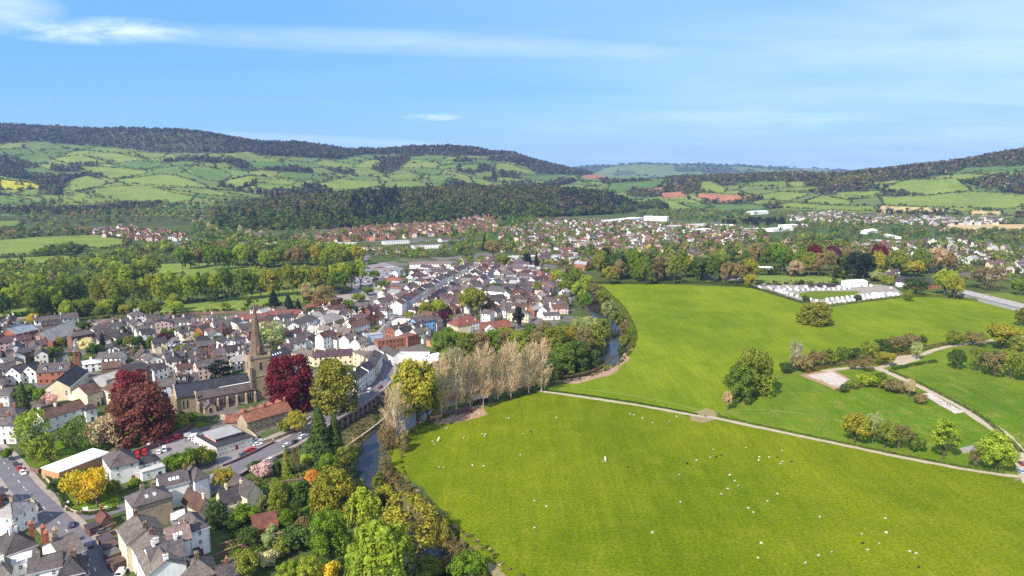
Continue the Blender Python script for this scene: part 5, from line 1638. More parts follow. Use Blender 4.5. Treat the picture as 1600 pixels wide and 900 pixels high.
    B((579, 479), (616, 476), 10, 6, .4, 'flat', 'white', 'pinkgrey', wins='f')
    B((476, 478), (500, 480), 12, 5, 3, 'hip', 'redbrick', 'red', look='low red-brick building by the park trees', chim=[])
    B((516, 470), (536, 466), 12, 6, .4, 'flat', 'redbrick', 'brown', look='red-brick drum-shaped block by the park', wins='f', chim=[], mark='red-brick park block')
    # river side of the centre
    B((703, 506), (716, 510), 12, 8, 5, 'hip', 'cream', 'red', wins='f', look='cream end of the red-roofed mansion', chim=[])
    B((715, 509), (752, 502), 13, 8, 5, 'hip', 'white', 'red', look='white mansion with steep red-brown roof and chimneys', mark='red-roofed mansion', chim=[.05, .5, .95], dormer=3, wins='f')
    B((753, 514), (799, 510), 10, 3, 4.4, 'gable', 'brownbrick', 'red', name='barn', cat='barn', group='barns', look='long barn with red-brown roof', wins='', chim=[])
    B((760, 516), (775, 515), 5, 3, 3, 'gablefront', 'offwhite', 'pale', name='barn', cat='barn', group='barns', look='small pale gabled shed in front of a long barn', wins='', chim=[])
    B((762, 468), (790, 465), 9, 6, 3, 'gable', 'white', 'dslate', wins='r')
    B((783, 478), (806, 479), 8, 6, 3, 'gable', 'tan', 'slate', wins='f')
    B((806, 482), (839, 480), 8, 6.5, 3, 'gable', 'white', 'brown', wins='f', look='white curved terrace end with brown roof')
    B((760, 480), (783, 478), 9, 6, 3.2, 'gablefront', 'brick', 'brown', wins='f')
    B((847, 469), (872, 473), 9, 6, 3, 'gable', 'white', 'slate', wins='f')
    B((864, 482), (888, 481), 9, 5.5, 3, 'gable', 'pink', 'brown', wins='f')
    B((850, 493), (875, 492), 7, 4, 2, 'gable', 'white', 'slate', wins='f')
    B((788, 450), (839, 447), 10, 6.5, 3, 'gable', 'white', 'brown', wins='f', look='long white building with brown roof', chim=[])
    B((800, 456), (822, 456), 8, 7, 4, 'gablefront', 'purplebrick', 'purple', wins='', chim=[])
    B((816, 428), (834, 424), 9, 7, 3, 'hip', 'cream', 'brown', wins='f')
    B((844, 436), (858, 434), 8, 6, 3, 'gable', 'white', 'brown', wins='f')
    B((790, 402), (846, 400), 12, 8, .4, 'flat', 'white', 'pale', look='long flat white building beyond the main street', wins='f')
    # high street: the row of mostly white fronts
    hs = [(628, 478), (680, 446), (740, 414)]
    pts = [P(*q, 8) for q in hs]
    k = 0
    for (x1, y1), (x2, y2), n in ((pts[0], pts[1], 9), (pts[1], pts[2], 11)):
        for i in range(n):
            a = (x1 + (x2 - x1) * i / n, y1 + (y2 - y1) * i / n)
            b = (x1 + (x2 - x1) * (i + 1) / n, y1 + (y2 - y1) * (i + 1) / n)
            w = RNG.choice(['white', 'white', 'white', 'white', 'paleblue', 'cream', 'white', 'offwhite'])
            build_at(a[0], a[1], math.atan2(b[1] - a[1], b[0] - a[0]), math.hypot(b[0] - a[0], b[1] - a[1]) - 0.05, 10, RNG.uniform(9.0, 11.5), RNG.uniform(2.2, 3.0), 'gable', w, RNG.choice(['slate', 'dslate', 'brown', 'purple']), near=0, group='high street row', mark='high street row' if k == 9 else None, wins='f', look=f'{WW[w]} shop house in the high street row')
            k += 1
    # the opposite row, seen from behind over its roofs
    for (x1, y1), (x2, y2), n in ((pts[0], pts[1], 8), (pts[1], pts[2], 11)):
        dx, dy = x2 - x1, y2 - y1
        L = math.hypot(dx, dy)
        ox, oy = dy / L * 9.5, -dx / L * 9.5
        for i in range(n):
            if y1 + dy * i / n < 610:
                continue
            b = (x1 + dx * (i + 1) / n + ox, y1 + dy * (i + 1) / n + oy)
            w = RNG.choice(['white', 'white', 'brick', 'offwhite', 'cream', 'white'])
            build_at(b[0], b[1], math.atan2(-dy, -dx), L / n - .05, RNG.uniform(8, 10), RNG.uniform(6.0, 7.6), RNG.uniform(2.4, 3.2), 'gable', w, RNG.choice(['slate', 'dslate', 'brown', 'greybrown']), near=0, group='high street row opposite', wins='f', look=f'{WW[w]} shop house backing on to the gardens', wing=-1)
    # large far buildings
    far = [((955, 346), (1006, 340), 34, 8, .5, 'flat', 'white', 'white', 'factory', 'long white factory below the wood'), ((1006, 338), (1042, 339), 24, 12, .5, 'flat', 'white', 'white', 'factory', 'tall white factory block'), ((1075, 352), (1106, 351), 24, 7, 2, 'gable', 'white', 'pale', 'warehouse', 'pale warehouse among trees'),
           ((1084, 360), (1112, 358), 24, 6, 1.5, 'gable', 'white', 'white', 'warehouse', None), ((1040, 354), (1072, 353), 24, 6, 1.5, 'gable', 'paleblue', 'pale', 'warehouse', None), ((1113, 352), (1150, 352), 30, 6, .5, 'flat', 'white', 'white', 'warehouse', None), ((1176, 331), (1201, 330), 24, 9, 2, 'gable', 'white', 'white', 'barn', 'white barn with blue-white doors on the slope'),
           ((1208, 358), (1240, 356), 24, 6, .5, 'flat', 'white', 'white', 'warehouse', None), ((1228, 352), (1262, 351), 26, 6, 1, 'gable', 'white', 'white', 'warehouse', None), ((1160, 358), (1200, 357), 20, 6, .5, 'flat', 'cream', 'pale', 'warehouse', None),
           ((386, 366), (410, 367), 16, 6, 4, 'gable', 'orange', 'slate', 'inn', 'roadside inn with slate roof'), ((410, 367), (428, 364), 14, 7, 4, 'gablefront', 'white', 'slate', 'inn', 'white gabled end of the roadside inn'), ((424, 381), (446, 378), 14, 5, .4, 'flat', 'white', 'pale', 'filling_station', 'flat canopy of the filling station'),
           ((503, 380), (556, 380), 14, 6, .4, 'flat', 'cream', 'pale', 'school', 'long low school block'), ((560, 386), (600, 385), 12, 5, 2, 'gable', 'white', 'brown', 'school', None), ((596, 392), (640, 390), 12, 6, .4, 'flat', 'white', 'pinkgrey', 'school', None), ((600, 378), (640, 376), 12, 5, .4, 'flat', 'white', 'pale', 'school', None), ((645, 384), (690, 382), 12, 6, .4, 'flat', 'white', 'pinkgrey', 'school', None), ((690, 374), (730, 371), 12, 5, 2, 'gable', 'offwhite', 'brown', 'school', None),
           ((640, 413), (705, 412), 20, 6, 1.5, 'gable', 'white', 'pinkgrey', 'shopping_hall', 'long white shopping hall'), ((632, 423), (706, 424), 16, 6, 1.5, 'gable', 'white', 'brown', 'shopping_hall', 'brown-roofed shopping hall'), ((662, 436), (686, 434), 12, 7, .5, 'flat', 'pink', 'grey', 'shopping_hall', 'pink flat-topped shop block'), ((596, 440), (632, 440), 22, 5, 4, 'hip', 'brick', 'rust', 'shopping_hall', 'rust-red roofed hall by the car park'),
           ((1022, 388), (1036, 388), 14, 6, 3, 'hip', 'white', 'greybrown', 'house', None), ((1114, 404), (1142, 402), 14, 7, .5, 'flat', 'cream', 'pale', 'school', 'cream school block in the trees'), ((1148, 415), (1170, 414), 10, 4, .5, 'flat', 'redbrick', 'white', 'school', 'low red-brick school block'), ((1186, 418), (1208, 418), 10, 4, .5, 'flat', 'grey', 'white', 'school', None),
           ((1328, 441), (1356, 440), 14, 5.5, 1.5, 'gable', 'white', 'white', 'workshop', 'white workshop at the caravan park'), ((1271, 446), (1308, 444), 8, 3, 1, 'gable', 'timber', 'dslate', 'shelter', 'long dark shelter at the caravan park'), ((1400, 440), (1436, 443), 22, 5, 5, 'gable', 'white', 'dslate', 'barn', 'dark-roofed barn beside the caravan park'), ((1434, 445), (1470, 444), 20, 5, 5, 'gable', 'brick', 'dslate', 'barn', 'brick barn with slate roof beside the caravan park'),
           ((104, 322), (132, 322), 26, 6, 5, 'hip', 'white', 'white', 'marquee', 'white marquee below the hills'), ((1355, 362), (1372, 360), 14, 5, 4, 'hip', 'white', 'white', 'warehouse', None), ((1380, 366), (1398, 370), 12, 4, 1, 'gable', 'white', 'white', 'warehouse', None)]
    for a, b, D, e, r, rt, w, rf, nm, lk in far:
        bld(a, b, D, e, r, rt, w, rf, name=nm, cat=nm.replace('_', ' '), group={'warehouse': 'warehouses', 'school': 'school blocks'}.get(nm, None), look=lk, near=0, wins='f', chim=[], jit=False, mark=lk.replace('long ', '').split(' with')[0] if lk and nm in ('factory', 'marquee', 'workshop', 'filling_station') else None, gap=4)
    # glasshouse: three long bays
    a, b = P(1478, 452, 4), P(1640, 492, 4)
    ang = math.atan2(b[1] - a[1], b[0] - a[0])
    build_at(a[0], a[1], ang, math.hypot(b[0] - a[0], b[1] - a[1]), 15, 4, 2.4, 'gable', 'grey', 'grey', name='glasshouse', cat='glasshouse', look='very long grey glasshouse beside the field', near=0, wins='', chim=[], mark='long glasshouse')


build_manual()


# ------------------------------------------------------------------ church
def build_church():
    T0 = P(399, 626)
    th = math.radians(37)
    stone, dark = (0.33, 0.255, 0.175), (0.25, 0.195, 0.145)
    t = thing('church', (T0[0], T0[1], 0), th, 'grey stone church with tall spire', 'church', 'places of worship', 'church tower')
    OCC.extend([(T0[0] - 14 * k * .8 * .8, T0[1] - 14 * k * .6 * .8 + 4, 11) for k in range(4)])
    S = 10.2
    OX, OY = -1.6, -1.2
    mb = MB()
    mb.box(0, 0, -.5, S, S, 23.6)
    mb.box(-.25, -.25, 13.4, S + .25, S + .25, 13.9, 0, True)
    tw = link('tower', mb.mesh('tower', 'masonry'), t, stone, (OX, OY, 0))
    mb = MB()
    for x0, y0, x1, y1 in ((-.3, -.3, S + .3, .15), (-.3, S - .15, S + .3, S + .3), (-.3, .15, .15, S - .15), (S - .15, .15, S + .3, S - .15)):
        mb.box(x0, y0, 23.4, x1, y1, 24.7, 0, True)
    for i in range(2):
        for j in range(2):
            x, y = i * S, j * S
            mb.box(x - .5, y - .5, 23.4, x + .5, y + .5, 25.6, 0, True)
            mb.tube((x, y, 25.6), (x, y, 27.4), .55, .03, 4)
    link('parapet', mb.mesh('parapet', 'masonry'), tw, stone)
    for i in range(2):
        for j in range(2):
            m2 = MB()
            x, y = i * S, j * S
            m2.box(x - .7 if i == 0 else x - .3, y - .7 if j == 0 else y - .3, -.5, x + .3 if i == 0 else x + .7, y + .3 if j == 0 else y + .7, 19)
            link('buttress', m2.mesh('buttress', 'masonry'), tw, dark)
    mb = MB()
    n = 8
    c = S / 2
    lv = [(24.0, 3.7), (34, 2.4), (46, 1.1), (54.6, 0.08)]
    for (z0, r0), (z1, r1) in zip(lv[:-1], lv[1:]):
        for k in range(n):
            a0, a1 = 2 * math.pi * (k + .5) / n, 2 * math.pi * (k + 1.5) / n
            mb.face([(c + r0 * math.cos(a0), c + r0 * math.sin(a0), z0), (c + r0 * math.cos(a1), c + r0 * math.sin(a1), z0), (c + r1 * math.cos(a1), c + r1 * math.sin(a1), z1), (c + r1 * math.cos(a0), c + r1 * math.sin(a0), z1)])
    sp = link('spire', mb.mesh('spire', 'masonry'), t, (0.165, 0.112, 0.08), (OX, OY, 0))
    mb = MB()
    for k in range(4):
        a = 2 * math.pi * k / 4
        x, y = c + 3.3 * math.cos(a), c + 3.3 * math.sin(a)
        mb2 = MB()
        mb2.tube((x, y, 26.0), (x, y, 28.2), .55, .5, 4)
        mb2.tube((x, y, 28.2), (x, y, 29.6), .6, .02, 4)
        link('spire_light', mb2.mesh('spire_light', 'masonry'), sp, stone)
    m2 = MB()
    m2.tube((c, c, 54.4), (c, c, 56.6), .05, .04, 5)
    m2.box(c - .45, c - .05, 55.9, c + .45, c + .05, 56.05, 0, True)
    link('weather_vane', m2.mesh('weather_vane', 'paint'), sp, (0.05, 0.05, 0.05))

    def lancet(par, x, y, z, w, h, rz, name='window'):
        mb = MB()
        pts = [(-w / 2, 0), (w / 2, 0), (w / 2, h * .72)]
        for k in range(1, 5):
            f = k / 5
            pts.append((w / 2 * (1 - f ** 1.5), h * (.72 + .28 * math.sin(f * math.pi / 2))))
        pts.append((0, h))
        for k in range(4, 0, -1):
            f = k / 5
            pts.append((-w / 2 * (1 - f ** 1.5), h * (.72 + .28 * math.sin(f * math.pi / 2))))
        pts.append((-w / 2, h * .72))
        mb.face([(a, -.06, b) for a, b in pts])
        o = link(name, mb.mesh('lancet', 'glass'), par, None, (x, y, z), rz)
        m3 = MB()
        q = [(a * 1.22, b * 1.05 - .05) for a, b in pts]
        for k in range(len(pts)):
            j = (k + 1) % len(pts)
            m3.face([(pts[k][0], -.14, pts[k][1]), (q[k][0], -.14, q[k][1]), (q[j][0], -.14, q[j][1]), (pts[j][0], -.14, pts[j][1])])
            m3.face([(q[k][0], -.14, q[k][1]), (q[k][0], 0.02, q[k][1]), (q[j][0], 0.02, q[j][1]), (q[j][0], -.14, q[j][1])])
        link('frame', m3.mesh('frame', 'masonry'), o, (0.42, 0.36, 0.28))
    for z in (17.2,):
        lancet(tw, S / 2, 0, z, 1.3, 4.2, 0)
        lancet(tw, 0, S / 2, z, 1.3, 4.2, -math.pi / 2)
        lancet(tw, S, S / 2, z, 1.3, 4.2, math.pi / 2)
    lancet(tw, 0, S / 2, 15.0 - 4, 0.5, 1.6, -math.pi / 2)
    # nave + chancel
    x0, y0, y1, e, r = -38.5, 1.2, 10.2, 9.2, 5.2
    mb = MB()
    mb.box(x0, y0, -.5, -1.5, y1, e)
    ym = (y0 + y1) / 2
    mb.face([(x0, y0, e), (x0, y1, e), (x0, ym, e + r)])
    nv = link('nave', mb.mesh('nave', 'masonry'), t, stone)
    rb = MB()
    rb.slab([(x0 + .3, y0 - .5, e - .6), (-.05, y0 - .5, e - .6), (-.05, ym, e + r), (x0 + .3, ym, e + r)], .25)
    rb.slab([(-.05, y1 + .5, e - .6), (x0 + .3, y1 + .5, e - .6), (x0 + .3, ym, e + r), (-.05, ym, e + r)], .25)
    rb.box(x0 + .3, ym - .2, e + r - .02, -.05, ym + .2, e + r + .14)
    link('nave_roof', rb.mesh('nave_roof', 'roof'), t, (0.033, 0.036, 0.050))
    # raised gable coping at the chancel end
    g = MB()
    g.slab([(x0 - .35, y0 - .7, e - .5), (x0 + .3, y0 - .7, e - .5), (x0 + .3, ym, e + r + .55), (x0 - .35, ym, e + r + .55)], .5)
    g.slab([(x0 + .3, y1 + .7, e - .5), (x0 - .35, y1 + .7, e - .5), (x0 - .35, ym, e + r + .55), (x0 + .3, ym, e + r + .55)], .5)
    link('coping', g.mesh('coping', 'masonry'), nv, (0.45, 0.37, 0.27))
    for yy in (y0 - .3, y0 + 2.7, y1 - 2.7, y1 - .3):
        m2 = MB()
        m2.box(x0 - 1.0, yy - .45, -.5, x0 + .05, yy + .45, 7.5)
        m2.slab([(x0 - 1.0, yy - .45, 7.5), (x0 - 1.0, yy + .45, 7.5), (x0, yy + .45, 8.7), (x0, yy - .45, 8.7)], .3)
        link('buttress', m2.mesh('buttress', 'masonry'), nv, (0.40, 0.32, 0.22))
    for yy in (y0 + 1.4, ym, y1 - 1.4):
        lancet(nv, x0, yy, 2.2, 1.1, 5.2 if yy != ym else 6.4, -math.pi / 2)
    for xx in (x0 + 3.2, x0 + 5.0):
        lancet(nv, xx, y0, 2.6, 0.9, 4.6, 0)
    # south aisle
    ax0, ay0, ah = -29.5, -1.9, 7.2
    mb = MB()
    mb.box(ax0, ay0, -.5, -.03, y0 - .02, ah)
    mb.face([(ax0, ay0, ah), (ax0, y0 - .02, ah), (ax0, y0 - .02, 10.0)])
    mb.box(ax0 - .25, ay0 - .2, ah - .1, ax0 + .35, ay0 + .5, ah + 3.4)
    al = link('aisle', mb.mesh('aisle', 'masonry'), t, dark)
    rb = MB()
    rb.slab([(ax0 + .2, ay0 - .45, ah - .1), (-.03, ay0 - .45, ah - .1), (-.03, y0 + .4, 10.25), (ax0 + .2, y0 + .4, 10.25)], .22)
    link('aisle_roof', rb.mesh('aisle_roof', 'roof'), t, (0.080, 0.064, 0.068))
    m2 = MB()
    m2.slab([(-17.5, y0 + .05, 10.35), (-.2, y0 + .05, 10.42), (-.2, y0 + .75, 10.62), (-17.5, y0 + .4, 10.5)], .08)
    link('lead_gutter', m2.mesh('lead_gutter', 'sheet'), t, (0.6, 0.6, 0.62))
    g = MB()
    g.slab([(ax0 - .3, ay0 - .5, ah - .1), (ax0 + .35, ay0 - .5, ah - .1), (ax0 + .35, y0 + .3, 10.7), (ax0 - .3, y0 + .3, 10.7)], .5)
    link('coping', g.mesh('coping', 'masonry'), al, (0.45, 0.37, 0.27))
    nb = 6
    for k in range(nb + 1):
        xx = ax0 + .5 + (-.6 - ax0 - .5) * k / nb
        m2 = MB()
        m2.box(xx - .42, ay0 - 1.0, -.5, xx + .42, ay0 + .03, 4.9)
        m2.slab([(xx - .42, ay0 - 1.0, 4.9), (xx + .42, ay0 - 1.0, 4.9), (xx + .42, ay0, 6.1), (xx - .42, ay0, 6.1)], .3)
        link('buttress', m2.mesh('buttress', 'masonry'), al, (0.38, 0.31, 0.22))
    for k in range(1, nb):
        xa = ax0 + .5 + (-.6 - ax0 - .5) * (k + .5) / nb
        for j in (-1, 0, 1):
            lancet(al, xa + j * 1.12, ay0, 1.5, 0.8, 4.6, 0)
    # porch
    mb = MB()
    mb.box(-27, ay0 - 4.6, -.5, -21.5, ay0 - .02, 3.2)
    mb.face([(-27, ay0 - 4.6, 3.2), (-21.5, ay0 - 4.6, 3.2), (-24.25, ay0 - 4.6, 5.6)])
    pc = link('porch', mb.mesh('porch', 'masonry'), t, stone)
    rb = MB()
    rb.slab([(-27.4, ay0 - .02, 2.9), (-27.4, ay0 - 4.9, 2.9), (-24.25, ay0 - 4.9, 5.8), (-24.25, ay0 - .02, 5.8)], .2)
    rb.slab([(-21.1, ay0 - 4.9, 2.9), (-21.1, ay0 - .02, 2.9), (-24.25, ay0 - .02, 5.8), (-24.25, ay0 - 4.9, 5.8)], .2)
    link('porch_roof', rb.mesh('porch_roof', 'roof'), pc, (0.10, 0.09, 0.11))
    lancet(pc, -24.25, ay0 - 4.6, 0, 1.5, 2.9, 0, 'doorway')
    # chapel bell turret stands in the town
    x, y = P(121, 572)
    t = thing('bell_turret', (x, y, 0), th, 'small brick bell turret with grey spirelet behind the cream chapel', 'turret', 'places of worship')
    mb = MB()
    mb.box(-1.7, -1.7, -.5, 1.7, 1.7, 9.5)
    mb.box(-1.95, -1.95, 9.5, 1.95, 1.95, 10, 0, True)
    link('wall', mb.mesh('wall', 'masonry'), t, WC['brick'])
    mb = MB()
    mb.tube((0, 0, 10), (0, 0, 13.2), 1.75, 1.4, 4)
    mb.tube((0, 0, 13.2), (0, 0, 17.5), 1.5, .05, 8)
    link('spire', mb.mesh('spire', 'roof'), t, (0.25, 0.25, 0.27))
    for rz in (0, -math.pi / 2, math.pi / 2):
        link('louvre', WPANE, t, None, (1.72 * math.sin(rz), -1.72 * math.cos(rz), 7.6), rz, (1.1, 1.5, 1.9))


build_church()


def build_priory():
    """long gabled stone range with red roof, small gables on the eaves"""
    a, b = P(386, 660, 6), P(455, 640, 6)
    ang = math.atan2(b[1] - a[1], b[0] - a[0])
    L = math.hypot(b[0] - a[0], b[1] - a[1])
    t = build_at(a[0], a[1], ang, L, 9, 6, 3.6, 'gable', 'tan', 'rust', look='old stone range with rust-red roof and row of small gables', mark='red-roofed stone range', chim=[.06, .5, .97], wins='f', gap=2.6, win_frame=(0.4, 0.33, 0.25), name='old_hall', cat='building', group=None, door=False)
    for k in range(5):
        x = L * (k + .5) / 5
        mb = MB()
        mb.box(x - 1.2, 5.8, 5.5, x + 1.2, 9.05, 8.2)
        mb.face([(x - 1.2, 9.05, 8.2), (x + 1.2, 9.05, 8.2), (x, 9.05, 9.9)])
        g = link('gablet', mb.mesh('gablet', 'masonry'), t, WC['brownbrick'])
        m2 = MB()
        m2.slab([(x - 1.4, 9.3, 8.0), (x - 1.4, 4.6, 8.0), (x, 4.6, 10.1), (x, 9.3, 10.1)], .18)
        m2.slab([(x + 1.4, 4.6, 8.0), (x + 1.4, 9.3, 8.0), (x, 9.3, 10.1), (x, 4.6, 10.1)], .18)
        link('gablet_roof', m2.mesh('gablet_roof', 'roof'), g, RC['rust'])
    bld((352, 660), (378, 658), 8, 3.2, 2.6, 'gable', 'stone', 'red', look='small red-tiled stone outbuilding by the church', wins='', chim=[])
    # flat-roofed office with raised lantern roof
    a, b = P(338, 700, 3.6), P(395, 683, 3.6)
    ang = math.atan2(b[1] - a[1], b[0] - a[0])
    L = math.hypot(b[0] - a[0], b[1] - a[1])
    t = build_at(a[0], a[1], ang, L, 19, 3.8, .3, 'flat', 'offwhite', 'dslate', look='flat-roofed office with raised grey middle roof', mark='flat-roofed office', wins='f', gap=1.3, ww=0.8, wh=1.6, name='office', cat='office building', group=None, nst=1)
    mb = MB()
    mb.box(2.2, 5, 4.1, L - 3, 16.5, 5.5)
    up = link('lantern_wall', mb.mesh('lantern_wall', 'wall'), t, (0.55, 0.30, 0.27))
    mb = MB()
    mb.box(1.6, 4.4, 5.5, L - 2.4, 17.1, 5.85, 0, True)
    link('lantern_roof', mb.mesh('lantern_roof', 'sheet'), t, (0.30, 0.29, 0.285))
    for k in range(9):
        link('window', WPANE, up, None, (2.8 + k * (L - 6.4) / 8, 5, 4.85), 0, (1.1, 1.4, .8))


build_priory()


def build_shed():
    """ruined brick stall and open shed at the near meadow edge"""
    x, y = P(748, 628)
    t = thing('field_shed', (x, y, 0), math.radians(25), 'open field shed with patched white roof', 'shed', 'sheds', 'open field shed')
    for i, (px, py) in enumerate(((-4, -2.5), (4, -2.5), (-4, 2.5), (4, 2.5))):
        mb = MB()
        mb.box(px - .12, py - .12, -.3, px + .12, py + .12, 3.0)
        link('post', mb.mesh('post', 'paint'), t, (0.08, 0.06, 0.05))
    mb = MB()
    mb.box(-4, 2.3, 0, 4, 2.5, 2.9)
    mb.box(3.8, -2.4, 0, 4, 2.3, 2.9)
    link('back_wall', mb.mesh('back_wall', 'paint'), t, (0.06, 0.05, 0.05))
    mb = MB()
    mb.slab([(-4.6, -3, 2.9), (4.6, -3, 2.9), (4.6, 0, 4.1), (-4.6, 0, 4.1)], .1)
    mb.slab([(4.6, 3, 2.9), (-4.6, 3, 2.9), (-4.6, 0, 4.1), (4.6, 0, 4.1)], .1)
    link('roof', mb.mesh('roof', 'sheet'), t, (0.55, 0.55, 0.56))
    for k in range(3):
        mb = MB()
        mb.slab([(-.5, -2.6, 3.16), (.5, -2.6, 3.16), (.5, -.4, 4.05), (-.5, -.4, 4.05)], .06)
        link('roof_patch', mb.mesh('roof_patch', 'paint'), t, (0.85, 0.85, 0.85), (-2.6 + 2.2 * k, 0, 0))
    x, y = P(684, 656)
    t = thing('sheep_pen', (x, y, 0), math.radians(30), 'ruined brick sheep pen with long back wall', 'pen', None, 'brick sheep pen')
    for nm, (x0, y0, x1, y1, h), c in (('end_wall', (-4, 0, 2.4, .4, 2.5), WC['orange']), ('side_wall', (-4, .4, -3.6, 4, 2.3), WC['brick']), ('back_wall', (-3.6, 3.6, 22, 4, 2.0), WC['brownbrick']), ('inner_wall', (2.0, .4, 2.4, 3.6, 2.0), WC['brick'])):
        mb = MB()
        mb.box(x0, y0, -.3, x1, y1, h)
        link(nm, mb.mesh(nm, 'masonry'), t, c)
    for k in range(7):
        mb = MB()
        mb.box(3 + k * 2.8, 1.2, -.3, 3.15 + k * 2.8, 1.35, 1.5)
        link('post', mb.mesh('post', 'paint'), t, (0.10, 0.07, 0.055))
    for zz in (.6, 1.2):
        mb = MB()
        mb.box(2.6, 1.22, zz, 20.2, 1.30, zz + .14, 0, True)
        link('rail', mb.mesh('rail', 'paint'), t, (0.16, 0.10, 0.08))
    mb = MB()
    mb.slab([(2.4, 1.3, 2.0), (21, 1.3, 2.0), (21, 4, 2.35), (2.4, 4, 2.35)], .08)
    link('lean_to_roof', mb.mesh('lean_to_roof', 'sheet'), t, (0.13, 0.06, 0.06))


build_shed()


# ------------------------------------------------------------------ viaduct wall and garden walls
def build_viaduct():
    rd = resample(pxs([(430, 702), (470, 681), (510, 656), (545, 636), (575, 616), (594, 599), (603, 582)]), 2.0)
    pts = [p for p in offset(rd, -6.4) if 497 < float(proj(p[0], p[1], 0)[0]) < 612 and p[1] < 385]
    # total length cut into bays
    d = [0.0]
    for (x1, y1), (x2, y2) in zip(pts[:-1], pts[1:]):
        d.append(d[-1] + math.hypot(x2 - x1, y2 - y1))
    N = 16
    bay = d[-1] / N

    def at(s):
        s = min(max(s, 0), d[-1] - 1e-3)
        i = max(k for k in range(len(d)) if d[k] <= s)
        i = min(i, len(pts) - 2)
        f = (s - d[i]) / (d[i + 1] - d[i])
        return pts[i][0] + (pts[i + 1][0] - pts[i][0]) * f, pts[i][1] + (pts[i + 1][1] - pts[i][1]) * f
    x0, y0 = at(d[-1] / 2)
    t = thing('viaduct', (x0, y0, 0), 0, 'dark stone viaduct with a row of blind arches below the road', 'viaduct', None, 'stone viaduct')
    c = (0.19, 0.15, 0.14)
    a_mb = MB()
    w, h0, h1 = bay - 1.0, -5.4, -.2
    n = 8
    # spandrel with an arched opening, x from -w/2..w/2
    arch = [(w / 2 * math.cos(math.pi * k / n), h1 - .25 - w / 2 + w / 2 * math.sin(math.pi * k / n)) for k in range(n + 1)]
    top = .15
    for k in range(n):
        (xa, za), (xb, zb) = arch[k], arch[k + 1]
        a_mb.face([(xa, 0, za), (xa, 0, top), (xb, 0, top), (xb, 0, zb)])
        a_mb.face([(xa, 0, za), (xb, 0, zb), (xb, .9, zb), (xa, .9, za)])
    a_mb.face([(-w / 2, .9, h0 - 1), (w / 2, .9, h0 - 1), (w / 2, .9, top), (-w / 2, .9, top)])
    arch_me = a_mb.mesh('arch', 'masonry')
    p_mb = MB()
    p_mb.box(-.5, -.35, h0 - 1, .5, 1.0, top)
    pier_me = p_mb.mesh('pier', 'masonry')
    q_mb = MB()
    q_mb.box(-bay / 2 - .05, -.3, top, bay / 2 + .05, .25, 1.15)
    q_mb.box(-bay / 2 - .05, -.42, top - .1, bay / 2 + .05, -.3, top + .2, 0, True)
    par_me = q_mb.mesh('parapet', 'masonry')
    for k in range(N):
        s = bay * (k + .5)
        x, y = at(s)
        xa, ya = at(s - .5)
        xb, yb = at(s + .5)
        a = math.atan2(yb - ya, xb - xa)
        nx, ny = math.sin(a) * .2, -math.cos(a) * .2
        link('arch', arch_me, t, c, (x - x0 + nx, y - y0 + ny, 0), a)
        link('parapet', par_me, t, (0.26, 0.21, 0.19), (x - x0 + nx, y - y0 + ny, 0), a)
        x, y = at(bay * k)
        link('pier', pier_me, t, (0.30, 0.245, 0.22), (x - x0 + nx, y - y0 + ny, 0), a)


build_viaduct()


def wall_line(pl, h, w, col, name, look, cat='wall', group=None, mark=None, mat='masonry', z=0.0, cope=None, curve=True):
    pts = resample(pxs(pl), 3.0) if curve else pxs(pl)
    x0, y0 = pts[len(pts) // 2]
    mb, cb = MB(), MB()
    a, b = offset(pts, w / 2), offset(pts, -w / 2)
    a2, b2 = offset(pts, w / 2 + .06), offset(pts, -w / 2 - .06)
    R = lambda p, zz: (p[0] - x0, p[1] - y0, zz)
    for i in range(len(pts) - 1):
        for s, zz0, zz1, mm in (((a, b), -.3, h, mb), ((a2, b2), h, h + .12, cb)):
            p, q = s
            mm.face([R(q[i], zz0), R(q[i + 1], zz0), R(q[i + 1], zz1), R(q[i], zz1)])
            mm.face([R(p[i + 1], zz0), R(p[i], zz0), R(p[i], zz1), R(p[i + 1], zz1)])
            mm.face([R(q[i], zz1), R(q[i + 1], zz1), R(p[i + 1], zz1), R(p[i], zz1)])
            for j, flip in ((0, 1), (len(pts) - 1, 0)):
                f = [R(p[j], zz0), R(q[j], zz0), R(q[j], zz1), R(p[j], zz1)]
                if i == 0:
                    mm.face(f if flip else f[::-1])
    t = thing(name, (x0, y0, z), 0, look, cat, group or 'garden and yard walls', mark)
    link('wall', mb.mesh('wall', mat), t, col)
    link('coping', cb.mesh('coping', mat), t, cope or tuple(min(1, c * 1.35) for c in col))
    return t


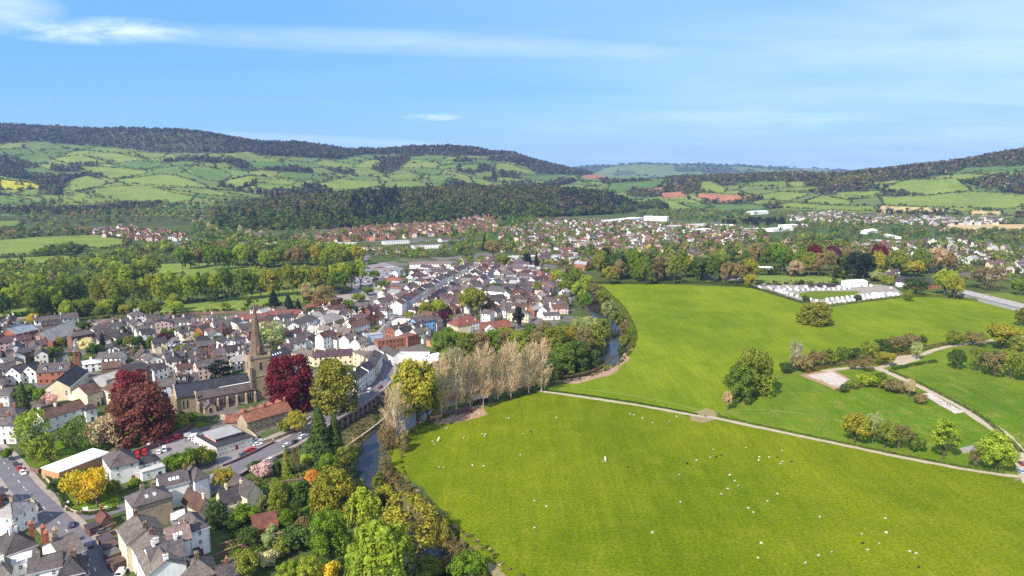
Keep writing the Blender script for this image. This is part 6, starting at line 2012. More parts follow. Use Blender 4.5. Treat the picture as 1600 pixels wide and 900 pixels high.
def build_walls():
    W = wall_line
    br, st, pu = WC['brownbrick'], WC['stone'], WC['purplebrick']
    W([(66, 742), (88, 770), (104, 796), (118, 802), (150, 801), (184, 795)], 1.0, .4, st, 'garden_wall', 'low curved stone wall round the golden-tree garden')
    W([(48, 735), (60, 740), (72, 734), (90, 733)], 1.6, .4, br, 'garden_wall', 'brick wall by the gate of the white-roofed hall')
    W([(208, 713), (250, 696), (304, 667)], 2.4, .4, pu, 'yard_wall', 'long dark brick wall between churchyard and car park', mark='car park wall')
    W([(345, 655), (360, 660), (384, 676), (402, 690)], 2.4, .5, st, 'yard_wall', 'grey stone wall beside the flat-roofed office')
    W([(408, 694), (440, 684), (470, 667), (486, 655)], 1.5, .4, st, 'yard_wall', 'stone wall along the road by the old range')
    W([(348, 730), (376, 718), (430, 692)], 1.0, .4, pu, 'yard_wall', 'dark low wall between forecourt and road')
    W([(364, 752), (400, 732), (440, 714), (470, 700)], 1.3, .4, pu, 'road_wall', 'dark parapet wall on the river side of the road')
    W([(418, 764), (455, 758), (492, 757)], 2.2, .5, pu, 'garden_wall', 'purplish brick wall below the orange bush')
    W([(340, 858), (380, 848), (420, 842), (445, 838)], 1.6, .4, br, 'garden_wall', 'upper brick wall of the terraced gardens')
    W([(335, 875), (370, 860), (415, 850), (450, 846)], 1.6, .4, br, 'garden_wall', 'middle brick wall of the terraced gardens')
    W([(345, 884), (390, 872), (440, 864)], 1.4, .4, br, 'garden_wall', 'lower brick wall of the terraced gardens')
    W([(430, 838), (470, 836), (505, 846)], 1.1, .4, st, 'garden_wall', 'pale garden wall under the hedge')
    W([(520, 857), (555, 852), (585, 838)], 1.2, .4, st, 'garden_wall', 'stone river wall beside the bright green tree')
    W([(332, 818), (352, 824), (362, 816), (360, 806)], 1.4, .4, st, 'garden_wall', 'curved wall in front of the cream cottage')
    W([(528, 694), (552, 678), (585, 655), (604, 640)], 1.2, .5, st, 'river_wall', 'pale-topped lower river wall', z=-4.7)
    W([(140, 838), (160, 832), (182, 822)], 1.5, .3, br, 'yard_wall', 'first yard wall between the garages')
    W([(150, 845), (166, 840), (186, 832)], 1.5, .3, br, 'yard_wall', 'second yard wall between the garages')
    W([(168, 866), (190, 858)], 1.5, .3, br, 'yard_wall', 'third yard wall between the garages')
    W([(30, 790), (48, 784), (60, 800)], 1.2, .3, st, 'garden_wall', 'pale garden wall by the white roadside house')
    W([(10, 500), (60, 498), (120, 502)], 1.5, .4, st, 'park_wall', 'park wall behind the mill')
    W([(255, 500), (300, 492), (360, 490), (420, 488)], 2, .5, br, 'park_wall', 'park boundary wall behind the spire')


build_walls()


def chimney_stack(px, py, h, w, d, col, look):
    x, y = P(px, py)
    t = thing('chimney_stack', (x, y, 0), math.radians(40), look, 'chimney', 'tall chimney stacks')
    mb = MB()
    mb.box(-w / 2, -d / 2, 0, w / 2, d / 2, h)
    mb.box(-w / 2 - .1, -d / 2 - .1, h, w / 2 + .1, d / 2 + .1, h + .2, 0, True)
    link('shaft', mb.mesh('shaft', 'masonry'), t, col)
    for k in (-.6, 0, .6):
        link('chimney_pot', POT, t, (0.42, 0.22, 0.12), (0, k * d * .5, h + .2))


# the brick stacks of the corner houses rise from their roofs (eave 7 m)
for q, c, lk in (((54, 870), 'redbrick', 'red brick stack nearest the white roadside house'), ((73, 876), 'redbrick', 'tall red brick stack above the corner house'), ((78, 886), 'redbrick', 'short red brick stack below another stack'), ((92, 880), 'tan', 'tan stone stack by the junction house')):
    chimney_stack(*q, 11.5, 1.2, 2.0, WC[c], lk)


# ------------------------------------------------------------------ vehicles
def car_proto(kind):
    """one car, x forwards; body, window_glass, wheel x4, headlight x2, tail_light x2"""
    L, Wd = (4.2, 1.75) if kind == 'car' else (4.9, 1.95)
    body = MB()
    if kind == 'car':
        prof = [(-2.1, .35), (-2.08, .78), (-1.75, .92), (1.0, .92), (1.95, .74), (2.1, .55), (2.1, .35)]
        cab = [(-1.85, .92), (-1.45, 1.42), (.15, 1.46), (.95, .92)]
    else:
        prof = [(-2.45, .35), (-2.45, 1.1), (-2.4, 1.15), (1.5, 1.15), (2.3, .95), (2.45, .65), (2.45, .35)]
        cab = [(-2.4, 1.15), (-2.35, 2.0), (.75, 2.05), (1.5, 1.15)]
    hw = Wd / 2

    def loft(mb, prof, w0, w1, zmax):
        zs = [p[1] for p in prof]
        a, b = [], []
        for x, z in prof:
            w = w0 + (w1 - w0) * max(0, (z - min(zs)) / (max(zs) - min(zs)))
            a.append((x, -w, z))
            b.append((x, w, z))
        mb.face(a[::-1] if False else a)
        mb.face(b[::-1])
        n = len(prof)
        for i in range(n):
            j = (i + 1) % n
            mb.face([a[j], a[i], b[i], b[j]])
    loft(body, prof, hw, hw * .96, 1)
    top = max(c[1] for c in cab)
    # roof panel and pillars
    x1, x2 = cab[1][0], cab[2][0]
    body.box(x1, -hw * .74, top - .03, x2, hw * .74, top + .04, 0, True)
    for s in (-1, 1):
        for (xa, za), (xb, zb) in ((cab[0], cab[1]), (cab[3], cab[2])):
            body.tube((xa, s * hw * .93, za), (xb, s * hw * .75, zb), .05, .05, 4, cap=False)
        body.tube(((x1 + x2) / 2 - .1, s * hw * .95, cab[0][1]), ((x1 + x2) / 2 - .1, s * hw * .76, top), .05, .05, 4, cap=False)
    if kind == 'van':
        for s in (-1, 1):
            body.face([(-2.4, s * (hw * .97), 1.12), (0.1, s * hw * .97, 1.12), (0.1, s * hw * .80, 2.0), (-2.34, s * hw * .80, 2.0)][::s])
    g = MB()
    loft(g, cab, hw * .93, hw * .73, 1)
    wh = MB()
    wh.tube((0, -.1, 0), (0, .1, 0), .32, .32, 12)
    wh.face([(.32 * math.cos(2 * math.pi * k / 12), -.1, .32 * math.sin(2 * math.pi * k / 12)) for k in range(12)])
    lt = MB()
    lt.box(-.03, -.17, -.07, .03, .17, .07, 0, True)
    return body.mesh('car_body', 'car'), g.mesh('car_glass', 'glass'), wh.mesh('wheel', 'rubber'), lt.mesh('light', 'paint'), L, hw, prof


PROTO = {k: car_proto(k) for k in ('car', 'van')}
CARC = {'white': (0.8, 0.8, 0.79), 'silver': (0.45, 0.46, 0.48), 'black': (0.012, 0.012, 0.014), 'grey': (0.11, 0.115, 0.125), 'navy': (0.02, 0.03, 0.075), 'red': (0.52, 0.018, 0.015), 'blue': (0.05, 0.13, 0.33), 'darkred': (0.22, 0.015, 0.02), 'paleblue': (0.35, 0.45, 0.58)}
CW = {'darkred': 'dark red', 'navy': 'dark blue', 'paleblue': 'pale blue'}


def car(x, y, rz, colour, kind='car', detail=True, where='parked', group='parked cars'):
    b, g, w, lt, L, hw, prof = PROTO[kind]
    f = RNG.uniform(0.85, 1.1)
    t = thing('van' if kind == 'van' else 'car', (x, y, 0.06), rz, f"{CW.get(colour, colour)} {kind} {where}", kind, 'vans' if kind == 'van' else group)
    link('body', b, t, tuple(c * f for c in CARC[colour]))
    link('window_glass', g, t)
    if detail:
        fx = L / 2 * .62
        for sx in (-1, 1):
            for sy in (-1, 1):
                link('wheel', w, t, None, (sx * fx, sy * (hw - .08), .32))
        for sy in (-1, 1):
            link('headlight', lt, t, (0.8, 0.8, 0.78), (prof[-2][0] + .005, sy * hw * .68, prof[-2][1] + .02))
            link('tail_light', lt, t, (0.5, 0.02, 0.02), (prof[0][0] - .005, sy * hw * .7, .7 if kind == 'car' else .85))
    OCC.append((x, y, 2.0))
    return t


def on_road(px, py):
    x, y = P(px, py)
    best = None
    for pts, w in ROADS:
        for (x1, y1), (x2, y2) in zip(pts[:-1], pts[1:]):
            d = math.hypot((x1 + x2) / 2 - x, (y1 + y2) / 2 - y)
            if best is None or d < best[0]:
                best = (d, math.atan2(y2 - y1, x2 - x1))
    return best[1]


def build_cars():
    def c(px, py, colour, kind='car', ang=None, flip=False, where='parked'):
        x, y = P(px, py)
        a = on_road(px, py) if ang is None else math.radians(ang)
        car(x, y, a + (math.pi if flip else 0), colour, kind, y < 700, where)
    dr = 'driving on the road'
    c(113, 822, 'navy', where=dr, ang=112)
    c(139, 854, 'navy', where=dr, flip=True)
    c(26, 728, 'black', where='parked at the kerb')
    c(31, 735, 'red', where='parked at the kerb')
    c(36, 741, 'white', where='parked at the kerb')
    c(3, 768, 'navy')
    c(6, 778, 'darkred')
    c(10, 792, 'grey')
    c(162, 832, 'grey', ang=30, where='in a walled yard')
    c(190, 898, 'white', 'van', ang=100, where='parked at the bottom edge')
    c(161, 830, 'navy', ang=32) if False else None
    c(578, 612, 'white', 'van', where=dr)
    c(559, 623, 'silver', where=dr)
    c(531, 643, 'silver', where=dr, flip=True)
    c(538, 637, 'black', where=dr)
    c(594, 606, 'darkred', where=dr)
    c(606, 594, 'blue', where=dr, flip=True)
    c(601, 558, 'white', where=dr)
    c(612, 567, 'grey', where='at the kerb')
    c(614, 570, 'white', where='at the kerb')
    c(473, 684, 'white', where='at the kerb')
    c(461, 692, 'black', where='at the kerb')
    c(449, 697, 'white', where='at the kerb')
    c(452, 706, 'navy', where='at the kerb')
    c(424, 720, 'white', where='beside the road wall')
    c(590, 548, 'white', where='at the kerb')
    for k, (a, b, col, kd) in enumerate(((240, 697, 'white', 'van'), (252, 693, 'red', 'van'), (262, 690, 'red', 'van'), (280, 685, 'red', 'van'), (215, 713, 'red', 'van'), (226, 709, 'red', 'van'), (248, 708, 'white', 'car'), (257, 704, 'white', 'van'))):
        c(a, b, col, kd, 20 if k < 4 else 115, where='in the villa yard')
    for k, (a, b, col) in enumerate(((296, 683, 'silver'), (302, 686, 'white'), (307, 689, 'white'), (312, 692, 'white'), (317, 694, 'red'), (322, 697, 'white'), (306, 684, 'white'), (291, 681, 'grey'))):
        c(a, b, col, 'car' if k % 3 else 'van', 28, where='beside the office')
    for a, b, col in ((403, 690, 'white'), (408, 692, 'silver'), (403, 696, 'white'), (394, 704, 'red'), (386, 708, 'red'), (380, 712, 'grey'), (375, 632, 'silver'), (330, 688, 'silver')):
        c(a, b, col, 'car', 35 if b < 700 else 55, where='parked by the office')
    for k in range(9):
        c(334 + k * 4.6, 552 + (k % 2), RNG.choice(['silver', 'white', 'grey', 'red', 'darkred', 'navy', 'white']), 'car', 80, where='behind the church')
    for r, (x0, x1, y, n) in enumerate(((262, 300, 537, 9), (250, 300, 545, 9), (268, 296, 541, 5))):
        for k in range(n):
            c(x0 + (x1 - x0) * k / (n - 1), y - k * .3, RNG.choice(['silver', 'white', 'grey', 'black', 'navy', 'white']), 'car', 75, where='in the sloping yard')
    # the big car park
    for r in range(8):
        for k in range(11):
            px, py = 556 + k * 5.2 + r * 1.5, 458 - r * 5.4 - k * .3
            if px < 622 - r and RNG.random() < .88:
                c(px, py, RNG.choice(['silver', 'white', 'grey', 'black', 'navy', 'white', 'silver', 'red', 'blue']), 'car', 10 + RNG.choice([0, 180]), where='in the town car park')
    for k in range(13):
        x = 1108 + (k % 7) * 6 + RNG.uniform(-1, 1)
        c(x, 428 + (k // 7) * 5, RNG.choice(['silver', 'navy', 'white', 'grey', 'blue']), 'car', 70, where='near the school')
    # high street and road to the north
    for k in range(24):
        f = k / 23
        px = 622 + f * 118
        py = 497 - f * 86 + (f * (1 - f)) * -10
        c(px + RNG.choice([-2, 2.5]), py, RNG.choice(['silver', 'white', 'grey', 'black', 'red', 'navy']), 'car', where='in the high street')
    for k in range(10):
        c(566 + RNG.uniform(0, 8), 418 - k * 2.4, RNG.choice(['silver', 'white', 'grey', 'black']), 'car', 85, where='on the north road')
    for k in range(12):
        c(296 + k * 6, 380 - k * .7, RNG.choice(['silver', 'white', 'grey', 'black', 'red']), 'car', 5, where='by the filling station')
    c(1594, 738, 'paleblue', 'car', 80, where='at the field gate')
    c(1596, 726, 'darkred', 'car', 80, where='at the field gate')


build_cars()


def build_caravans():
    mb = MB()
    prof = [(-2.9, .45), (-3.05, 1.1), (-2.75, 2.35), (-2.4, 2.55), (2.3, 2.55), (2.8, 2.2), (3.05, 1.2), (2.95, .45)]
    for s in (-1, 1):
        q = [(x, s * 1.12, z) for x, z in prof]
        mb.face(q[::-s] if s == 1 else q)
    n = len(prof)
    for i in range(n):
        (x1, z1), (x2, z2) = prof[i], prof[(i + 1) % n]
        mb.face([(x1, -1.12, z1), (x2, -1.12, z2), (x2, 1.12, z2), (x1, 1.12, z1)])
    body = mb.mesh('caravan_body', 'paint')
    g = MB()
    for s in (-1, 1):
        for x in (-1.9, .2, 1.7):
            g.box(x - .5, s * 1.13 - .02, 1.35, x + .5, s * 1.13 + .02, 2.0, 0, True)
    g.box(2.86, -.85, 1.3, 3.06, .85, 1.95, 0, True)
    gl = g.mesh('glazing', 'glass')
    w = PROTO['car'][2]
    spots = []
    for k in range(8):
        spots.append((1186 + k * 14.5, 451 - k * .15, 90))
    for k in range(11):
        spots.append((1246 + k * 8, 455.5 - k * .25, 75))
    for k in range(6):
        spots.append((1226 + k * 10, 459.5 + k * 2.6, 60))
    for k in range(15):
        spots.append((1294 + k * 7.6, 475.5 - k * .98, 95))
    for k in range(12):
        spots.append((1292 + k * 7.8, 470 - k * .85, 75))
    for k in range(4):
        spots.append((1367 + k * 12, 461 - k * .3, 20))
    for k in range(8):
        spots.append((1216 + k * 9, 454.2 - k * .1, 85))
    for k in range(6):
        spots.append((1206 + k * 8, 453 + k * 2.3, 60))
    spots += [(1218, 456.5, 10), (1345, 449, 20), (1360, 448, 80), (1322, 450, 90), (1310, 450.5, 90), (1392, 452, 60), (1404, 449, 80)]
    proto = None
    for px, py, a in spots:
        x, y = P(px, py)
        rz = math.radians(a + RNG.uniform(-8, 8))
        col = RNG.choice([(0.76, 0.76, 0.75), (0.76, 0.76, 0.76), (0.56, 0.54, 0.49), (0.42, 0.42, 0.43)])
        lk = {0.76: 'white touring caravan', 0.56: 'cream touring caravan', 0.42: 'grey touring caravan'}[col[0]]
        if proto is None:
            proto = thing('caravan', (x, y, .06), rz, lk, 'caravan', 'caravans in the caravan park')
            link('body', body, proto, col)
            gg = link('glazing', gl, proto)
            gg['kind'] = 'stuff'
            for s in (-1, 1):
                link('wheel', w, proto, None, (0, s * 1.02, .32))
        else:
            copy_tree(proto, (x, y, .06), rz, lk, 'caravan', 'caravans in the caravan park', color=col)


build_caravans()


# ------------------------------------------------------------------ animals and people
def skinned(name, verts, edges, radii, mat, sub=1):
    me = bpy.data.meshes.new('skeleton')
    me.from_pydata(verts, edges, [])
    ob = bpy.data.objects.new('skeleton', me)
    COL.objects.link(ob)
    ob.modifiers.new('skin', 'SKIN')
    for i, r in enumerate(radii):
        v = me.skin_vertices[0].data[i]
        v.radius = (r, r) if not isinstance(r, tuple) else r
        v.use_root = i == 0
    sm = ob.modifiers.new('sub', 'SUBSURF')
    sm.levels = sm.render_levels = sub
    dg = bpy.context.evaluated_depsgraph_get()
    out = bpy.data.meshes.new_from_object(ob.evaluated_get(dg))
    bpy.data.objects.remove(ob)
    bpy.data.meshes.remove(me)
    out.name = name
    out.materials.clear()
    out.materials.append(M[mat])
    out.polygons.foreach_set('use_smooth', [True] * len(out.polygons))
    return out


def sheep_mesh(pose):
    hz = dict(grazing=(.72, .14, .86), standing=(.78, .98, .92), lying=(.34, .62, .5))[pose]
    b = hz[0]
    V = [(0, 0, b), (.38, 0, b), (-.40, 0, b), (.58, 0, hz[2] - .05), (.78 if pose != 'grazing' else .86, 0, (hz[1] + hz[2]) / 2 if pose == 'grazing' else hz[1]), (1.0 if pose != 'grazing' else .95, 0, hz[1] - .08 if pose != 'grazing' else hz[1])]
    E = [(0, 1), (0, 2), (1, 3), (3, 4), (4, 5)]
    R = [.34, .30, .31, .17, .12, .07]
    for sx, i in ((.34, 1), (-.42, 2)):
        for sy in (-.17, .17):
            k = len(V)
            if pose == 'lying':
                V += [(sx + .05, sy * 1.4, .12), (sx + .28, sy * 1.5, .06)]
            else:
                V += [(sx, sy, .40), (sx + .02, sy, .03)]
            E += [(i, k), (k, k + 1)]
            R += [.085, .045]
    return skinned('sheep_body', V, E, R, 'wool')


def build_sheep():
    me = {p: sheep_mesh(p) for p in ('grazing', 'standing', 'lying')}
    ear = MB()
    ear.box(-.03, -.16, -.03, .03, .16, .03, 0, True)
    earm = ear.mesh('ears', 'wool')
    l1 = [(575, 160, 0), (585, 163, 0), (620, 173, 1), (807, 159, 0), (1153, 144, 0), (1172, 147, 0), (1210, 161, 0), (1258, 184, 0), (1337, 178, 0), (1372, 155, 0), (1400, 156, 0), (295, 210, 0), (376, 254, 0), (459, 238, 0), (471, 248, 0), (474, 240, 0), (652, 236, 0), (689, 226, 1),
          (227, 270, 0), (238, 287, 0), (640, 336, 0), (259, 394, 0), (281, 394, 0), (416, 385, 0), (468, 388, 0), (1030, 366, 0), (1143, 392, 1), (1382, 428, 0), (1420, 375, 1), (1464, 360, 0), (703, 549, 0), (760, 574, 0), (705, 678, 0), (1388, 554, 0), (1260, 700, 0)]
    l2 = [(42, 308, 0), (30, 347, 0), (57, 344, 1), (80, 334, 1), (195, 301, 0), (258, 345, 0), (256, 360, 0), (306, 346, 0), (345, 346, 1), (364, 316, 0), (369, 367, 0), (360, 377, 0), (410, 366, 1), (120, 430, 0), (143, 457, 0), (160, 481, 0), (112, 494, 0), (82, 520, 0), (345, 518, 0), (299, 552, 0), (208, 586, 0),
          (232, 605, 0), (543, 626, 0), (848, 630, 0), (741, 704, 0), (855, 701, 0), (742, 750, 1), (820, 750, 0), (765, 781, 0), (599, 790, 0), (538, 808, 0), (474, 844, 0), (266, 750, 0), (254, 816, 0), (965, 788, 0), (995, 798, 0), (988, 817, 0), (1005, 862, 1)]
    l3 = [(268, 640), (290, 640), (318, 648), (345, 655), (385, 672), (400, 660), (425, 680), (445, 672), (520, 668), (548, 660), (585, 655), (600, 660), (615, 640), (620, 680), (640, 670), (660, 665), (655, 600), (690, 590), (720, 570), (750, 560), (790, 550), (815, 545), (850, 540), (880, 515), (905, 510), (840, 580),
          (795, 600), (750, 632), (925, 570), (960, 590), (1000, 585), (1020, 570), (1040, 540), (1065, 550), (1090, 568), (1155, 565), (1140, 588), (960, 645), (605, 715), (585, 800), (880, 455), (920, 410), (960, 480), (1000, 480), (1040, 460), (1250, 430), (1205, 425), (820, 430), (760, 520), (700, 560)]
    allp = [(600 + x / 3, 600 + y / 3, b) for x, y, b in l1] + [(1100 + x / 3, 600 + y / 3, b) for x, y, b in l2] + [(640 + x / 10, 590 + y / 10, 0) for x, y in l3]
    for px, py, blk in allp:
        pose = RNG.choices(['grazing', 'standing', 'lying'], [6, 3, 2])[0]
        x, y = P(px, py + .5)
        col = (0.02, 0.018, 0.018) if blk else RNG.choice([(0.50, 0.46, 0.37), (0.56, 0.52, 0.43), (0.40, 0.36, 0.28)])
        lk = f"{'black' if blk else 'cream-white' if col[0] > .45 else 'dingy white'} sheep {pose}"
        s = RNG.uniform(.6, .78)
        t = thing('sheep', (x, y, .05), RNG.choice([0, math.pi]) + RNG.uniform(-.9, .9), lk, 'sheep', 'sheep of the meadow flock', None, (s, s, s))
        link('body', me[pose], t, col)
    # two pale horses among the flock
    hv = [(0, 0, 1.15), (.55, 0, 1.2), (-.6, 0, 1.2), (.85, 0, 1.55), (1.1, 0, 1.85), (1.45, 0, 1.62), (-.85, 0, 1.1), (-.95, 0, .6)]
    he = [(0, 1), (0, 2), (1, 3), (3, 4), (4, 5), (2, 6), (6, 7)]
    hr = [.33, .33, .32, .19, .14, .09, .06, .05]
    for sx, i in ((.55, 1), (-.62, 2)):
        for sy in (-.2, .2):
            k = len(hv)
            hv += [(sx, sy, .65), (sx + (.02 if i == 1 else -.08), sy, .36), (sx + .03, sy, .04)]
            he += [(i, k), (k, k + 1), (k + 1, k + 2)]
            hr += [.11, .07, .06]
    hm = skinned('horse_body', hv, he, hr, 'wool')
    for px, py, a, lk in ((685, 690, 70, 'white horse standing at the meadow corner'), (946, 721, 95, 'white horse standing in the middle of the meadow')):
        x, y = P(px, py)
        t = thing('horse', (x, y, .05), math.radians(a), lk, 'horse', None, 'white meadow horse' if px > 900 else None)
        link('body', hm, t, (0.68, 0.66, 0.60))


build_sheep()


def build_people():
    def body(stride):
        s = stride
        V = [(0, 0, .95), (0, 0, 1.15), (0, 0, 1.38), (0, 0, 1.50), (0.02, 0, 1.58), (0.03, 0, 1.70)]
        E = [(0, 1), (1, 2), (2, 3), (3, 4), (4, 5)]
        R = [(.13, .16), (.12, .15), (.13, .18), .06, .10, .085]
        for sy, sg in ((-1, 1), (1, -1)):
            k = len(V)
            V += [(sg * s * .10, sy * .09, .52), (sg * s * .26 - .02, sy * .09, .08), (sg * s * .26 + .14, sy * .09, .04)]
            E += [(0, k), (k, k + 1), (k + 1, k + 2)]
            R += [.075, .05, .045]
            k = len(V)
            V += [(0, sy * .21, 1.38), (-sg * s * .10, sy * .25, 1.12), (-sg * s * .22 + .05, sy * .25, .88), (-sg * s * .24 + .08, sy * .24, .80)]
            E += [(2, k), (k, k + 1), (k + 1, k + 2), (k + 2, k + 3)]
            R += [.065, .05, .04, .035]
        return skinned('person_body', V, E, R, 'paint')
    bm = [body(.5), body(.9)]
    hair = MB()
    for k in range(6):
        z0, z1 = 1.68 + k * .02, 1.70 + k * .02
        r0, r1 = .098 * math.sqrt(max(0, 1 - (k / 6) ** 2)), .098 * math.sqrt(max(0, 1 - ((k + 1) / 6) ** 2))
        hair.tube((.015, 0, z0), (.015, 0, z1), r0 + .004, r1 + .004, 10)
    hm = hair.mesh('hair', 'paint')
    coat = MB()
    coat.tube((0, 0, .86), (0, 0, 1.2), .20, .185, 10, cap=False)
    coat.tube((0, 0, 1.2), (0, 0, 1.46), .185, .11, 10)
    cm = coat.mesh('coat', 'paint')
    for px, py, a, c, lk in ((1480, 633, 140, (0.03, 0.03, 0.04), 'person in a black coat walking on the farm track beside a companion'), (1484, 634, 140, (0.05, 0.05, 0.10), 'person in a navy coat walking on the farm track'), (1102, 652, 10, (0.03, 0.03, 0.03), 'person in dark clothes standing on the field path at the worn gateway'),
                             (1581, 727, 100, (0.02, 0.02, 0.025), 'person in dark clothes standing near the cars at the field gate'), (290, 691, 60, (0.25, 0.03, 0.03), 'person in a dark red jacket crossing the yard car park'), (572, 600, 30, (0.03, 0.05, 0.10), 'person in a dark coat on the pavement of the curved white terrace'), (580, 593, 30, (0.2, 0.2, 0.22), 'person in grey on the pavement of the curved white terrace')):
        x, y = P(px, py)
        t = thing('person', (x, y, .1), math.radians(a), lk, 'person', 'people on foot', fixed=True)
        link('body', bm[RNG.randrange(2)], t, (0.05, 0.05, 0.07) if RNG.random() < .6 else (0.10, 0.11, 0.16))
        link('hair', hm, t, (0.04, 0.025, 0.015))
        link('coat', cm, t, c)


build_people()


# ------------------------------------------------------------------ hedges, poles, lamps, signs
def hedge(pl, h, w, colour, look, dens=1.0, step=1.0, z=0.0, name='hedge'):
    pts = resample(pxs(pl), step)
    x0, y0 = pts[len(pts) // 2]
    L = sum(math.hypot(b[0] - a[0], b[1] - a[1]) for a, b in zip(pts[:-1], pts[1:]))
    n = int(min(14000, L * 26 * dens))
    p = np.array(pts)
    k = NR.integers(0, len(p) - 1, n)
    f = NR.uniform(0, 1, (n, 1))
    c = p[k] * (1 - f) + p[k + 1] * f
    a = NR.uniform(0, 2 * math.pi, n)
    wob = 0.75 + 0.5 * vnoise(c[:, 0], c[:, 1], 4.0, 4)
    d = unit(p[k + 1] - p[k])
    nx, ny = -d[:, 1], d[:, 0]
    off = np.cos(a) * w / 2 * wob
    zz = np.abs(np.sin(a)) ** .6 * h * wob
    C = np.stack([c[:, 0] - x0 + nx * off, c[:, 1] - y0 + ny * off, np.maximum(zz * NR.uniform(.75, 1, n), .1)], -1)
    N = np.stack([nx * np.cos(a), ny * np.cos(a), np.abs(np.sin(a))], -1) + NR.normal(size=(n, 3)) * .4
    q = cards(C, N, NR.uniform(.22, .5, n) * (0.8 + 0.2 * h / 2), NR)
    tone = np.clip(NR.normal(1, .2, n), .55, 1.6)
    col = np.repeat(np.stack([tone * 1.03, tone, tone * .97], -1), 4, 0)
    me = np_mesh('hedge', q.reshape(-1, 3), np.arange(n * 4).reshape(n, 4), col, 'leaves')
    thing(name, (x0, y0, z), 0, look, 'hedge', 'hedges', None, None, me, TC[colour][0])


def build_hedges():
    H = hedge
    H([(1172, 449), (1200, 457), (1240, 470), (1284, 481)], 2.6, 3, 'dkgreen', 'clipped dark hedge along the caravan park facing the oak')
    H([(1286, 481), (1330, 474), (1380, 468), (1412, 464)], 2.0, 3, 'olive', 'low shrubby hedge in front of the caravans')
    H([(930, 443), (1000, 444), (1080, 443), (1172, 448)], 3, 4, 'dkgreen', 'dark hedge along the foot of the wood')
    H([(1415, 464), (1470, 464), (1540, 472), (1605, 482)], 2.6, 4, 'olive', 'hedge in front of the long glasshouse')
    H([(1256, 583), (1300, 572), (1350, 564), (1420, 552), (1450, 545), (1480, 538)], 2.4, 4, 'brown', 'thick bronze hedge behind the rubble pad')
    H([(1395, 578), (1440, 569), (1462, 566)], 1.6, 2.5, 'dkgreen', 'short clipped hedge beside the gravel yard')
    H([(1390, 580), (1430, 597), (1480, 622), (1530, 650), (1570, 682), (1596, 708)], 1.2, 2.0, 'midgreen', 'low hedge along the farm track')
    H([(840, 609), (900, 616), (1000, 631), (1090, 648)], .6, .8, 'dkgreen', 'thin hedge line along the near field path')
    H([(1122, 651), (1200, 668), (1300, 689), (1400, 710), (1500, 729), (1570, 740)], .8, 1.4, 'midgreen', 'grassy hedge bank along the far field path', .6)
    H([(1310, 612), (1345, 604), (1390, 606), (1430, 616)], 1.6, 4, 'brown', 'bramble hedge beside the rubble pad')
    H([(68, 738), (90, 768), (104, 794)], 1.6, 1.8, 'dkgreen', 'clipped hedge along the villa garden')
    H([(106, 797), (140, 804), (182, 796)], 1.3, 1.4, 'dkgreen', 'clipped hedge around the corner of the villa garden')
    H([(432, 818), (470, 812), (500, 818)], 3.2, 4, 'dkgreen', 'tall dark hedge in the garden behind the red shed')
    H([(606, 700), (600, 722), (612, 745), (640, 770), (676, 800)], 1.2, 5, 'brown', 'bronze scrub along the river bank below the meadow', .7)
    H([(560, 700), (548, 725), (545, 745)], 2.0, 5, 'dkgreen', 'dark scrub on the town bank of the river', z=-1.5)
    H([(700, 850), (730, 880), (760, 905)], 1.4, 5, 'brown', 'brambles at the corner of the meadow')
    H([(880, 590), (930, 578), (962, 556)], .9, 2, 'brown', 'reedy fringe at the river bend')
    H([(985, 545), (990, 520), (972, 482), (940, 450)], 2, 5, 'olive', 'scrub along the meadow side of the river')
    H([(625, 688), (660, 664), (700, 652)], 1.4, 3, 'olive', 'scrub under the bare poplars')
    H([(760, 636), (800, 622), (835, 612)], 1.6, 4, 'dkgreen', 'dark green scrub behind the open shed')
    H([(600, 395), (650, 402), (740, 398)], 4, 8, 'midgreen', 'tall hedge bank beside the school blocks')


build_hedges()


def pole(px, py, h, look, arm=False, name='utility_pole', col=(0.14, 0.10, 0.075), r=.13):
    x, y = P(px, py)
    t = thing(name, (x, y, 0), RNG.uniform(0, 3), look, 'pole' if name != 'street_lamp' else 'street lamp', {'utility_pole': 'utility poles', 'street_lamp': 'street lamps'}.get(name))
    mb = MB()
    mb.tube((0, 0, -.3), (0, 0, h), r, r * .7, 8)
    link('mast', mb.mesh('mast', 'paint'), t, col)
    if name == 'utility_pole':
        mb = MB()
        mb.box(-.9, -.06, h - .6, .9, .06, h - .45, 0, True)
        link('crossarm', mb.mesh('crossarm', 'paint'), t, col)
    elif name == 'street_lamp':
        mb = MB()
        mb.tube((0, 0, h), (1.3, 0, h + .25), .06, .05, 6)
        link('bracket', mb.mesh('bracket', 'paint'), t, col)
        mb = MB()
        mb.box(1.0, -.14, h + .18, 1.7, .14, h + .34, 0, True)
        link('lamp_head', mb.mesh('lamp_head', 'paint'), t, (0.5, 0.5, 0.5))


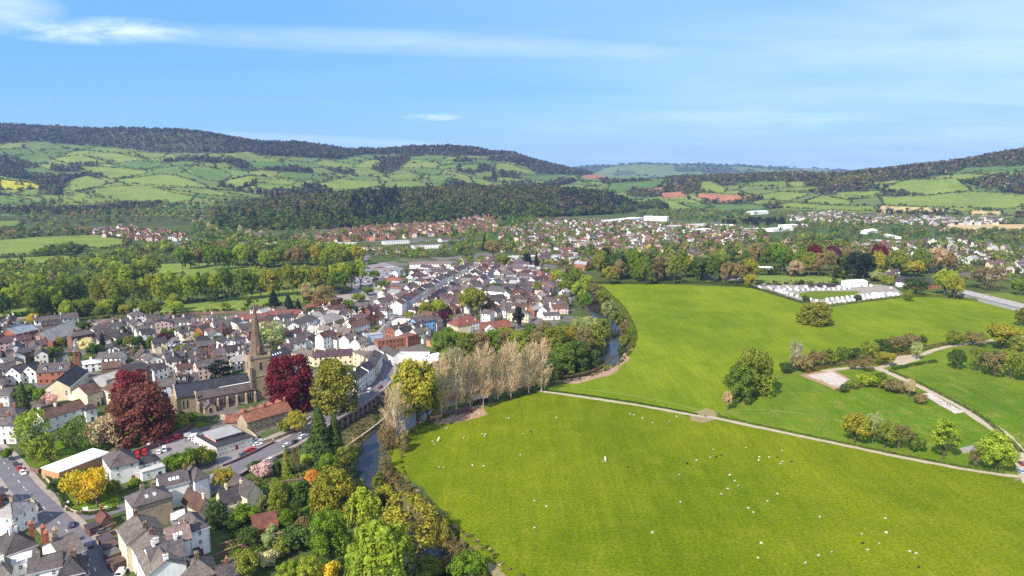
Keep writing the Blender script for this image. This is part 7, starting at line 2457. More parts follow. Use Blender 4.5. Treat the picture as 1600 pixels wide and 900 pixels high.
def build_poles():
    for px, py, h in ((1549, 652, 9), (1595, 690, 9), (1281, 676, 8), (1495, 593, 8), (1530, 594, 8)):
        pole(px, py, h, 'thin wooden utility pole in the field')
    for px, py, h in ((467, 708, 9), (38, 800, 8), (431, 712, 7), (430, 640, 8), (600, 572, 8), (520, 640, 8), (16, 745, 8)):
        pole(px, py, h, 'grey street lamp beside the road', name='street_lamp', col=(0.25, 0.25, 0.26), r=.10)
    x, y = P(751, 518)
    t = thing('flagpole', (x, y, 0), 0, 'tall white flagpole at the corner of the red-roofed mansion', 'flagpole')
    mb = MB()
    mb.tube((0, 0, 0), (0, 0, 18), .16, .07, 8)
    link('mast', mb.mesh('mast', 'paint'), t, (0.8, 0.8, 0.8))
    mb = MB()
    mb.tube((0, 0, 18), (0, 0, 18.3), .16, .02, 8)
    link('finial', mb.mesh('finial', 'paint'), t, (0.6, 0.5, 0.2))
    for px, py, look, w, h, z0, c in ((134, 801, 'white notice board on the hedge corner', 1.7, 1.6, .6, (0.8, 0.8, 0.8)), (107, 793, 'small road sign on a grey post by the hedge', .8, .9, 1.8, (0.62, 0.64, 0.62)), (166, 797, 'small street name sign on two posts', 1.1, .4, 1.2, (0.75, 0.75, 0.75)), (146, 801, 'green and white sign by the villa garden', .7, .9, 1.6, (0.05, 0.22, 0.12))):
        x, y = P(px, py)
        t = thing('road_sign', (x, y, 0), math.radians(25), look, 'sign', 'signs')
        mb = MB()
        mb.box(-w / 2, -.04, z0, w / 2, .04, z0 + h, 0, True)
        link('sign_plate', mb.mesh('sign_plate', 'paint'), t, c)
        for s in (-1, 1):
            mb = MB()
            mb.tube((s * w * .35, .07, 0), (s * w * .35, .07, z0 + h), .045, .045, 6)
            link('post', mb.mesh('post', 'paint'), t, (0.25, 0.25, 0.25))
    # worn gateway: gate beside the path
    for px, py, a in ((1122, 648, 65), (1590, 752, 30)):
        x, y = P(px, py)
        t = thing('field_gate', (x, y, 0), math.radians(a), 'wooden field gate beside the worn path' if px < 1200 else 'wooden field gate at the end of the track', 'gate', 'field gates')
        for k in range(5):
            mb = MB()
            mb.box(-2, -.04, .2 + k * .24, 2, .04, .31 + k * .24, 0, True)
            link('bar', mb.mesh('bar', 'paint'), t, (0.30, 0.26, 0.2))
        for s in (-1, 1):
            mb = MB()
            mb.box(s * 2.1 - .1, -.1, -.2, s * 2.1 + .1, .1, 1.45)
            link('post', mb.mesh('post', 'paint'), t, (0.22, 0.18, 0.14))
    x, y = P(646, 634)


build_poles()


# ------------------------------------------------------------------ the rest of the town
def road_clear(x, y, r):
    for pts, w in ROADS:
        if seg_dist(np.array([x]), np.array([y]), pts)[0] < w / 2 + r:
            return False
    return seg_dist(np.array([x]), np.array([y]), RIVER)[0] > 16


DISTRICTS = [  # polygon, street angles, spacing, wall mix, roof mix, size, individuals
    ([(-30, 566), (-30, 508), (120, 508), (400, 505), (470, 515), (490, 548), (430, 572), (330, 592), (260, 590), (200, 600), (120, 570), (60, 600), (-30, 640)], (38, -52, 60), 12.5,
     ['white', 'white', 'white', 'offwhite', 'brick', 'brownbrick', 'cream', 'pink'], ['slate', 'dslate', 'slate', 'brown', 'purple', 'dslate', 'slate'], (8, 14), 'left'),
    ([(400, 492), (480, 490), (560, 490), (640, 455), (735, 412), (800, 425), (885, 455), (895, 495), (800, 505), (705, 500), (660, 540), (600, 545), (560, 545), (470, 545)], (62, -28, 75), 11.5,
     ['white', 'white', 'white', 'white', 'white', 'offwhite', 'brick', 'cream', 'brownbrick', 'pink'], ['slate', 'dslate', 'slate', 'brown', 'grey', 'greybrown', 'purple'], (8, 15), 'mid'),
    ([(640, 425), (580, 448), (590, 470), (640, 455), (735, 408), (800, 405), (900, 395), (930, 418), (880, 446), (800, 425)], (70, -20, 20), 15,
     ['white', 'white', 'offwhite', 'brick', 'cream'], ['slate', 'brown', 'purple', 'grey'], (9, 16), 'north'),
    ([(450, 374), (520, 362), (600, 354), (690, 348), (770, 338), (778, 362), (720, 366), (640, 372), (560, 378), (500, 382)], (20, -70, 65), 21, ['brick', 'pink', 'cream', 'brick', 'orange'], ['brown', 'red', 'brown', 'purple'], (9, 13), 'estate'),
    ([(780, 362), (845, 344), (960, 346), (1050, 352), (1190, 360), (1200, 378), (1060, 388), (940, 400), (870, 400), (780, 395)], (25, -65, 70), 28, ['white', 'white', 'offwhite', 'cream', 'brick', 'pink'], ['slate', 'brown', 'pinkgrey', 'brown', 'red'], (9, 20), 'north'),
    ([(1230, 338), (1300, 332), (1345, 338), (1480, 342), (1570, 344), (1570, 352), (1470, 354), (1380, 350), (1240, 346)], (10, -80), 24, ['white', 'offwhite', 'cream', 'pink'], ['slate', 'slate', 'brown', 'grey'], (9, 14), 'new'),
    ([(1385, 392), (1450, 376), (1520, 380), (1600, 392), (1640, 420), (1640, 452), (1520, 432), (1470, 420), (1430, 408)], (15, -75, 50), 27, ['white', 'offwhite', 'brick', 'cream', 'pink'], ['slate', 'brown', 'grey', 'purple'], (9, 16), 'east'),
    ([(1330, 384), (1400, 380), (1420, 390), (1390, 398), (1340, 392)], (15, -75, 50), 20, ['white', 'offwhite', 'brick'], ['slate', 'grey', 'purple'], (9, 16), 'east'),
    ([(125, 362), (200, 356), (290, 366), (300, 380), (220, 378), (160, 370)], (10, -80), 26, ['orange', 'pink', 'white', 'brick'], ['brown', 'red', 'purple'], (9, 14), 'west'),
    ([(1350, 440), (1400, 440), (1400, 432), (1330, 428)], (10, -80), 18, ['brick', 'brick', 'white'], ['purple', 'brown'], (9, 16), 'east'),
]
LEFT_HOUSES = []    # candidates past the individual ones
NIND = [0]


def build_fill():
    cand = []
    for di, (poly, angs, sp, walls, roofs, size, tag) in enumerate(DISTRICTS):
        w = np.array([P(*q) for q in poly])
        lo, hi = w.min(0), w.max(0)
        a0 = math.radians(angs[0])
        ca, sa = math.cos(a0), math.sin(a0)
        cx, cy = (lo + hi) / 2
        R = np.hypot(*(hi - lo)) / 2 + sp
        n = int(R / sp) + 1
        for i in range(-n, n + 1):
            for j in range(-n, n + 1):
                gx = i * sp * 1.05 + RNG.uniform(-.18, .18) * sp
                gy = j * sp * 0.98 + RNG.uniform(-.18, .18) * sp
                x, y = cx + gx * ca - gy * sa, cy + gx * sa + gy * ca
                if y < 100:
                    continue
                px, py = proj(x, y, 0)
                if not inpoly(px, py, poly):
                    continue
                if RNG.random() < (.19 if sp < 16 else .2):
                    continue
                cand.append((depth_of(x, y), x, y, di))
    cand.sort()
    n = 0
    for d, x, y, di in cand:
        poly, angs, sp, walls, roofs, size, tag = DISTRICTS[di]
        L = RNG.uniform(*size)
        D = RNG.uniform(7, 9)
        if sp < 16:
            L = min(L, sp * 1.02)
        if not free(x, y, min(L, D) * .44):
            continue
        if d < 1400 and not road_clear(x, y, 5.0):
            continue
        a = math.radians(RNG.choices(angs, [4, 4, 1][:len(angs)])[0] + RNG.uniform(-8, 8))
        wall, rf = RNG.choice(walls), RNG.choice(roofs)
        e, r = RNG.uniform(5.0, 7.4), RNG.uniform(2.3, 3.3)
        rt = RNG.choices(['gable', 'hip', 'gablefront'], [6, 2, 1])[0]
        if d < 900 and RNG.random() < .16 and free(x, y, L * .62):
            L, e = L * 1.6, e + 1.8
        ox, oy = x - (L * math.cos(a) - D * math.sin(a)) / 2, y - (L * math.sin(a) + D * math.cos(a)) / 2
        if NIND[0] < 205:
            NIND[0] += 1
            build_at(ox, oy, a, L, D, e, r, rt, wall, rf, near=1 if d < 560 else 0, wins='frl' if d < 480 else 'fr', group='houses of the town', door=d < 560, wing=RNG.choice([0, 0, 1, 1, -1]))
        else:
            LEFT_HOUSES.append((x, y, a, L, D, e, r, wall, rf))
            OCC.append((x, y, min(L, D) * .55))


build_fill()
print('individual infill houses', NIND[0], 'rest', len(LEFT_HOUSES), 'windows', N_WIN[0])


def build_far_housing():
    """the outer estates: real little houses, too small to pick apart singly"""
    V, F, C = [], [], []
    W, WF, WC2 = [], [], []

    def quad(p, c):
        i = len(V)
        V.extend(p)
        F.append((i, i + 1, i + 2, i + 3))
        C.extend([c] * 4)
    for x, y, a, L, D, e, r, wall, rf in LEFT_HOUSES:
        ca, sa = math.cos(a), math.sin(a)
        z = HT(x, y)
        g = lambda lx, ly, lz: (x + lx * ca - ly * sa, y + lx * sa + ly * ca, z + lz)
        f = RNG.uniform(.85, 1.1)
        wc = tuple(c * f for c in WC[wall])
        f = RNG.uniform(.8, 1.25)
        rc = tuple(c * f for c in RC[rf])
        h, d = L / 2, D / 2
        b = [g(-h, -d, -1), g(h, -d, -1), g(h, d, -1), g(-h, d, -1)]
        t = [g(-h, -d, e), g(h, -d, e), g(h, d, e), g(-h, d, e)]
        for i in range(4):
            j = (i + 1) % 4
            quad([b[i], b[j], t[j], t[i]], wc)
        r0, r1 = g(-h, 0, e + r), g(h, 0, e + r)
        quad([t[0], t[3], r0, r0], wc)
        quad([t[2], t[1], r1, r1], wc)
        o = .4
        s = r / d
        quad([g(-h - o, -d - o, e - o * s), g(h + o, -d - o, e - o * s), g(h + o, 0, e + r + .05), g(-h - o, 0, e + r + .05)], rc)
        quad([g(h + o, d + o, e - o * s), g(-h - o, d + o, e - o * s), g(-h - o, 0, e + r + .05), g(h + o, 0, e + r + .05)], rc)
        cx = RNG.choice([-h + .6, h - .6])
        cc = WC['brick']
        for (xa, ya), (xb, yb) in (((-.4, -.5), (.4, -.5)), ((.4, -.5), (.4, .5)), ((.4, .5), (-.4, .5)), ((-.4, .5), (-.4, -.5))):
            quad([g(cx + xa, ya, e + r - 1), g(cx + xb, yb, e + r - 1), g(cx + xb, yb, e + r + 1), g(cx + xa, ya, e + r + 1)], cc)
        for s2 in (-1, 1):
            for k in range(max(2, int(L / 3.5))):
                wx = -h + L * (k + .5) / max(2, int(L / 3.5))
                for zz in (1.0, 3.6):
                    p = [g(wx - .6, s2 * (d + .04), zz), g(wx + .6, s2 * (d + .04), zz), g(wx + .6, s2 * (d + .04), zz + 1.3), g(wx - .6, s2 * (d + .04), zz + 1.3)]
                    quad(p if s2 < 0 else p[::-1], (0.03, 0.03, 0.04))
    if V:
        me = np_mesh('housing', np.array(V), np.array(F), np.array(C), 'far')
        stuff('far_housing', me, 'small houses of the outer estates')


build_far_housing()


def leaf_blob(n, r, flat=1.0):
    """template of a small far tree: n leaf quads about a dome, unit wide and tall"""
    d = unit(r.normal(size=(n, 3)) + np.array([0, 0, .35]))
    lobe = 1 + .22 * np.sin(d[:, :1] * 5 + d[:, 1:2] * 4 + d[:, 2:] * 6)
    c = d * np.array([.42, .42, .40]) * lobe * r.uniform(.72, 1.05, (n, 1)) + np.array([0, 0, .52])
    return cards(c, d + r.normal(size=(n, 3)) * .45, r.uniform(.08, .15, n) * (60 / n) ** .5, r)


def scatter_trees(name, pts, size, colours, leaves, label, conical=None, hjit=(.85, 1.25)):
    """pts (n,3); size widths (n,); one object"""
    n = len(pts)
    if not n:
        return
    tm = [leaf_blob(leaves, np.random.default_rng(900 + k)) for k in range(5)]
    pick = NR.integers(0, 5, n)
    T = np.stack(tm)[pick]                             # n, leaves, 4, 3
    a = NR.uniform(0, 2 * math.pi, n)
    ca, sa = np.cos(a)[:, None, None], np.sin(a)[:, None, None]
    h = size * NR.uniform(*hjit, n)
    X = (T[..., 0] * ca - T[..., 1] * sa)
    Y = (T[..., 0] * sa + T[..., 1] * ca)
    Z = T[..., 2]
    if conical is not None:
        k = np.where(conical, 1.0, 0.0)[:, None, None]
        sh = 1 - k * np.clip(Z, 0, 1) * .8
        X, Y = X * sh, Y * sh
        h = np.where(conical, h * 1.5, h)
    V = np.stack([X * size[:, None, None] + pts[:, 0][:, None, None], Y * size[:, None, None] + pts[:, 1][:, None, None], Z * h[:, None, None] + pts[:, 2][:, None, None]], -1)
    tone = np.clip(NR.normal(1, .16, (n, leaves, 1, 1)), .6, 1.5)
    C = (colours[:, None, None, :] * tone) * np.ones((1, 1, 4, 1))
    m = n * leaves
    me = np_mesh(name, V.reshape(-1, 3), np.arange(m * 4).reshape(m, 4), C.reshape(-1, 3), 'leaves')
    stuff(name, me, label)
    return m


def tree_cols(n, mix):
    names = [k for k, _ in mix]
    w = np.array([v for _, v in mix], float)
    idx = NR.choice(len(names), n, p=w / w.sum())
    base = np.array([TC[k][0] for k in names])[idx]
    return base * NR.uniform(0.95, 1.45, (n, 1)) * NR.uniform(.93, 1.07, (n, 3))


def seen(x, y, z, slack=14.0):
    """drop what lies well behind a ridge"""
    ok = np.ones(len(x), bool)
    for f in np.linspace(.25, .985, 36):
        hx, hy = x * f, y * f
        lz = CAMH + (z + 14 - CAMH) * f
        ok &= height(hx, hy) < lz + slack * (1 - f) + 2
    return ok


def in_fields(px, py, grow=0):
    k = np.zeros(px.shape, bool)
    for poly, c in FIELDS:
        k |= inpoly(px, py, poly)
    return k


def build_woods():
    tot = 0
    # ---- the wooded hill behind the town
    n = 26000
    u = NR.uniform(330, 1045, n)
    y = NR.uniform(1430, 2750, n)
    x = (u - 800) / FPX * CP * y
    z = height(x, y)
    px, py = proj(x, y, z)
    k = (z > 1.0) & (y < np.interp(u, *zip(*HILLS[1]['ridge'])) + 60) & ~in_fields(px, py) & seen(x, y, z)
    k &= ~inpoly(px, py, DISTRICTS[3][0]) & ~inpoly(px, py, DISTRICTS[4][0])
    x, y, z, px, py = x[k], y[k], z[k], px[k], py[k]
    keep = NR.uniform(0, 1, len(x)) < min(1, 6200 / max(len(x), 1))
    x, y, z, px, py = x[keep], y[keep], z[keep], px[keep], py[keep]
    n = len(x)
    col = tree_cols(n, [('brown', 4), ('greytan', 1), ('olive', 3), ('dkgreen', 2.5), ('midgreen', 2)])
    low = py > np.interp(px, [400, 1000], [345, 325]) - NR.uniform(0, 14, n)
    col[low] = tree_cols(int(low.sum()), [('midgreen', 3), ('dkgreen', 3), ('olive', 2), ('green', 1)])
    con = inpoly(px, py, [(556, 300), (570, 292), (590, 300), (626, 306), (622, 330), (600, 345), (560, 352), (545, 335)]) & (NR.uniform(0, 1, n) < .55)
    con |= inpoly(px, py, [(870, 300), (990, 305), (1000, 330), (900, 322)]) & (NR.uniform(0, 1, n) < .35)
    con |= NR.uniform(0, 1, n) < .04
    col[con] = tree_cols(int(con.sum()), [('black', 3), ('dkgreen', 1)])
    sz = NR.uniform(11, 18, n)
    tot += scatter_trees('hillside_forest', np.stack([x, y, z], -1), sz, col * .68, 38, 'mixed woodland covering the hill behind the town', con)
    # ---- woods and hedge trees of the west range
    n = 90000
    u = NR.uniform(-120, 960, n)
    y = NR.uniform(2000, 5300, n)
    x = (u - 800) / FPX * CP * y
    z = height(x, y)
    px, py = proj(x, y, z)
    yr = np.interp(u, *zip(*HILLS[0]['ridge']))
    k = (z > 1) & (y < yr + 150) & ~in_fields(px, py) & seen(x, y, z, 6)
    k &= wooded(x, y, z, px, py)
    x, y, z, px, py = x[k], y[k], z[k], px[k], py[k]
    m = min(1, 12000 / max(len(x), 1))
    keep = NR.uniform(0, 1, len(x)) < m
    x, y, z, px, py = x[keep], y[keep], z[keep], px[keep], py[keep]
    n = len(x)
    col = tree_cols(n, [('brown', 2.5), ('greytan', 1.2), ('olive', 1.5), ('dkgreen', 3), ('purple', 1)])
    tot += scatter_trees('ridge_forest', np.stack([x, y, z], -1), NR.uniform(11, 20, n) * (0.8 + .7 * vnoise(x, y, 300, 77)), col * .52, 16, 'dark woods and hedgerow trees on the long western ridge')
    # ---- eastern hill and rolling middle ground
    n = 60000
    u = NR.uniform(940, 1760, n)
    y = NR.uniform(1950, 4100, n)
    x = (u - 800) / FPX * CP * y
    z = height(x, y)
    px, py = proj(x, y, z)
    k = (z > 1.5) & ~in_fields(px, py) & seen(x, y, z, 6)
    k &= wooded(x, y, z, px, py)
    x, y, z, px, py = x[k], y[k], z[k], px[k], py[k]
    keep = NR.uniform(0, 1, len(x)) < min(1, 8500 / max(len(x), 1))
    x, y, z, px, py = x[keep], y[keep], z[keep], px[keep], py[keep]
    n = len(x)
    col = tree_cols(n, [('brown', 3.4), ('olive', 2), ('dkgreen', 2.2), ('tan', .8), ('purple', .7)])
    lime = inpoly(px, py, [(1290, 285), (1360, 276), (1365, 283), (1300, 292)])
    col[lime] = tree_cols(int(lime.sum()), [('yellowolive', 1)])
    tot += scatter_trees('eastern_forest', np.stack([x, y, z], -1), NR.uniform(10, 18, n), col * .66, 19, 'mixed woods and copses on the eastern hill')
    # ---- hedgerows along the field edges
    P3, S, Cc = [], [], []
    n = 260000
    u = NR.uniform(-120, 1700, n)
    y = NR.uniform(1950, 5200, n)
    x = (u - 800) / FPX * CP * y
    z = height(x, y)
    px, py = proj(x, y, z)
    _, bd = cells(x, y, 190.0)
    k = (z > 3) & (bd < 9) & ~in_fields(px, py) & ~wooded(x, y, z, px, py) & (px > -40) & (px < 1640)
    x, y, z = x[k], y[k], z[k]
    k = seen(x, y, z, 6)
    P3 += list(zip(x[k][:11000], y[k][:11000]))
    S += list(np.where(NR.uniform(0, 1, len(P3)) < .8, NR.uniform(4, 8, len(P3)), NR.uniform(9, 16, len(P3))))
    for poly, c in FIELDS:
        w = [PR(*q) for q in poly]
        if max(q[1] for q in w) > 8000:
            continue
        for a, b in zip(w, w[1:] + w[:1]):
            L = math.hypot(b[0] - a[0], b[1] - a[1])
            d = depth_of(a[0], a[1])
            if L > 1500:
                continue
            st = max(4.0, d / 500)
            for i in range(int(L / st)):
                if RNG.random() < .12:
                    continue
                f = (i + RNG.random()) * st / L
                P3.append((a[0] + (b[0] - a[0]) * f + RNG.uniform(-2, 2), a[1] + (b[1] - a[1]) * f + RNG.uniform(-2, 2)))
                S.append(RNG.uniform(3.5, 6.5) if RNG.random() < .86 else RNG.uniform(8, 14))
    p = np.array(P3)
    z = height(p[:, 0], p[:, 1])
    px, py = proj(p[:, 0], p[:, 1], z)
    k = (px > -60) & (px < 1660) & (p[:, 1] > 500)
    p, z, S = p[k], z[k], np.array(S)[k]
    tot += scatter_trees('hedgerow_shrubbery', np.concatenate([p, z[:, None]], 1), S, tree_cols(len(p), [('dkgreen', 4), ('brown', 2), ('olive', 2)]) * .8, 8, 'hedgerows round the hill fields', hjit=(.6, .9))
    # ---- single trees standing in hill fields, far hills
    n = 2600
    u = NR.uniform(700, 1620, n)
    y = NR.uniform(6800, 9700, n)
    x = (u - 800) / FPX * CP * y
    z = height(x, y)
    k = (vnoise(x, y, 260, 5) < .5) & (z > 40)
    x, y, z = x[k], y[k], z[k]
    tot += scatter_trees('distant_forest', np.stack([x, y, z], -1), NR.uniform(24, 50, len(x)), tree_cols(len(x), [('dkgreen', 2), ('olive', 1)]) * .8, 10, 'hazy woods on the farthest hills', hjit=(.35, .5))
    # ---- valley: belts of trees between the town, the fields and the hills
    belts = [([(-80, 322), (0, 322), (100, 325), (200, 330), (330, 328), (400, 325), (450, 345), (520, 358), (450, 372), (330, 350), (250, 352), (120, 358), (60, 362), (40, 345), (-80, 344)], 950, (9, 15), [('olive', 2), ('brown', 2.5), ('dkgreen', 2.5), ('midgreen', 1.5)]),
             ([(-80, 358), (30, 358), (60, 366), (130, 360), (150, 366), (0, 374), (-80, 374)], 160, (9, 14), [('brown', 2), ('olive', 1), ('dkgreen', 2)]),
             ([(60, 396), (110, 387), (135, 392), (120, 398), (40, 404)], 60, (8, 12), [('midgreen', 1), ('dkgreen', 1)]),
             ([(-80, 420), (60, 417), (150, 400), (240, 385), (330, 385), (330, 408), (240, 412), (190, 430), (80, 460), (-80, 474)], 300, (8, 13), [('olive', 3), ('lime', 2.5), ('dkgreen', 2), ('brown', 1.6), ('midgreen', 2)]),
             ([(300, 352), (380, 352), (380, 362), (450, 374), (500, 384), (560, 390), (560, 400), (470, 398), (400, 394), (300, 372)], 380, (8, 13), [('olive', 2), ('dkgreen', 2), ('tan', 1), ('midgreen', 2), ('green', 1)]),
             ([(380, 378), (470, 380), (560, 392), (560, 408), (480, 402), (400, 396)], 260, (7, 12), [('olive', 2), ('dkgreen', 2), ('green', 1), ('midgreen', 2)]),
             ([(285, 378), (330, 380), (380, 388), (470, 404), (540, 410), (530, 416), (420, 408), (330, 402), (285, 398)], 170, (8, 13), [('olive', 2), ('brown', 2), ('dkgreen', 2), ('green', 1)]),
             ([(560, 388), (640, 394), (700, 390), (760, 385), (760, 398), (650, 406), (580, 404)], 80, (8, 12), [('olive', 2), ('brown', 1), ('midgreen', 2)]),
             ([(690, 368), (780, 360), (860, 372), (860, 398), (770, 392), (700, 384)], 110, (8, 13), [('olive', 2), ('dkgreen', 2), ('brown', 1), ('green', 1.5)]),
             ([(775, 338), (835, 338), (840, 356), (780, 360)], 150, (10, 15), [('midgreen', 3), ('dkgreen', 2)]),
             ([(940, 400), (1060, 390), (1200, 380), (1300, 385), (1390, 398), (1480, 420), (1470, 430), (1330, 424), (1180, 410), (1170, 424), (1060, 426), (935, 426)], 420, (9, 15), [('olive', 2.4), ('dkgreen', 2), ('brown', 2.4), ('green', 1), ('tan', .8), ('yellowolive', .8)]),
             ([(1000, 330), (1060, 328), (1180, 332), (1200, 345), (1150, 350), (1060, 346), (1000, 340)], 150, (9, 14), [('olive', 2), ('dkgreen', 2), ('yellowolive', .7)]),
             ([(1130, 343), (1225, 345), (1225, 354), (1130, 352)], 90, (9, 12), [('black', 1)]),
             ([(1200, 330), (1640, 352), (1640, 392), (1520, 372), (1450, 372), (1380, 378), (1300, 382), (1210, 372), (1230, 352)], 520, (8, 13), [('olive', 2), ('dkgreen', 2.4), ('brown', 1.6), ('midgreen', 2), ('lime', .5)]),
             ([(1480, 362), (1640, 362), (1640, 392), (1500, 376)], 120, (8, 12), [('olive', 2), ('dkgreen', 2), ('brown', 1)]),
             ([(870, 440), (935, 420), (940, 400), (900, 395), (860, 410), (860, 430)], 60, (7, 11), [('olive', 2), ('brown', 1), ('dkgreen', 1)])]
    for di, num in ((3, 420), (4, 1300), (5, 90), (6, 320), (7, 40), (8, 90), (2, 120), (9, 20)):
        belts.append((DISTRICTS[di][0], num, (5, 12), [('olive', 2), ('dkgreen', 2), ('midgreen', 2), ('brown', 1.5), ('green', .7), ('palegreen', .3), ('purple', .2)]))
    A, S, C = [], [], []
    for poly, num, (s0, s1), mix in belts:
        w = np.array([P(*q) for q in poly])
        lo, hi = w.min(0), w.max(0)
        got = 0
        for _ in range(60):
            if got >= num:
                break
            x = NR.uniform(lo[0], hi[0], 400)
            y = NR.uniform(lo[1], hi[1], 400)
            px, py = proj(x, y, 0)
            k = inpoly(px, py, poly) & ~in_fields(px, py)
            for xx, yy in zip(x[k], y[k]):
                if got >= num:
                    break
                if not free(xx, yy, 1.5):
                    continue
                A.append((xx, yy))
                got += 1
        S += list(NR.uniform(s0, s1, got))
        C.append(tree_cols(got, mix))
    A, S, C = np.array(A), np.array(S), np.concatenate(C)
    z = height(A[:, 0], A[:, 1])
    tot += scatter_trees('valley_woods', np.concatenate([A, z[:, None]], 1), S, C * 1.12, 44, 'belts of trees and garden trees across the valley floor')
    print('stuff leaf quads', tot)


build_woods()


def build_town_trees():
    """garden trees and shrubs among the nearer houses"""
    polys = [(DISTRICTS[0][0], 60), (DISTRICTS[1][0], 60), ([(330, 790), (440, 760), (520, 790), (560, 880), (440, 905), (340, 880)], 14), ([(100, 800), (60, 700), (200, 690), (280, 655), (320, 660), (210, 705), (190, 760)], 8)]
    for poly, num in polys:
        w = np.array([P(*q) for q in poly])
        lo, hi = w.min(0), w.max(0)
        got = 0
        for _ in range(4000):
            if got >= num:
                break
            x, y = RNG.uniform(lo[0], hi[0]), RNG.uniform(lo[1], hi[1])
            px, py = proj(x, y, 0)
            if not inpoly(px, py, poly) or not free(x, y, 2.0) or not road_clear(x, y, 2.5):
                continue
            s = RNG.uniform(3, 6.5)
            kd = RNG.choice(['broad', 'shrub', 'shrub', 'broad', 'hazy'])
            tree(x, y, s, s * RNG.uniform(.7, 1.1) if kd == 'shrub' else s * RNG.uniform(1.0, 1.5), kd, RNG.choice(['olive', 'dkgreen', 'midgreen', 'green', 'brown', 'palegreen', 'yellowolive', 'dkgreen']))
            got += 1


build_town_trees()


# undergrowth on the garden slopes and river banks: low ground cover nobody could count
def build_cover():
    poly = [(340, 772), (420, 742), (500, 722), (545, 700), (566, 735), (590, 790), (640, 840), (690, 905), (430, 905), (350, 860), (330, 830)]
    w = np.array([P(*q) for q in poly])
    lo, hi = w.min(0), w.max(0)
    x = NR.uniform(lo[0], hi[0], 9000)
    y = NR.uniform(lo[1], hi[1], 9000)
    px, py = proj(x, y, 0)
    k = inpoly(px, py, poly) & (vnoise(x, y, 9, 61) > .42)
    d = seg_dist(x, y, RIVER)
    k &= d > 9
    x, y = x[k][:2600], y[k][:2600]
    ok = np.array([free(a, b, .3) for a, b in zip(x, y)])
    x, y = x[ok], y[ok]
    z = height(x, y)
    scatter_trees('garden_undergrowth', np.stack([x, y, z], -1), NR.uniform(1.0, 3.2, len(x)), tree_cols(len(x), [('midgreen', 2), ('dkgreen', 2), ('olive', 2), ('green', 1), ('brown', .8)]), 20, 'low shrubs and plants on the garden slopes', hjit=(.5, .8))
    lb = np.array(LOWBANK)
    x = NR.uniform(lb[:, 0].min(), lb[:, 0].max(), 6000)
    y = NR.uniform(lb[:, 1].min(), lb[:, 1].max(), 6000)
    k = inpoly(x, y, LOWBANK) & (seg_dist(x, y, RIVER) > 9.5) & (height(x, y) < -4.0)
    x, y = x[k][:900], y[k][:900]
    scatter_trees('terrace_undergrowth', np.stack([x, y, height(x, y)], -1), NR.uniform(.5, 1.3, len(x)), tree_cols(len(x), [('brown', 3), ('olive', 1), ('dkgreen', 2)]) * .6, 26, 'scrub on the terrace under the viaduct', hjit=(.4, .8))
    # river banks
    p = np.array(resample(RIVER, 1.2))
    A = []
    for s in (-1, 1):
        for (a, b) in p:
            for _ in range(2):
                A.append((a + NR.normal() * 1.5 + 0, b + NR.normal() * 1.5, s))
    q = np.array(offset([tuple(v) for v in p], 1.0))
    nrm = unit(q - p)
    B = []
    for i in range(len(p)):
        for s in (-1, 1):
            for _ in range(2):
                r = s * NR.uniform(10.8, 15)
                B.append(p[i] + nrm[i] * r)
    B = np.array(B)
    z = height(B[:, 0], B[:, 1])
    scatter_trees('bank_undergrowth', np.concatenate([B, z[:, None]], 1), NR.uniform(.9, 2.6, len(B)), tree_cols(len(B), [('brown', 3), ('olive', 3), ('dkgreen', 1.5), ('tan', 1)]), 16, 'rough grass and brambles on the river banks', hjit=(.5, .9))


build_cover()


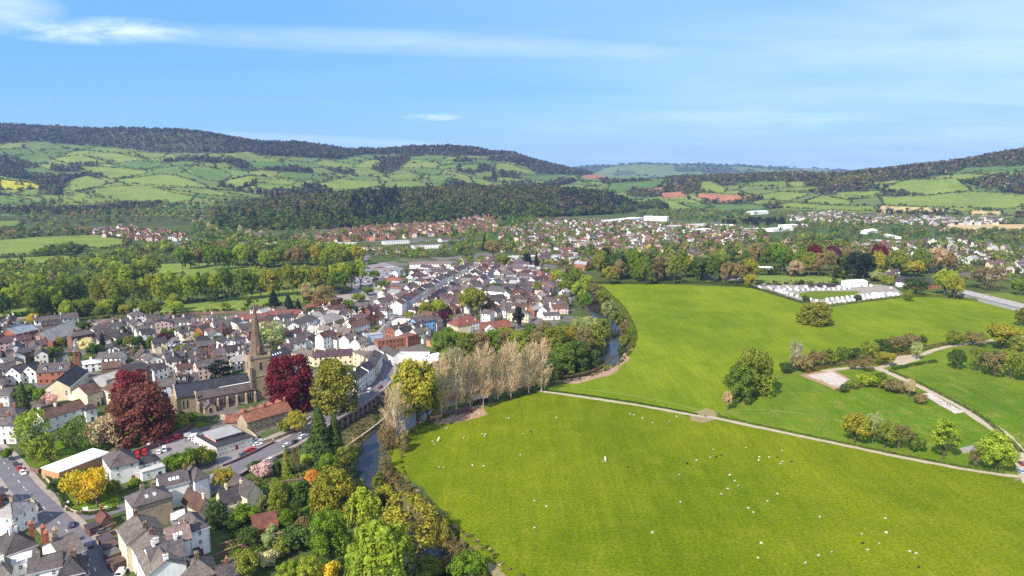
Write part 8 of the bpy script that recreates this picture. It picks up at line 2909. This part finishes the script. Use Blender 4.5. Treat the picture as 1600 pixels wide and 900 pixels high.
# ------------------------------------------------------------------ haze
def build_haze():
    mb = MB()
    x0, x1, y0, y1, z0, z1 = -14500, 14500, -300, 14200, -12, 640
    mb.box(x0, y0, z0, x1, y1, z1, 0, True)
    me = bpy.data.meshes.new('haze')
    me.from_pydata(mb.v, [], mb.f)
    m = bpy.data.materials.new('haze')
    m.use_nodes = True
    t = NT(m.node_tree)
    v = t.n('ShaderNodeVolumePrincipled', inp={'Color': (0.38, 0.53, 1.0, 1), 'Density': HAZE_DENSITY, 'Anisotropy': 0.2})
    o = t.n('ShaderNodeOutputMaterial')
    t.t.links.new(v.outputs[0], o.inputs['Volume'])
    me.materials.append(m)
    h = link('haze', me)
    h['kind'] = 'stuff'
    h['label'] = 'thin blue haze over the valley'


if HAZE_DENSITY > 0:
    build_haze()


# ------------------------------------------------------------------ labels: look, then what it stands beside
ORD = 'first second third fourth fifth sixth seventh eighth ninth tenth eleventh twelfth thirteenth fourteenth fifteenth sixteenth seventeenth eighteenth nineteenth twentieth'.split()


def label_all():
    mx = np.array([(m[1], m[2]) for m in MARKS])
    by_look = {}
    for r in THINGS:
        by_look.setdefault(r[1], []).append(r)
    groups = {}
    for look, rs in by_look.items():
        if len(rs) == 1 and len(look.split()) >= 4:
            rs[0][0]['label'] = look
            continue
        for r in rs:
            x, y = r[4], r[5]
            d = np.hypot(mx[:, 0] - x, mx[:, 1] - y)
            i = [i for i in np.argsort(d) if MARKS[i][3] != r[0].name and MARKS[i][0] not in look][0]
            al = ((x - mx[i, 0]) * mx[i, 0] + (y - mx[i, 1]) * mx[i, 1]) / math.hypot(*mx[i])
            rel = 'behind' if al > .72 * d[i] else 'before' if al < -.72 * d[i] else 'beside'
            if d[i] > 90:
                rel = {'behind': 'far behind', 'before': 'far before', 'beside': 'far from'}[rel]
            groups.setdefault((look, rel, MARKS[i][0]), []).append((d[i], r[0].name, r[0]))
    for (look, rel, mk), qs in groups.items():
        qs.sort(key=lambda q: q[:2])
        for k, q in enumerate(qs):
            o = '' if len(qs) == 1 else (ORD[k] if k < 20 else ('twenty-', 'forty-', 'sixty-', 'eighty-')[k // 20 - 1] + ORD[k % 20]) + ' '
            q[2]['label'] = f'{o}{look} {rel} the {mk}'


label_all()
tri = 0
seen_m = set()
for o in SC.objects:
    if o.type == 'MESH' and o.data.name not in seen_m:
        seen_m.add(o.data.name)
        tri += sum(len(p.vertices) - 2 for p in o.data.polygons) if len(o.data.polygons) < 20000 else len(o.data.polygons) * 2
print('objects', len(SC.objects), 'things', len(THINGS), 'triangles', tri)
